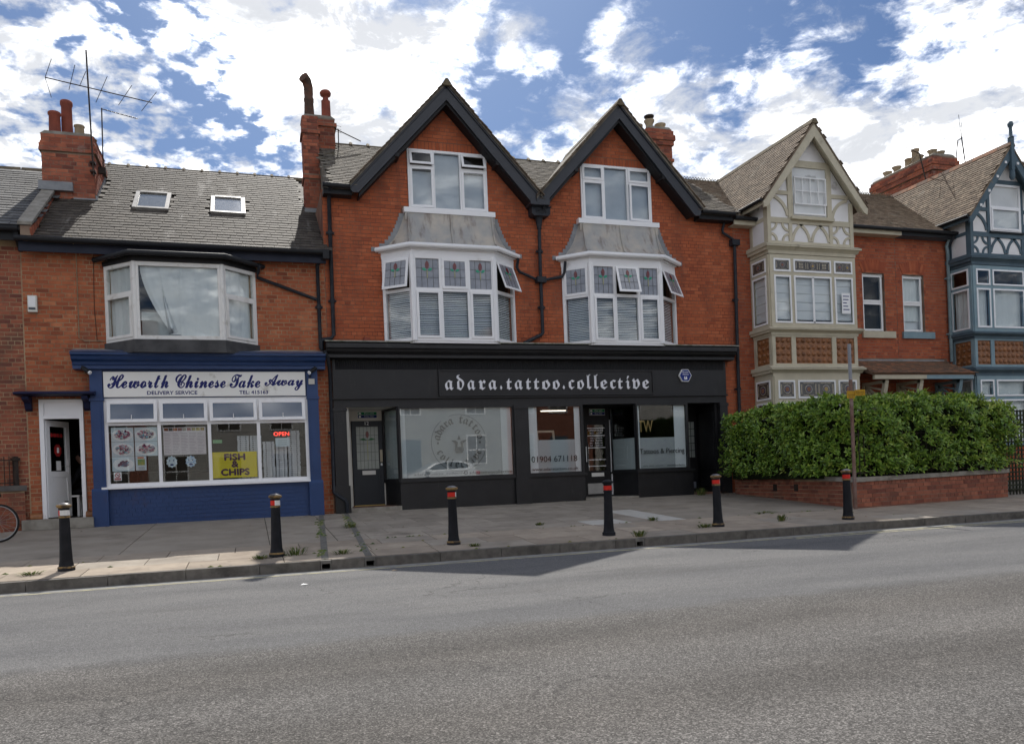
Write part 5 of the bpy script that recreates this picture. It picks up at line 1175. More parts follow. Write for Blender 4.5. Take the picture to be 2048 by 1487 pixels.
    sd = MB(); sd.box(x0-.012, x0, -.14, -.02, 6.52, 7.4); sd.box(x0-.012, x0, a+.15, -.14, 6.52, 6.60); sd.box(x0-.014, x0-.001, a+.15, -.14, 7.16, 7.26); sd.obj('side_timber', u, b)
    # window in the gable
    if third == 'cream':
        gw = window(b, T(wl, y-.01, 7.27), wr-wl, 1.40, [(wr-wl, [(1.40, '')])], m_cream, fw=.05, gm=m_glassd)
        sh = MB(T(wl+.09, y-.06, 7.62)); sh.box(0, 1.02, -.02, .01, 0, .03); sh.box(0, 1.02, -.02, .01, .70, .73); sh.box(0, .025, -.02, .01, .03, .70); sh.box(.995, 1.02, -.02, .01, .03, .70)
        for i in range(1, 4): sh.box(i*.255-.011, i*.255+.011, -.018, .008, .03, .70)
        sh.box(.025, .995, -.0175, .0075, .35, .372); sh.obj('sash', m_white, gw)
        s2_ = MB(T(wl+.09, y-.015, 7.36)); s2_.box(0, 1.02, -.02, .01, 0, .05); s2_.box(0, .03, -.02, .01, .05, .5); s2_.box(.99, 1.02, -.02, .01, .05, .5); s2_.obj('sash', m_white, gw)
        MB().box(wl-.06, wr+.10, y-.14, y, 7.20, 7.27).obj('sill', m_cream, gw)
        MB().add([(wl, y+.035, 7.3), (wr, y+.035, 7.3), (wr, y+.035, 8.35), (wl, y+.035, 8.35)], [(0, 1, 2, 3)]).obj('room_dark', m_staind, gw); MB().box(wl+.06, wr-.06, y+.02, y+.03, 8.30, 8.62).obj('roller_blind', m_wpan, gw)
    else:
        gw = window(b, T(wl, y-.01, 7.27), wr-wl, 1.40, [(wr-wl, [(.72, 's'), (1.40, '')])], m_upvc, fw=.06); MB().box(wl-.04, wr+.06, y-.09, y, 7.22, 7.27).obj('sill', m_gutter, gw)
        MB().box(wl+.05, wr-.05, y+.045, y+.05, 7.3, 8.62).obj('blind', m_blind, gw)
    # bargeboards
    for s in (-1, 1):
        e = cx+s*1.66; bd = MB(); bd.prism([(cx, 9.72), (e, 9.72-1.31*1.66), (e-s*.02, 9.72-1.31*1.66-.16), (e-s*.12, 9.72-1.31*1.66-.12), (cx, 9.36)], -1.08, -1.02)
        bo = bd.obj('bargeboard', u, b)
        MB().prism([(cx, 9.70), (e-s*.06, 9.70-1.31*1.60), (e-s*.06, 9.62-1.31*1.60), (cx, 9.60)], -1.02, a+.03).obj('soffit', u, bo)
        MB().box(e-s*.30-.04, e-s*.30+.04, -1.04, a+.05, 7.86, 7.96).obj('bracket', u, bo)
        if third != 'cream':
            for i in range(4):
                tt = .14+.2*i; MB().box(cx+s*1.66*tt-.04, cx+s*1.66*tt+.04, -1.095, -1.08, 9.52-1.31*1.66*tt-.035, 9.52-1.31*1.66*tt+.035).obj('rosette', m_white, bo)
    return ro
square_bay(b3, bx3[0], bx3[1], m_cream, m_cream, 'cream'); square_bay(b4, bx4[0], bx4[1], m_sage, m_teal, 'blue')
fn = MB(); fn.box(21.40, 21.52, -1.14, -1.03, 9.0, 9.95); fn.lathe([(.09, 9.95), (.05, 10.0), (.045, 10.25), (.07, 10.28), (.085, 10.34), (.06, 10.41), (.01, 10.43)], 10, (21.46, -1.085)); fn.lathe([(.04, 8.72), (.08, 8.80), (.075, 8.95), (.06, 9.0)], 10, (21.46, -1.085)); fn.obj('finial', m_teal, b4)
# paper notice in the cream bay
pn = thing('paper_notice', 'white paper notice taped inside the cream bay window', 'notice', (15.55, -.86, 4.75)); MB().box(15.42, 15.70, -.866, -.862, 4.72, 5.28).obj('sheet', m_white, pn)
for i, wd in enumerate((.20, .18, .12, .16, .2)): MB().box(15.46, 15.46+wd, -.868, -.8665, 5.18-i*.09, 5.205-i*.09).obj('printed_line', m_signblue, pn)
# sash windows over the porch
for b, hw, mt, sm in ((b3, w_up[0], m_cream, 0), (b4, w_up[1], m_sage, 1)):
    x0, x1, z0, z1 = hw; cx = (x0+x1)/2
    win = window(b, T(x0, .12, z0), x1-x0, z1-z0, [(x1-x0, [(.86, 's'), (z1-z0, 's')])], m_white, fw=.05, sw=.04, gm=m_glassd)
    MB().box(x0-.08, x1+.30, -.07, .1, z0-.19, z0-.0).obj('sill', mt, win)
    MB().prism([(x0, 6.11), (x0, 6.02)]+[(x0+(x1-x0)*i/8, 6.02+.10*math.sin(math.pi*i/8)) for i in range(1, 8)]+[(x1, 6.02), (x1, 6.11)], .06, .11).obj('arch_head', m_white, win)
    MB().add([(x0, .21, z0), (x1, .21, z0), (x1, .21, z1), (x0, .21, z1)], [(0, 1, 2, 3)]).obj('room_back', m_room if sm == 0 else m_blind, win)
    net(win, T(x0, .10, z0), .06, x1-x0-.06, .1 if sm == 0 else .35, z1-z0-.06, y=.07, seed=12+sm) if sm else None
# shared porch roof with curved brackets
pr = MB(); pr.prism([(-.01, 3.56), (-1.0, 3.10), (-1.0, 3.04), (-.01, 3.44)], 16.22, 19.85, 'x'); pro = pr.obj('porch_roof', m_tile_clay, b3)
flush(tiles((16.2, -1.03, 3.08), (1, 0, 0), Vector((0, 1.02, .48)), [(0, 0), (3.68, 0), (3.5, 1.1), (.1, 1.1)], .105, .17, .014, pro, jit=.008), 'roof_tile', 'roof_tiles', m_tile_clay)
MB().box(16.1, 19.7, -.09, -.005, 3.52, 3.60).obj('flashing', m_leadn, pro)
MB().box(16.30, 18.10, -1.0, -.92, 2.93, 3.04).obj('porch_beam', m_cream, b3); MB().box(18.10, 19.80, -1.0, -.92, 2.93, 3.04).obj('porch_beam', m_sage, b4)
for x, bb, mt in ((16.80, b3, m_cream), (18.02, b3, m_cream), (19.45, b4, m_sage)):
    M = T(x, 0, 0) @ RZ(R(-90)); br = MB(M)   # local x runs outwards from the wall
    br.arc((.02, 2.92), .82, 0, -80, .10, .12, .06, n=8); br.box(.0, .09, -.06, .06, 1.7, 2.92); br.box(.09, .9, -.06, .06, 2.84, 2.92)
    for a in (-20, -40, -60): br.bar((.10, 2.82), (.02+.78*math.cos(R(a)), 2.92+.78*math.sin(R(a))), .05, .06, .03)
    br.obj('porch_bracket', mt, bb)
for b, dr, mt in ((b3, doors_[0], m_cream), (b4, doors_[1], m_sage)):
    x0, x1 = dr[0], dr[1]
    room(b, x0, x1, .0, 1.0, .0, 2.62, m_brick3, m_ltile, name='porch_recess')
    d_ = MB(); d_.box(x0, x0+.07, .85, .95, 0, 2.6); d_.box(x1-.07, x1, .85, .95, 0, 2.6); d_.box(x0+.07, x1-.07, .85, .95, 2.0, 2.08); d_.obj('door_frame', mt, b); MB().box(x0+.07, x1-.07, .88, .93, .05, 2.0).obj('door', m_black if b is b3 else m_teal, b); MB().box(x0+.07, x1-.07, .90, .91, 2.08, 2.6).obj('fanlight', m_staind, b)
# pale blue pipe
pipe(b4, [(19.98, -.2, 7.2), (19.94, -.1, 6.98), (19.985, -.09, 6.85), (19.985, -.09, 3.55)], m_pipeb, r=.05)
pipe(b4, [(20.02, -.34, 7.28), (19.98, -.2, 7.02)], r=.04)
# chimneys
stack3, stack4 = [], []
ch3 = chimney(b3, 11.98, 12.82, 3.3, 4.1, 8.6, 11.20, [(10.98, 11.12, .05), (10.84, 10.98, .09), (10.7, 10.84, .05), (10.2, 10.3, .04)], stack3)
for x, y, h, r in ((12.02, 3.95, .34, .13), (12.2, 3.55, .34, .14), (12.66, 3.7, .32, .15)): pot(ch3, x, y, 11.2, h, r, m_potb, 'flare')
MB().lathe([(.03, 11.5), (.03, 11.62), (.15, 11.63), (.16, 11.68), (.05, 11.72)], 12, (12.2, 3.55)).obj('cowl', m_iron, ch3)
ch4 = chimney(b4, 21.95, 22.92, 2.2, 4.9, 8.5, 10.78, [(10.45, 10.62, .09), (10.28, 10.45, .06), (10.62, 10.74, .05)], stack4)
for i, y in enumerate((2.5, 3.0, 3.5, 4.0, 4.5)): pot(ch4, 22.2+(.0 if i % 2 else .06), y, 10.8, 0.36 if i == 2 else .26, .14, m_potb, 'plain' if i == 2 else 'flare')
pot(ch4, 22.65, 2.55, 10.8, .26, .14, m_potb, 'flare')
MB().lathe([(.13, 10.8), (.12, 11.22), (.14, 11.24), (.14, 11.30)], 12, (22.1, 3.05)).obj('chimney_pot', m_potb, ch4)
flush(bricks3, 'brick', 'brickwork', m_brick3, limit=240); flush(bricks4, 'brick', 'brickwork', m_brick3, limit=240); flush(stack3, 'brick', 'brickwork', m_brickc, limit=50); flush(stack4, 'brick', 'brickwork', m_brickc, limit=50)
# ================================================================== street furniture
bm = bollard_mats()
def bollard(x, y, gold, red, label):
    z = gz(y)+.002; t = thing('bollard', label, 'bollard', (x, y, z), 'bollards along the kerb'); M = T(x, y, z)
    g = bm['gold'] if gold else bm['body']
    MB(M).lathe([(.082, .10), (.073, .30), (.063, .70), (.065, .715), (.065, .805), (.069, .82), (.069, .835)], 20).obj('shaft', bm['body'], t)
    MB(M).lathe([(.106, -.02), (.106, .03), (.094, .05), (.087, .09), (.082, .12)], 20).obj('base', bm['body'], t)
    MB(M).lathe([(.105, .028), (.109, .038), (.105, .05), (.094, .056)], 20).obj('base_ring', g, t)
    MB(M).lathe([(.064, .698), (.073, .706), (.073, .716), (.065, .724)], 20).obj('collar_ring', g, t)
    n = 20; w0 = red
    for nm, a0, a1, mt in (('red_band', w0[0], w0[1], bm['red']), ('white_band', w0[1], w0[0]+360, bm['white'])):
        if a1-a0 < 3: continue
        b = MB(M); k = max(3, int((a1-a0)/15)); vs = []
        for i in range(k+1):
            a = R(a0+(a1-a0)*i/k); vs += [(.0675*math.cos(a), .0675*math.sin(a), .73), (.0675*math.cos(a), .0675*math.sin(a), .80)]
        b.add(vs, [(2*i, 2*i+2, 2*i+3, 2*i+1) for i in range(k)], True); b.obj(nm, mt, t)
    MB(M).lathe([(.066, .828), (.092, .845), (.096, .858), (.09, .87), (.08, .874)], 20).obj('rim', g, t)
    MB(M).lathe([(.08, .872), (.068, .885), (.045, .895), (.015, .900)], 20).obj('dome_cap', bm['dome'] if gold else bm['body'], t)
    t.rotation_euler = (R(random.uniform(-.9, .9)), R(random.uniform(-1.1, 1.1)), 0)
    return t
for x, y, g, rd_, lb in ((-2.38, -6.77, 1, (185, 232), 'bollard with mostly white band and gold rim in front of the takeaway door'),
    (.31, -6.78, 1, (170, 262), 'bollard with half red half white band below the takeaway boxes window'),
    (2.92, -6.77, 1, (150, 306), 'bollard with chipped shaft in front of the large frosted window'),
    (5.45, -6.94, 0, (0, 359.9), 'all-black bollard with plain red band in front of the shop door'),
    (7.60, -6.74, 1, (150, 312), 'bollard with red and white band in front of the far black lobby'),
    (10.12, -6.97, 1, (140, 340), 'rightmost bollard beside the sign post and garden wall')):
    bollard(x, y, g, rd_, lb)
# sign post
PX, PY = 11.57, -5.50; pz = gz(PY)
m_post = PM('post_weathered', (.25,.165,.14), (.15,.085,.06), ns=6, rough=.8, dirt=(.30,.25,.24), ds=3, dlo=.5)
m_ytab = PM('sign_yellow', (.48,.28,.02), (.40,.23,.02), ns=5, rough=.5)
sp = thing('sign_post', 'tall weathered pink-grey post carrying two small yellow plates by the hedge', 'post', (PX, PY, pz))
MB().tube([(PX, PY, pz), (PX, PY, 2.36)], .036, 12).obj('lower_tube', m_post, sp); MB().tube([(PX, PY, 2.36), (PX, PY, 3.08)], .034, 12).obj('upper_tube', PM('post_grey', (.30,.31,.34), (.24,.25,.28), ns=5, rough=.55), sp)
for a, x0, x1, z0, z1 in ((6, -.17, .045, 1.98, 2.13), (-14, .035, .25, 2.03, 2.15)):
    M = T(PX, PY-.056, 0) @ RZ(R(a)); p = MB(M).box(x0, x1, -.006, 0, z0, z1).obj('yellow_plate', m_ytab, sp)
    text('Permit holders', M @ T((x0+x1)/2, -.006, z0+.06), w=.16, h=.024, mat=m_print2, parent=p, align='C', depth=.001); text('Max stay', M @ T((x0+x1)/2, -.006, z0+.02), w=.12, h=.022, mat=m_print2, parent=p, align='C', depth=.001)
# garden wall, coping, railing, hedge
gw_ = thing('garden_wall', 'low red brick garden wall with stone coping under the laurel hedge', 'wall', (11.66, -5.37, -.24))
Ga, Gb, Gc = (12.14, -.42), (11.66, -5.37), (16.15, -5.05)
L1, L2 = dist2(Ga, Gb), dist2(Gb, Gc)
gb_ = []
for A, B, L, za, zb in ((Ga, Gb, L1, .47, .29), (Gb, Gc, L2, .29, .32)):
    M = FR(A, B, 0); Lm = L-.06 if A is Ga else L; m = MB(M); m.prism([(0, -.45), (Lm, -.45), (Lm, zb), (0, za)], 0.0, .22); o = m.obj('wall', m_mortar_buff if A is Ga else m_mortar_dark, gw_)
    lay(M, 0, L, -.40, .46, o, outline=lambda z, L=L, za=za, zb=zb: [(0, L if z < min(za, zb)-.02 else L*(za-.02-z)/(za-zb))] if z < za-.02 and za > zb else ([(0, L)] if z < min(za, zb)-.02 else []), out=gb_)
    c = MB(M); n = 6 if A is Ga else 5
    for i in range(n):
        x0, x1 = L*i/n-.02*(i == 0), L*(i+1)/n-.006+.03*(i == n-1); f = lambda x: za+(zb-za)*max(0, min(1, x/L))
        MB(M).prism([(x0, f(x0)), (x1, f(x1)), (x1, f(x1)+.075), (x1-.01, f(x1)+.09), (x0+.01, f(x0)+.09), (x0, f(x0)+.075)], -.04, .26).obj('coping_stone', m_cap, gw_)
M = T(Gc[0], Gc[1], 0) @ RZ(R(94)); 
flush(gb_, 'brick', 'brickwork', m_brickg)
M = FR(Ga, Gb, 0)
for x in (1.9, 2.8): MB(M).box(x, x+.16, -.012, 0, .08, .24).obj('air_vent', m_iron, gw_)
ir = thing('iron_railing', 'black iron railing on the garden wall half buried in the hedge', 'railing', (14, -4.95, .4))
M = FR(Gb, Gc, 0)
MB(M).box(.1, L2-.05, .10, .13, .46, .48).obj('rail', m_iron, ir); MB(M).box(.1, L2-.05, .10, .13, 1.25, 1.27).obj('rail', m_iron, ir)
for i in range(32): MB(M).box(.15+i*.135, .165+i*.135, .107, .122, .36, 1.36).obj('bar', m_iron, ir)
rh = random.Random(11)
hedge = thing('laurel_hedge', 'dense glossy green laurel hedge above the low garden wall', 'hedge', (13.5, -4.6, .3))
path = [Vector(p+(0,)) for p in ((12.24, -.72), (12.14, -2.0), (12.06, -3.2), (11.99, -3.9), (12.0, -4.25), (12.09, -4.50), (12.22, -4.66), (12.6, -4.72), (13.4, -4.70), (15.0, -4.60), (16.35, -4.45))]
seg = [(a, b, (b-a).length) for a, b in zip(path[:-1], path[1:])]; tot = sum(s[2] for s in seg)
def at_path(t):
    d_ = t*tot
    for a, b, l in seg:
        if d_ <= l: u = (b-a).normalized(); return a+u*d_, u
        d_ -= l
    return path[-1], (path[-1]-path[-2]).normalized()
def tan_path(t):
    a, _ = at_path(max(0, t-.025)); b, _ = at_path(min(1, t+.025)); return (b-a).normalized()
def hh(t): return 2.04+.035*math.sin(t*31)+.03*math.sin(t*57+1)-.20*max(0, (t-.86)/.14)**1.5-.10*max(0, .12-t)/.12
def hw_(t, z): return .60-.06*(z > 1.8)+.07*math.sin(t*43+z*3)+.05*math.sin(z*7+t*19)
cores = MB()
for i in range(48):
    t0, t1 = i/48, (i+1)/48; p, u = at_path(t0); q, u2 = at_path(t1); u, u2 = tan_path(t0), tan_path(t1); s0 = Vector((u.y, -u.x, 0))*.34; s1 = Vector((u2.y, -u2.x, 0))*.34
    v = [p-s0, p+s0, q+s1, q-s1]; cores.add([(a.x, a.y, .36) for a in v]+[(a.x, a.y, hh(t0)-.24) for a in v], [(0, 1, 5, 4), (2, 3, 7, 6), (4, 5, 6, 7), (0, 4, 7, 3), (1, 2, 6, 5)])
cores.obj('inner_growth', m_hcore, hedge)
for i in range(16):
    p, u = at_path((i+.5)/16); p = p-Vector((u.y, -u.x, 0))*.3; MB().tube([(p.x, p.y, .3), (p.x+.06, p.y-.04, .5), (p.x-.03, p.y+.05, 1.2)], [.03, .025, .012], 6).obj('stem', m_iron, hedge)
leaves, young = [], []
def sprig(pos, ax, n, lo, hi, dest, spread=1.0):
    ax = ax.normalized(); e1 = ax.orthogonal().normalized(); e2 = ax.cross(e1); ph = rh.random()*6.28
    for k in range(n):
        a = ph+k*2.4+rh.gauss(0, .2); f = k/n; ra = e1*math.cos(a)+e2*math.sin(a)
        d_ = (ax*(.25+.9*f)+ra*(1.05-.5*f)*spread+Vector((0, 0, -.12))+Vector((rh.gauss(0, .1), rh.gauss(0, .1), rh.gauss(0, .1)))).normalized()
        n_ = (ax*1.0-ra*.35+Vector((rh.gauss(0, .15), rh.gauss(0, .15), .25))); n_ = (n_-d_*n_.dot(d_)).normalized(); x_ = d_.cross(n_)
        L = rh.uniform(lo, hi)*(1.05-.35*f); wd = L*rh.uniform(.72, .95); p = pos+ax*(.075*f)
        dest.append((Matrix(((x_.x*wd, d_.x*L, n_.x*L, p.x), (x_.y*wd, d_.y*L, n_.y*L, p.y), (x_.z*wd, d_.z*L, n_.z*L, p.z), (0, 0, 0, 1))), hedge))
N_S = 3700
for i in range(N_S+620):
    t = rh.random() if i < N_S else rh.uniform(.36, .58); p, u = at_path(t); u = tan_path(t); side_ = Vector((u.y, -u.x, 0)); z0, z1 = .44, hh(t)
    if rh.random() < (.28 if i < N_S else .1):
        a = rh.uniform(-1, 1); z = z1-.05-.14*abs(a)**3+rh.gauss(0, .03); pos = p+side_*a*hw_(t, z)*.92; ax = Vector((0, 0, 1))+side_*a*.45
    else:
        s = rh.choice((-1, 1, 1)) if i < N_S else 1; z = z0+(z1-z0)*rh.random()**.92; w = hw_(t, z)*(1-.18*max(0, (z-z1+.3)/.3)**2); pos = p+side_*s*(w-.05+rh.gauss(-.01, .045)); ax = side_*s+Vector((0, 0, .55))
    pos = Vector((pos.x, pos.y, z)); ax = ax.normalized()+Vector((rh.gauss(0, .28), rh.gauss(0, .28), rh.gauss(0, .22)))
    if t > .985 or t < .015: pos += u*(.22 if t > .5 else -.15)*rh.random(); ax += u*(.6 if t > .5 else -.6)
    yg = rh.random() < .05+(.30 if z > z1-.16 else 0)*(.35+t)+(.22 if t > .84 else 0)
    sprig(pos, ax, 7, .075, .135, young if yg else leaves)
for i in range(150):    # young shoots standing above the top and out of the right-hand end
    t = rh.uniform(.3, 1.0) if i < 110 else 1.0; p, u = at_path(t); s = Vector((u.y, -u.x, 0))
    base = Vector((p.x, p.y, hh(t)-.03))+s*rh.uniform(-.5, .5)+(u*rh.uniform(0, .2)+Vector((0, 0, -rh.random()*.7)) if i >= 110 else Vector((0, 0, 0)))
    ax = (Vector((0, 0, 1)) if i < 110 else (u+Vector((0, 0, .6)))).normalized()
    hgt = rh.uniform(.05, .15)
    for k in range(6):
        a = k*2.4; d_ = (ax*.8+Vector((math.cos(a), math.sin(a), 0))*.7).normalized(); n = ax.cross(d_).cross(d_).normalized()*-1; x_ = d_.cross(n); pos = base+ax*hgt*k/6; L = rh.uniform(.07, .11)
        young.append((Matrix(((x_.x*L*.8, d_.x*L, n.x*L, pos.x), (x_.y*L*.8, d_.y*L, n.y*L, pos.y), (x_.z*L*.8, d_.z*L, n.z*L, pos.z), (0, 0, 0, 1))), hedge))
flush(leaves, 'leaf', 'foliage', m_leaf, shape='leaf', limit=180); flush(young, 'leaf', 'young_foliage', m_leafy, shape='leaf', limit=100)
# black trellis beyond the wall's end
tr = thing('trellis_fence', 'dark timber trellis fence right of the garden wall end', 'fence', (17.6, -4.75, -.2)); m_trel = PM('trellis_black', (.028,.03,.022), (.05,.055,.035), ns=6, rough=.8)
for i in range(28): MB().box(16.4+i*.1, 16.435+i*.1, -4.72, -4.70, -.2, 1.75).obj('slat', m_trel, tr)
for i in range(19): MB().box(16.35, 19.2, -4.74, -4.722, -.1+i*.1, -.065+i*.1).obj('slat', m_trel, tr)
for x in (16.33, 17.9, 19.2): MB().box(x, x+.08, -4.70, -4.62, -.3, 1.9).obj('post', m_trel, tr)
MB().add([(12.6, -4.0, -.12), (24, -4.0, -.12), (24, -.9, -.02), (12.6, -.9, -.02)], [(0, 1, 2, 3)]).obj('front_garden', m_earth, kind='structure')
# low wall and railing of the left-hand house
lw_ = thing('garden_wall', 'low brick wall with grey coping at the left edge behind the bicycle', 'wall', (-4.6, -.3, 0))
A, B = (-6.4, -1.55), (-4.40, -.12); M = FR(A, B, 0); L = dist2(A, B); o = MB(M).box(0, L, 0, .24, -.2, .80).obj('wall', m_mortar_buff, lw_); q = lay(M, 0, L, -.12, .79, o); lay(T(B[0], B[1], 0) @ RZ(R(125)), 0, .24, -.12, .79, o, out=q); flush(q, 'brick', 'brickwork', m_brick0)
MB(M).box(-.05, L+.03, -.04, .28, .80, .91).obj('coping_stone', PM('coping_dark', (.10,.09,.085), (.15,.14,.13), ns=5, rough=.9), lw_)
rl = thing('iron_railing', 'black iron railing standing on the low wall at the left edge', 'railing', (-4.9, -.4, .91)); MB(M).box(.0, L-.10, .11, .14, .95, .97).obj('rail', m_iron, rl); MB(M).box(.0, L-.10, .11, .14, 1.42, 1.44).obj('rail', m_iron, rl)
for i in range(24): MB(M).box(.05+i*.095, .063+i*.095, .118, .132, .91, 1.50).obj('bar', m_iron, rl)
MB(M).box(L-.14, L-.06, .09, .17, .91, 1.50).box(L-.17, L-.03, .06, .20, 1.42, 1.47).obj('end_post', m_iron, rl)
# bicycle
bk = thing('bicycle', 'dark bicycle with silver rims parked at the left edge', 'bicycle', (-4.8, -2.45, gz(-2.45))); bz = gz(-2.45)
m_tyre = PM('tyre', (.02,.02,.02), rough=.8); m_rim = PM('rim_silver', (.38,.38,.38), rough=.4, metal=.2); m_bfr = PM('bike_black', (.02,.02,.025), rough=.3)
Wf, Wr_ = Vector((-4.29, -2.45, bz+.345)), Vector((-5.32, -2.45, bz+.345))
for c in (Wf, Wr_):
    circ = lambda r, n=40: [(c.x+r*math.cos(2*math.pi*i/n), c.y, c.z+r*math.sin(2*math.pi*i/n)) for i in range(n+1)]
    wh = MB().tube(circ(.325), .018, 7, False).obj('wheel', m_tyre, bk); MB().tube(circ(.303), .010, 6, False).obj('rim', m_rim, wh); s = MB()
    for i in range(18):
        a = 2*math.pi*i/18; s.tube([(c.x+.02*math.cos(a+1), c.y+(.03 if i % 2 else -.03), c.z+.02*math.sin(a+1)), (c.x+.298*math.cos(a), c.y, c.z+.298*math.sin(a))], .0018, 4)
    s.tube([(c.x, c.y-.05, c.z), (c.x, c.y+.05, c.z)], .02, 8); s.obj('spokes', m_rim, wh)
head, seat_, bb = Vector((-4.47, -2.45, bz+.80)), Vector((-5.02, -2.45, bz+.78)), Vector((-4.90, -2.45, bz+.29))
fr = MB()
for a, b_ in ((head, seat_), (head-Vector((-.03, 0, .12)), bb), (seat_, bb), (Wr_, bb), (Wr_, seat_-Vector((0, 0, .04)))): fr.tube([a, b_], .014, 8)
fr.tube([head+Vector((-.02, 0, .08)), head+Vector((.04, 0, -.18))], .018, 8); fr.obj('frame', m_bfr, bk)
MB().tube([head+Vector((.04, 0, -.16)), (-4.40, -2.47, bz+.5), (-4.29, -2.49, Wf.z)], .012, 8).obj('fork', m_bfr, bk)
MB().tube([head+Vector((-.02, 0, .08)), head+Vector((.06, 0, .12)), head+Vector((.08, -.18, .12)), head+Vector((.17, -.2, .10)), head+Vector((.19, -.2, .02)), head+Vector((.12, -.2, -.04))], .013, 8).tube([head+Vector((.06, 0, .12)), head+Vector((.08, .18, .12)), head+Vector((.17, .2, .10)), head+Vector((.19, .2, .02)), head+Vector((.12, .2, -.04))], .013, 8).obj('handlebar', m_tyre, bk)
MB().box(-5.18, -4.92, -2.52, -2.38, bz+.90, bz+.94).tube([seat_, seat_+Vector((-.02, 0, .13))], .012, 8).obj('saddle', m_tyre, bk)
MB().tube([bb, bb+Vector((.10, -.06, -.13))], .01, 6).lathe([(.09, 0), (.09, .004)], 16).obj('crank', m_rim, bk) if False else MB().tube([bb+Vector((0, -.06, 0)), bb+Vector((.10, -.06, -.13))], .01, 6).obj('crank', m_rim, bk)
# ================================================================== takeaway: sign, lamps, window contents
ts_ = thing('shop_sign', 'white sign board with blue script lettering over the takeaway window', 'sign', (-.8, -.22, 2.68))
MB().box(-2.85, 1.235, -.245, -.205, 2.68, 3.21).obj('board', m_sign, ts_)
sc = {c: chr(0x1D4D0+ord(c)-65) for c in 'ABCDEFGHIJKLMNOPQRSTUVWXYZ'}; sc.update({c: chr(0x1D4EA+ord(c)-97) for c in 'abcdefghijklmnopqrstuvwxyz'})
scr = lambda s: ''.join(sc.get(c, c) for c in s)
for wd, xa, xb, za, zb in (('Heworth', -2.77, -1.60, 2.865, 3.15), ('Chinese', -1.45, -.45, 2.865, 3.15), ('Take', -.36, .27, 2.865, 3.15), ('Away', .37, 1.19, 2.80, 3.145)):
    text(scr(wd), T(xa, -.245, za), w=xb-xa, h=zb-za, mat=m_signblue, parent=ts_, depth=.003, fat=.007)
text('DELIVERY SERVICE', T(-2.02, -.245, 2.725), w=.99, h=.075, mat=m_signblue, parent=ts_, depth=.003, fat=.0025); text('TEL: 415163', T(-.17, -.245, 2.725), w=.60, h=.075, mat=m_signblue, parent=ts_, depth=.003, fat=.0025)
for x, lb in ((-3.16, 'small black spotlight under the left end of the navy cornice'), (1.42, 'small black spotlight under the right end of the navy cornice')):
    s = 1 if x < 0 else -1; lp_ = thing('spotlight', lb, 'spotlight', (x, -.4, 3.2)); MB().tube([(x-s*.03, -.30, 3.28), (x-s*.03, -.36, 3.27)], .02, 8).obj('bracket', m_gutter, lp_); MB().tube([(x-s*.05, -.36, 3.28), (x+s*.09, -.45, 3.17)], .045, 12).obj('lamp_body', m_gutter, lp_); MB().tube([(x+s*.088, -.449, 3.172), (x+s*.11, -.462, 3.156)], .04, 12).obj('lens', m_white, lp_)
ab = thing('alarm_box', 'white alarm box high on the brick wall left of the bay', 'alarm', (-4.13, -.03, 4.45)); MB().box(-4.22, -4.05, -.09, -.007, 4.46, 4.80).obj('casing', PM('alarm_cream', (.66,.65,.58), rough=.5), ab); MB().box(-4.205, -4.075, -.095, -.09, 4.56, 4.78).obj('cover', m_white, ab); MB().box(-4.20, -4.08, -.10, -.09, 4.51, 4.545).obj('lens', PM('alarm_lens', (.03,.05,.08), rough=.2), ab)
jb = thing('junction_box', 'small cream box on the navy pilaster right of the sign', 'box', (1.38, -.26, 2.95)); MB().box(1.31, 1.44, -.29, -.252, 2.93, 3.05).obj('casing', m_lob, jb); MB().box(1.335, 1.36, -.29, -.252, 3.08, 3.13).obj('cable_gland', m_seal, jb)
YG = -.135
m_food = PM('food_print', (0,0,0), rough=.5, ramp=[(0,(.06,.015,.05)),(.25,(.30,.09,.14)),(.45,(.50,.36,.36)),(.6,(.05,.26,.36)),(.75,(.62,.60,.55)),(.9,(.03,.12,.16)),(1,(.42,.15,.22))])
m_plate = PM('plate_print', (.55,.66,.72), (.66,.72,.74), ns=4, rough=.5); m_food2 = PM('food_print_roll', (0,0,0), rough=.5, ramp=[(0,(.14,.05,.08)),(.6,(.22,.10,.14)),(1,(.10,.30,.42))])
def food(x0, x1, z0, z1, seed, lab, roll=False):
    r = random.Random(seed); t = thing('food_poster', lab, 'poster', ((x0+x1)/2, YG, z0), 'food photographs in the takeaway window')
    MB().box(x0, x1, YG, YG+.002, z0, z1).obj('sheet', m_plate, t); cx, cz = (x0+x1)/2, (z0+z1)/2; w, h = x1-x0, z1-z0
    MB().prism(ell(cx, cz-.02*h, w*.47, h*.42, 20, 0), YG-.002, YG).obj('plate', m_white, t); f = MB()
    for i in range(12 if roll else 80):
        if roll: px, pz, rx, rz = cx+r.uniform(-.16, .18)*w, cz+r.uniform(-.14, .16)*h, .13*w, .075*h
        else:
            a, q = r.uniform(0, 6.28), r.random()**.6; px, pz = cx+math.cos(a)*q*w*.34, cz+math.sin(a)*q*h*.29; rx, rz = r.uniform(.035, .075)*w, r.uniform(.03, .07)*h
        an = r.uniform(0, 3) if not roll else .5; f.prism([(px+rx*math.cos(k*1.047)*math.cos(an)-rz*math.sin(k*1.047)*math.sin(an), pz+rx*math.cos(k*1.047)*math.sin(an)+rz*math.sin(k*1.047)*math.cos(an)) for k in range(6)], YG-.003-.0004*i, YG-.002)
    f.obj('food', m_food2 if roll else m_food, t, kind='stuff')
food(-2.76, -2.33, 1.745, 2.045, 1, 'food photo of dark red dish, top left in the takeaway window'); food(-2.31, -1.87, 1.745, 2.045, 2, 'food photo of pale dish, top right of the food photos')
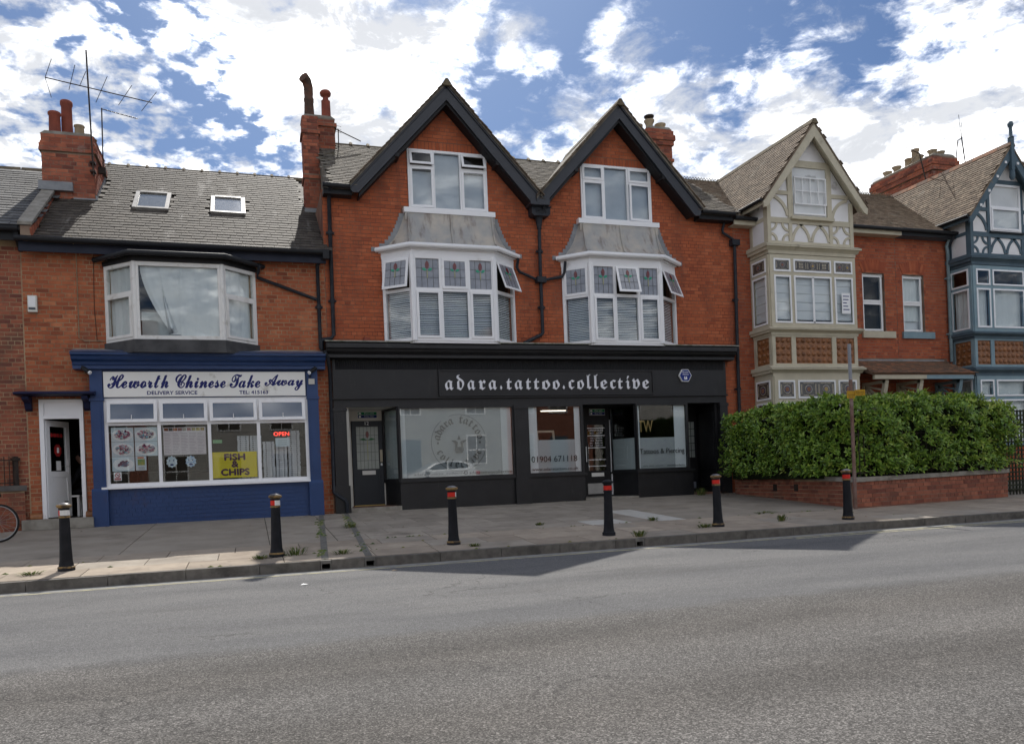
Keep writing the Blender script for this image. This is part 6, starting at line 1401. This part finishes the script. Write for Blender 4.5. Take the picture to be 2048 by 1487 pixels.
food(-2.76, -2.33, 1.435, 1.74, 3, 'food photo in the middle of the left column of food photos'); food(-2.31, -1.87, 1.435, 1.74, 4, 'food photo below the pale dish, middle right of the food photos'); food(-2.76, -2.33, 1.125, 1.43, 5, 'food photo of spring rolls, lowest of the food photos', True)
lf_ = thing('leaflet', 'green and orange leaflet below the food photos', 'leaflet', (-2.2, YG, 1.13)); MB().box(-2.31, -2.10, YG, YG+.002, 1.13, 1.43).obj('sheet', m_plate, lf_); MB().box(-2.27, -2.13, YG-.002, YG, 1.24, 1.37).obj('picture', PM('leaflet_green', (.10,.28,.12), (.38,.38,.10), ns=16, rough=.5), lf_); MB().box(-2.27, -2.15, YG-.002, YG, 1.385, 1.415).obj('heading', PM('leaflet_orange', (.6,.18,.04), rough=.5), lf_)
for i in range(3): MB().box(-2.26, -2.14, YG-.002, YG, 1.15+i*.025, 1.158+i*.025).obj('text_line', m_print, lf_)
ns_ = thing('no_smoking_sign', 'red and white no smoking sticker in the lower left window corner', 'sign', (-2.67, YG, .93)); MB().box(-2.74, -2.59, YG, YG+.002, .93, 1.11).obj('sheet', m_white, ns_); m_sred2 = PM('sticker_red', (.5,.03,.03), rough=.5)
MB().arc((-2.665, 1.045), .045, 0, 360, .014, .002, YG, n=16).bar((-2.695, 1.075), (-2.635, 1.015), .012, .0025, YG).obj('prohibition_ring', m_sred2, ns_); MB().box(-2.69, -2.64, YG-.0012, YG, 1.04, 1.052).obj('cigarette', m_print2, ns_); MB().box(-2.725, -2.605, YG-.002, YG, .945, .985).obj('red_panel', m_sred2, ns_); text('NO SMOKING', T(-2.665, YG-.002, .957), w=.1, h=.016, mat=m_white, parent=ns_, align='C', depth=.001)
mn = thing('menu_poster', 'large pale pink menu poster in the second takeaway pane', 'poster', (-1.33, YG, 1.43)); MB().box(-1.75, -.90, YG, YG+.002, 1.44, 2.03).obj('sheet', PM('menu_pink', (.58,.50,.53), (.66,.62,.63), ns=3, rough=.3, spec=.6), mn)
pcs = [(.34,.12,.06), (.10,.09,.07), (.40,.13,.05), (.40,.18,.16), (.55,.50,.42), (.42,.16,.15), (.50,.42,.16), (.55,.44,.12), (.45,.30,.10)]
for i, c_ in enumerate(pcs): MB().box(-1.73+i*.091, -1.65+i*.091, YG-.002, YG, 1.955, 2.015).obj('dish_picture', PM('dish_%d' % i, c_, tuple(q*.5 for q in c_), ns=25, rough=.5), mn)
tl = MB()
for c_ in range(5):
    for i in range(14): tl.box(-1.73+c_*.165, -1.73+c_*.165+random.uniform(.09, .145), YG-.0012, YG, 1.47+i*.033, 1.478+i*.033)
tl.obj('menu_text', PM('menu_text', (.34,.27,.32), rough=.6), mn, kind='stuff')
for k, x in enumerate((-1.60, -1.22)):
    ls = thing('lion_head_sticker', ('left' if k == 0 else 'right')+' of two blue and white lion head paper stickers', 'sticker', (x, YG, 1.16), 'lion head stickers'); r = random.Random(k+20)
    MB().prism([(x+.115*(1 if i % 2 else .82)*math.cos(i*math.pi/10), 1.29+.13*(1 if i % 2 else .84)*math.sin(i*math.pi/10)) for i in range(20)], YG, YG+.002).obj('mane', PM('sticker_paper_%d' % k, (.72,.76,.76), (.52,.64,.72) if k == 0 else (.20,.38,.62), ns=28, rough=.5), ls)
    for dx in (-.04, .035): MB().prism(ell(x+dx, 1.32, .012, .016, 8, 0), YG-.002, YG).obj('eye', m_sbl, ls)
    MB().prism(ell(x, 1.23, .04, .02, 8, 0), YG-.002, YG).obj('mouth', m_sbl, ls)
fc_ = thing('fish_and_chips_sign', 'yellow FISH & CHIPS board in the third takeaway pane', 'sign', (-.32, YG, .90)); MB().box(-.79, .145, YG, YG+.004, .905, 1.47).obj('board', PM('board_yellow', (.78,.62,.0), (.70,.54,.0), ns=2, rough=.35), fc_)
m_maroon = PM('letter_maroon', (.085,.015,.03), rough=.5)
for tx, z, w, h in (('FISH', 1.29, .42, .135), ('&', 1.135, .13, .13), ('CHIPS', .96, .58, .135)): text(tx, T(-.32, YG, z), w=w, h=h, mat=m_maroon, parent=fc_, align='C', depth=.002, fat=.011)
gp = thing('green_notice', 'small pale green card in the third takeaway pane', 'card', (-.66, YG, 1.66)); MB().box(-.76, -.57, YG, YG+.002, 1.665, 1.74).obj('card', PM('card_green', (.20,.42,.20), rough=.6), gp)
wn = thing('paper_notice', 'white notice in front of the stacked boxes', 'notice', (.70, YG, 1.56)); MB().box(.55, .85, YG, YG+.002, 1.56, 1.75).obj('sheet', m_plate, wn)
for i in range(3): MB().box(.60, .80, YG-.0015, YG, 1.60+i*.045, 1.607+i*.045).obj('text_line', m_print, wn)
on = thing('neon_sign', 'lit red OPEN neon sign in the fourth takeaway pane', 'sign', (.70, -.09, 1.78)); text('OPEN', T(.52, -.10, 1.80), w=.33, h=.085, mat=PM('neon_red', (.8,.05,.03), emit=((1, .05, .03), 1.1)), parent=on, depth=.012, name='neon_letters'); MB().box(.50, .87, -.085, -.08, 1.78, 1.905).obj('backing', m_seal, on)
# stacked boxes
m_box = PM('carton_white', (.64,.65,.68), (.58,.59,.62), ns=6, rough=.7); m_dot = PM('carton_print', (.07,.07,.08), rough=.7)
bxm = MB().box(-.5, .5, 0, 1, 0, 1); nb = len(bxm.f); bxm.box(-.30, -.18, -.004, 0, .25, .75); bxm.box(.18, .30, -.004, 0, .25, .75); bxm.box(-.12, .12, -.003, 0, .44, .52)
carton = bxm.mesh('carton', m_box); carton.materials.append(m_dot)
for i, p in enumerate(carton.polygons): p.material_index = 1 if i >= nb else 0
shelf = thing('window_shelf', 'low shelf behind the takeaway glass carrying the stacked boxes', 'shelf', (.4, .3, .5)); MB().box(-2.8, 1.25, .0, .62, .80, .84).obj('board', m_floor, shelf)
for i in range(4): MB().box(-2.6+i*1.2, -2.55+i*1.2, .3, .35, .03, .80).obj('leg', m_floor, shelf)
for x0, x1, zt, y, lb in ((-.265, -.01, 1.855, .10, 'white takeaway box in the stack behind the yellow board'), (-.0, .255, 1.845, .11, 'white takeaway box in the stack beside the third mullion'), (.275, .535, 1.72, .06, 'white takeaway box in the left stack of the fourth pane'), (.55, .80, 1.66, .05, 'white takeaway box in the middle stack under the white notice'), (.82, 1.09, 1.93, .09, 'white takeaway box in the tallest stack at the right')):
    z = .842
    while z+.047 < zt:
        o = link('takeaway_box', carton, None, label=lb, cat='box', group='stacked white takeaway boxes', mb=T((x0+x1)/2+random.uniform(-.007, .007), y+random.uniform(-.008, .008), z) @ RZ(random.uniform(-.02, .02)) @ S(x1-x0-.012, .25, .0455)); z += .047
    o['label'] = lb.replace('box in', 'box on top of')
kc = thing('serving_counter', 'dark counter at the back of the takeaway shop', 'counter', (-.8, 3, .03)); MB().box(-2.6, 1.4, 2.8, 3.3, .03, 1.1).obj('body', m_roomg, kc); MB().box(-2.65, 1.45, 2.75, 3.35, 1.1, 1.15).obj('top', m_print, kc)
pf = thing('picture_frame', 'framed picture on the lobby wall behind the open door', 'picture', (-3.4, 3.15, 1.7)); MB().box(-3.72, -3.3, 3.14, 3.19, 1.65, 2.2).obj('frame', m_print2, pf); MB().box(-3.69, -3.33, 3.13, 3.14, 1.68, 2.17).obj('print', m_roomg, pf)
so_ = thing('white_stool', 'white stool just inside the takeaway doorway', 'stool', (-3.72, .85, .2)); MB().box(-3.95, -3.55, .70, 1.02, .62, .66).obj('seat', m_white, so_)
for x in (-3.92, -3.61):
    for y in (.74, .96): MB().box(x, x+.045, y, y+.045, .2, .62).obj('leg', m_white, so_)
# person sitting in the lobby
def person():
    J = dict(pel=(-3.42, 1.42, .72, .15), wst=(-3.44, 1.40, .92, .135), chs=(-3.50, 1.36, 1.14, .155), nck=(-3.56, 1.31, 1.33, .06), jaw=(-3.60, 1.27, 1.42, .07), hed=(-3.60, 1.28, 1.50, .095), top=(-3.59, 1.29, 1.57, .075), nose=(-3.69, 1.24, 1.47, .025),
        sl=(-3.60, 1.20, 1.24, .075), el=(-3.70, 1.12, 1.0, .05), hl=(-3.80, 1.05, .86, .035), sr=(-3.42, 1.52, 1.24, .075), er=(-3.52, 1.50, .98, .05), hr=(-3.74, 1.30, .86, .035),
        kl=(-3.84, 1.22, .70, .075), al=(-3.84, 1.22, .32, .05), fl=(-3.98, 1.18, .26, .04), kr=(-3.80, 1.48, .70, .075), ar=(-3.80, 1.48, .32, .05), fr=(-3.94, 1.44, .26, .04))
    E = [('pel', 'wst'), ('wst', 'chs'), ('chs', 'nck'), ('nck', 'jaw'), ('jaw', 'hed'), ('hed', 'top'), ('hed', 'nose'), ('chs', 'sl'), ('sl', 'el'), ('el', 'hl'), ('chs', 'sr'), ('sr', 'er'), ('er', 'hr'), ('pel', 'kl'), ('kl', 'al'), ('al', 'fl'), ('pel', 'kr'), ('kr', 'ar'), ('ar', 'fr')]
    ks = list(J); me = bpy.data.meshes.new('person'); me.from_pydata([J[k][:3] for k in ks], [(ks.index(a), ks.index(b)) for a, b in E], [])
    o = link('person', me, None, label='seated person in dark clothes just inside the takeaway doorway', cat='person')
    sk_ = o.modifiers.new('skin', 'SKIN'); o.modifiers.new('sub', 'SUBSURF').levels = 2; o.modifiers['sub'].render_levels = 2
    for i, k in enumerate(ks): me.skin_vertices[0].data[i].radius = (J[k][3],)*2
    me.skin_vertices[0].data[0].use_root = True
    m = bpy.data.materials.new('person_skin_cloth'); m.use_nodes = True; t = m.node_tree; b = t.nodes['Principled BSDF']; g = N('ShaderNodeNewGeometry', t); s = N('ShaderNodeSeparateXYZ', t); Lk(g.outputs['Position'], s.inputs[0], t)
    Lk(mixc(sstep(s.outputs[2], 1.345, 1.355, t), (.014, .015, .02), (.35, .19, .14), t), b.inputs['Base Color'], t); b.inputs['Roughness'].default_value = .8; me.materials.append(m)
    h = MB(); h.tube([(-3.57, 1.30, 1.50), (-3.565, 1.30, 1.57), (-3.575, 1.29, 1.61)], [.098, .096, .05], 12); h.obj('hair', m_print2, o)
person()
# ================================================================== aerials
def aerial(name, lab, loc): return thing(name, lab, 'aerial', loc)
a1 = aerial('tv_aerial', 'large rooftop aerial with long boom on the left chimney', (-3.18, 1.6, 8.0))
MB().tube([(-3.17, 1.66, 7.95), (-3.19, 1.60, 9.5), (-3.20, 1.5, 10.77)], .018, 8).obj('mast', m_iron, a1); MB().tube([(-4.05, 1.5, 10.05), (-1.86, 1.5, 9.71)], .013, 6).obj('boom', m_iron, a1)
for a, b in (((-4.05, 10.05), (-3.91, 10.48)), ((-4.05, 10.05), (-3.94, 9.61)), ((-3.58, 9.82), (-3.44, 10.40)), ((-3.36, 9.93), (-3.22, 10.28)), ((-3.04, 9.59), (-2.78, 10.22)), ((-2.57, 9.58), (-2.27, 10.07)), ((-2.09, 9.49), (-1.75, 9.97))): MB().tube([(a[0], 1.5, a[1]), (b[0], 1.5, b[1])], .007, 5).obj('element', m_iron, a1)
for z in (8.05, 8.25): MB().box(-3.24, -3.13, 1.62, 1.80, z, z+.04).obj('clamp', m_iron, a1)
a2 = aerial('tv_aerial', 'small comb-like aerial on a short mast right of the left chimney', (-3.05, 2.4, 8.3)); MB().tube([(-3.06, 2.3, 8.2), (-3.04, 2.3, 9.82)], .015, 8).obj('mast', m_iron, a2); MB().tube([(-3.04, 2.3, 9.80), (-2.27, 2.3, 9.64)], .012, 6).obj('boom', m_iron, a2)
for i in range(8): x = -2.9+i*.09; z = 9.775-i*.0187; MB().tube([(x-.02, 2.3-.1, z-.04), (x+.02, 2.3+.1, z+.04)], .005, 4).obj('element', m_iron, a2)
MB().box(-3.16, -3.0, 2.26, 2.34, 8.25, 8.40).obj('bracket', m_iron, a2)
a3 = aerial('tv_aerial', 'small spiky aerial right of the tall middle chimney', (2.53, 2.6, 9.4)); MB().tube([(2.52, 2.6, 9.3), (2.53, 2.6, 9.97)], .014, 8).obj('mast', m_iron, a3); MB().tube([(2.45, 2.6, 9.97), (3.11, 2.6, 9.70)], .015, 6).obj('boom', m_iron, a3)
for i in range(10): x = 2.62+i*.05; z = 9.90-i*.0205; MB().tube([(x-.01, 2.52, z-.03), (x+.01, 2.68, z+.04)], .005, 4).obj('element', m_iron, a3)
for dz in (-.08, 0, .08): MB().tube([(2.42, 2.5, 9.95+dz), (2.62, 2.7, 10.0+dz)], .006, 4).obj('reflector', m_iron, a3)
a4 = aerial('tv_aerial', 'thin aerial in front of the right-hand chimney', (21.66, 3, 9.9)); MB().tube([(21.68, 2.1, 9.3), (21.3, 2.1, 10.75)], .02, 8).obj('mast', m_iron, a4); MB().tube([(20.75, 2.1, 10.88), (21.65, 2.1, 10.62)], .015, 6).obj('boom', m_iron, a4)
for x0, z0, x1, z1 in ((20.75, 10.88, 21.3, 11.2), (21.2, 10.7, 21.9, 11.0), (20.85, 10.3, 21.4, 10.75)): MB().tube([(x0, 2.1, z0), (x1, 2.3, z1)], .008, 5).obj('element', m_iron, a4)
a5 = aerial('radio_aerial', 'tall forked whip aerial right of the right-hand chimney', (24.1, 3, 10.9)); MB().tube([(24.25, 3, 9.5), (24.24, 3, 11.05), (24.12, 3, 11.9)], .022, 8).tube([(23.70, 3, 9.5), (23.80, 3, 10.9), (23.95, 3, 11.75), (24.08, 3, 11.82)], .018, 8).obj('mast', m_iron, a5); MB().tube([(24.12, 3, 11.85), (24.03, 3, 12.66)], .009, 5).obj('whip', m_iron, a5); MB().tube([(24.12, 3, 11.85), (24.14, 3, 12.4)], .008, 5).obj('whip', m_iron, a5)
# ================================================================== weeds and litter
rw = random.Random(5)
def weed(x, y, r, h, lab, n=60, mat=None):
    b = MB(); z = gz(y)
    for i in range(n):
        a = rw.uniform(0, 6.28); q = rw.random()*r*.6; px, py = x+q*math.cos(a)*1.6, y+q*math.sin(a); d_ = rw.uniform(.3, 1)*r; hgt = h*rw.uniform(.4, 1); w = rw.uniform(.0025, .006)
        ex, ey = px+d_*math.cos(a), py+d_*math.sin(a)*.8; sx, sy = -math.sin(a)*w, math.cos(a)*w
        b.add([(px-sx, py-sy, z), (px+sx, py+sy, z), ((px+ex)/2+sx*1.6, (py+ey)/2+sy*1.6, z+hgt*.8), ((px+ex)/2-sx*1.6, (py+ey)/2-sy*1.6, z+hgt*.8), (ex, ey, z+hgt)], [(0, 1, 2, 3), (3, 2, 4)])
    return b.obj('weed', mat or m_weed, None, label=lab, cat='weed', group='weeds in the pavement')
for x, y, r, h, lb in ((.08, -6.92, .13, .06, 'straggly weed left of the second bollard from the left'), (.58, -6.78, .16, .13, 'taller weed clump right of the second bollard from the left'), (1.22, -7.0, .14, .07, 'weed tuft between the two rain channels near the kerb'), (1.75, -3.4, .14, .10, 'weed strip along the right-hand rain channel'),
    (5.80, -7.32, .12, .12, 'weed growing over the kerb drain outlet'), (7.33, -6.75, .14, .07, 'weed tuft left of the fifth bollard from the left'), (9.0, -6.6, .09, .14, 'small upright weed midway between the two right-hand bollards'), (-2.75, -7.0, .14, .05, 'flat yellow weed left of the leftmost bollard'), (3.15, -7.15, .09, .05, 'tiny weed at the foot of the chipped bollard'), (5.0, -4.9, .08, .06, 'tiny weed beside the pale square slab'), (7.1, -5.3, .10, .08, 'dark weed at the near end of the pale strip'), (11.15, -.35, .16, .22, 'leafy weed in the corner beside the black lobby'), (9.6, -5.2, .22, .04, 'low weed line in front of the garden wall')): weed(x, y, r, h, lb)
mo = MB()
for i in range(420):
    k = rw.random()
    if k < .45: t_ = rw.choice((.2, .3, .5, .55, .9))+rw.gauss(0, .04); x, y = 1.47-.54*t_+rw.gauss(-.03, .035), -.4-7*t_
    elif k < .75: t_ = rw.choice((.12, .2, .3, .34, .6, .85))+rw.gauss(0, .04); x, y = 2.02-.49*t_+rw.gauss(-.02, .05), -.4-7*t_
    elif k < .9: x, y = rw.uniform(2, 11.5), -5.38+rw.gauss(0, .015)
    else: x, y = rw.uniform(-4, 12), rw.choice((-6.05, -6.75, -7.42))+rw.gauss(0, .01)
    if noise_ok := rw.random() < .6:
        s = rw.uniform(.008, .03); z = gz(y)+.002; mo.add([(x-s*1.5, y-s*.6, z), (x+s, y-s*.8, z), (x+s*1.4, y+s*.7, z), (x-s, y+s*.6, z), (x, y, z+s*.7)], [(0, 1, 4), (1, 2, 4), (2, 3, 4), (3, 0, 4)])
mo.obj('moss', m_weed, None, label='small moss and weed specks along the slab joints', cat='moss', kind='stuff')
dl_ = MB()
for i in range(130):
    if i < 60: x, y = 11.6+rw.gauss(0, .22), -.62+rw.gauss(0, .16); y = min(y, -.2); zz_ = gz(y)+abs(rw.gauss(0, .05))
    else: x, y = rw.uniform(-4, 12), rw.choice((rw.uniform(-7, -.3), rw.gauss(-.25, .08), rw.gauss(-.25, .08))); zz_ = gz(y)
    s = rw.uniform(.012, .03); a = rw.uniform(0, 6.28); c_, q = math.cos(a)*s, math.sin(a)*s; zz_ += .004
    dl_.add([(x-c_, y-q, zz_), (x+q*.6, y-c_*.6, zz_+s*.3), (x+c_, y+q, zz_+.002), (x-q*.6, y+c_*.6, zz_+s*.25)], [(0, 1, 2, 3)])
dl_.obj('dead_leaves', m_dead, None, label='scattered brown dead leaves on the pavement', cat='leaves', kind='stuff')
gum = MB()
for i in range(230):
    x, y = rw.uniform(-4.3, 12), rw.uniform(-7.35, -.5); s = rw.uniform(.008, .02); z = gz(y)+.0045
    gum.add([(x+s*math.cos(k*1.047), y+s*math.sin(k*1.047), z) for k in range(6)], [(0, 1, 2, 3, 4, 5)])
gum.obj('chewing_gum', PM('gum', (.20,.185,.165), (.34,.32,.29), ns=20, rough=.9), None, label='flattened chewing gum spots on the pavement', cat='gum', kind='stuff')
bl_ = link('loose_brick', piece_mesh('box', m_potr)[1], None, label='loose orange brick fragment lying on the black shop cornice', cat='brick', mb=T(2.66, -.12, 3.98) @ RZ(.2) @ S(.14, .09, .075))

for x, y, lb in ((.55, -9.0, 'scrap of white paper lying on the road near the kerb'), (1.75, -8.25, 'pale dead leaf lying on the road below the rain channels')):
    sc_ = MB(); z = ROADZ+.006; sc_.add([(x-.045, y-.015, z), (x+.015, y-.022, z+.004), (x+.05, y+.01, z), (x-.01, y+.022, z+.010)], [(0, 1, 2, 3)]); sc_.obj('paper_scrap' if y < -8.5 else 'fallen_leaf', m_white if y < -8.5 else m_potb, None, label=lb, cat='litter')
# ================================================================== the far side of the street (seen only in the glass)
m_oppo = PM('render_pale', (.52,.50,.46), (.45,.43,.40), ns=1.5, rough=.9); m_oppb = PM('brick_far', (.30,.12,.08), (.22,.10,.07), ns=6, rough=.9)
def opposite(x0, x1, wm, lab, zt=6.2):
    b = thing('opposite_house', lab, 'building', ((x0+x1)/2, -27, -.4)); Y = -26.6
    MB().box(x0, x1, Y-7, Y, -.5, zt).obj('wall', wm, b); MB().prism([(Y+.4, zt), (Y-3.5, zt+2.3), (Y-7.4, zt)], x0, x1, 'x').obj('roof', m_slate0, b)
    MB().box(x0-.5, x0+.5, Y-4.2, Y-3, zt+1, zt+3.6).obj('chimney', m_oppb, b)
    n = 3
    for i in range(n):
        for z in (.7, 3.6):
            cx = x0+(x1-x0)*(i+.5)/n
            if z < 1 and i == 1: MB().box(cx-.55, cx+.55, Y, Y+.06, -.4, 2.2).obj('door', m_teal, b); continue
            f = MB().box(cx-.6, cx+.6, Y, Y+.05, z, z+1.7).obj('window', m_white, b)
            for a in (0, 1):
                for c in (0, 1): MB().box(cx-.54+a*.56, cx-.02+a*.56, Y+.05, Y+.06, z+.06+c*.82, z+.82+c*.82).obj('pane', m_staind, f)
for x0, x1, mt, lb in ((-14, -5, m_oppb, 'brick terrace house across the street, far left behind the camera'), (-5, 3, m_oppo, 'pale rendered house across the street behind the camera'), (3, 14.5, PM('render_grey', (.36,.36,.34), (.30,.30,.29), ns=1.2, rough=.9), 'grey rendered house across the street behind the white car'), (14.5, 21, m_oppb, 'brick house across the street right of the grey house'), (21, 31, m_oppo, 'pale house across the street, far right behind the camera')): opposite(x0, x1, mt, lb)
car = thing('parked_car', 'white hatchback parked across the street, mirrored in the shop glass', 'car', (8.9, -20.9, ROADZ)); cz = ROADZ
m_carw = PM('car_white', (.74,.75,.76), rough=.25, coat=.8); m_carg = PM('car_glass', (.02,.025,.03), rough=.05, spec=.8); m_carb = PM('car_black', (.02,.02,.02), rough=.6)
X = lambda x: 8.9+x
low = [(-2.0, .28), (-2.03, .55), (-1.95, .72), (-1.2, .92), (-.95, .98), (1.35, 1.02), (1.85, .98), (1.98, .80), (2.0, .35), (1.75, .25), (-1.8, .22)]
top = [(-.95, .98), (-.25, 1.36), (.25, 1.46), (1.0, 1.44), (1.55, 1.32), (1.80, 1.02)]
cb = MB()
cb.prism([(X(a), cz+z) for a, z in low], -21.75, -20.05); body = cb.obj('body', m_carw, car)
gh = MB(); P_ = [(X(a), cz+z) for a, z in top]; n = len(P_); vs = [(x, -20.08-(.16 if 0 < i < n-1 else 0), z) for i, (x, z) in enumerate(P_)]+[(x, -21.72+(.16 if 0 < i < n-1 else 0), z) for i, (x, z) in enumerate(P_)]
gh.add(vs, [tuple(range(n)), tuple(range(2*n-1, n-1, -1))]+[(i+1, i, i+n, i+1+n) for i in range(n-1)]); gh.obj('cabin', m_carw, car)
for pts in ([(-.72, 1.02), (-.18, 1.32), (.28, 1.40), (.35, 1.40), (.35, 1.03)], [(.42, 1.03), (.42, 1.40), (.95, 1.38), (1.38, 1.28), (1.42, 1.12), (1.2, 1.04)]):
    MB(T(0, -20.10, 0)).prism([(X(a), cz+z) for a, z in pts], -.02, .0).obj('window', m_carg, car)
for x in (-1.25, 1.25):
    for y in (-20.12, -21.68): 
        w = MB(T(X(x), y, cz+.31) @ RX(R(90))).lathe([(.31, -.1), (.31, .1)], 24).obj('wheel', m_carb, car); MB(T(X(x), y, cz+.31) @ RX(R(90))).lathe([(.2, -.11), (.2, .11)], 18).obj('rim', m_rim, w)
MB().box(X(1.80), X(2.0), -20.2, -20.03, cz+.75, cz+.92).obj('tail_light', m_sred2, car); MB().box(X(-1.97), X(-1.6), -20.2, -20.04, cz+.66, cz+.80).obj('headlight', m_rim, car); MB().box(X(-.75), X(-.55), -20.05, -19.88, cz+.98, cz+1.12).obj('door_mirror', m_carw, car)
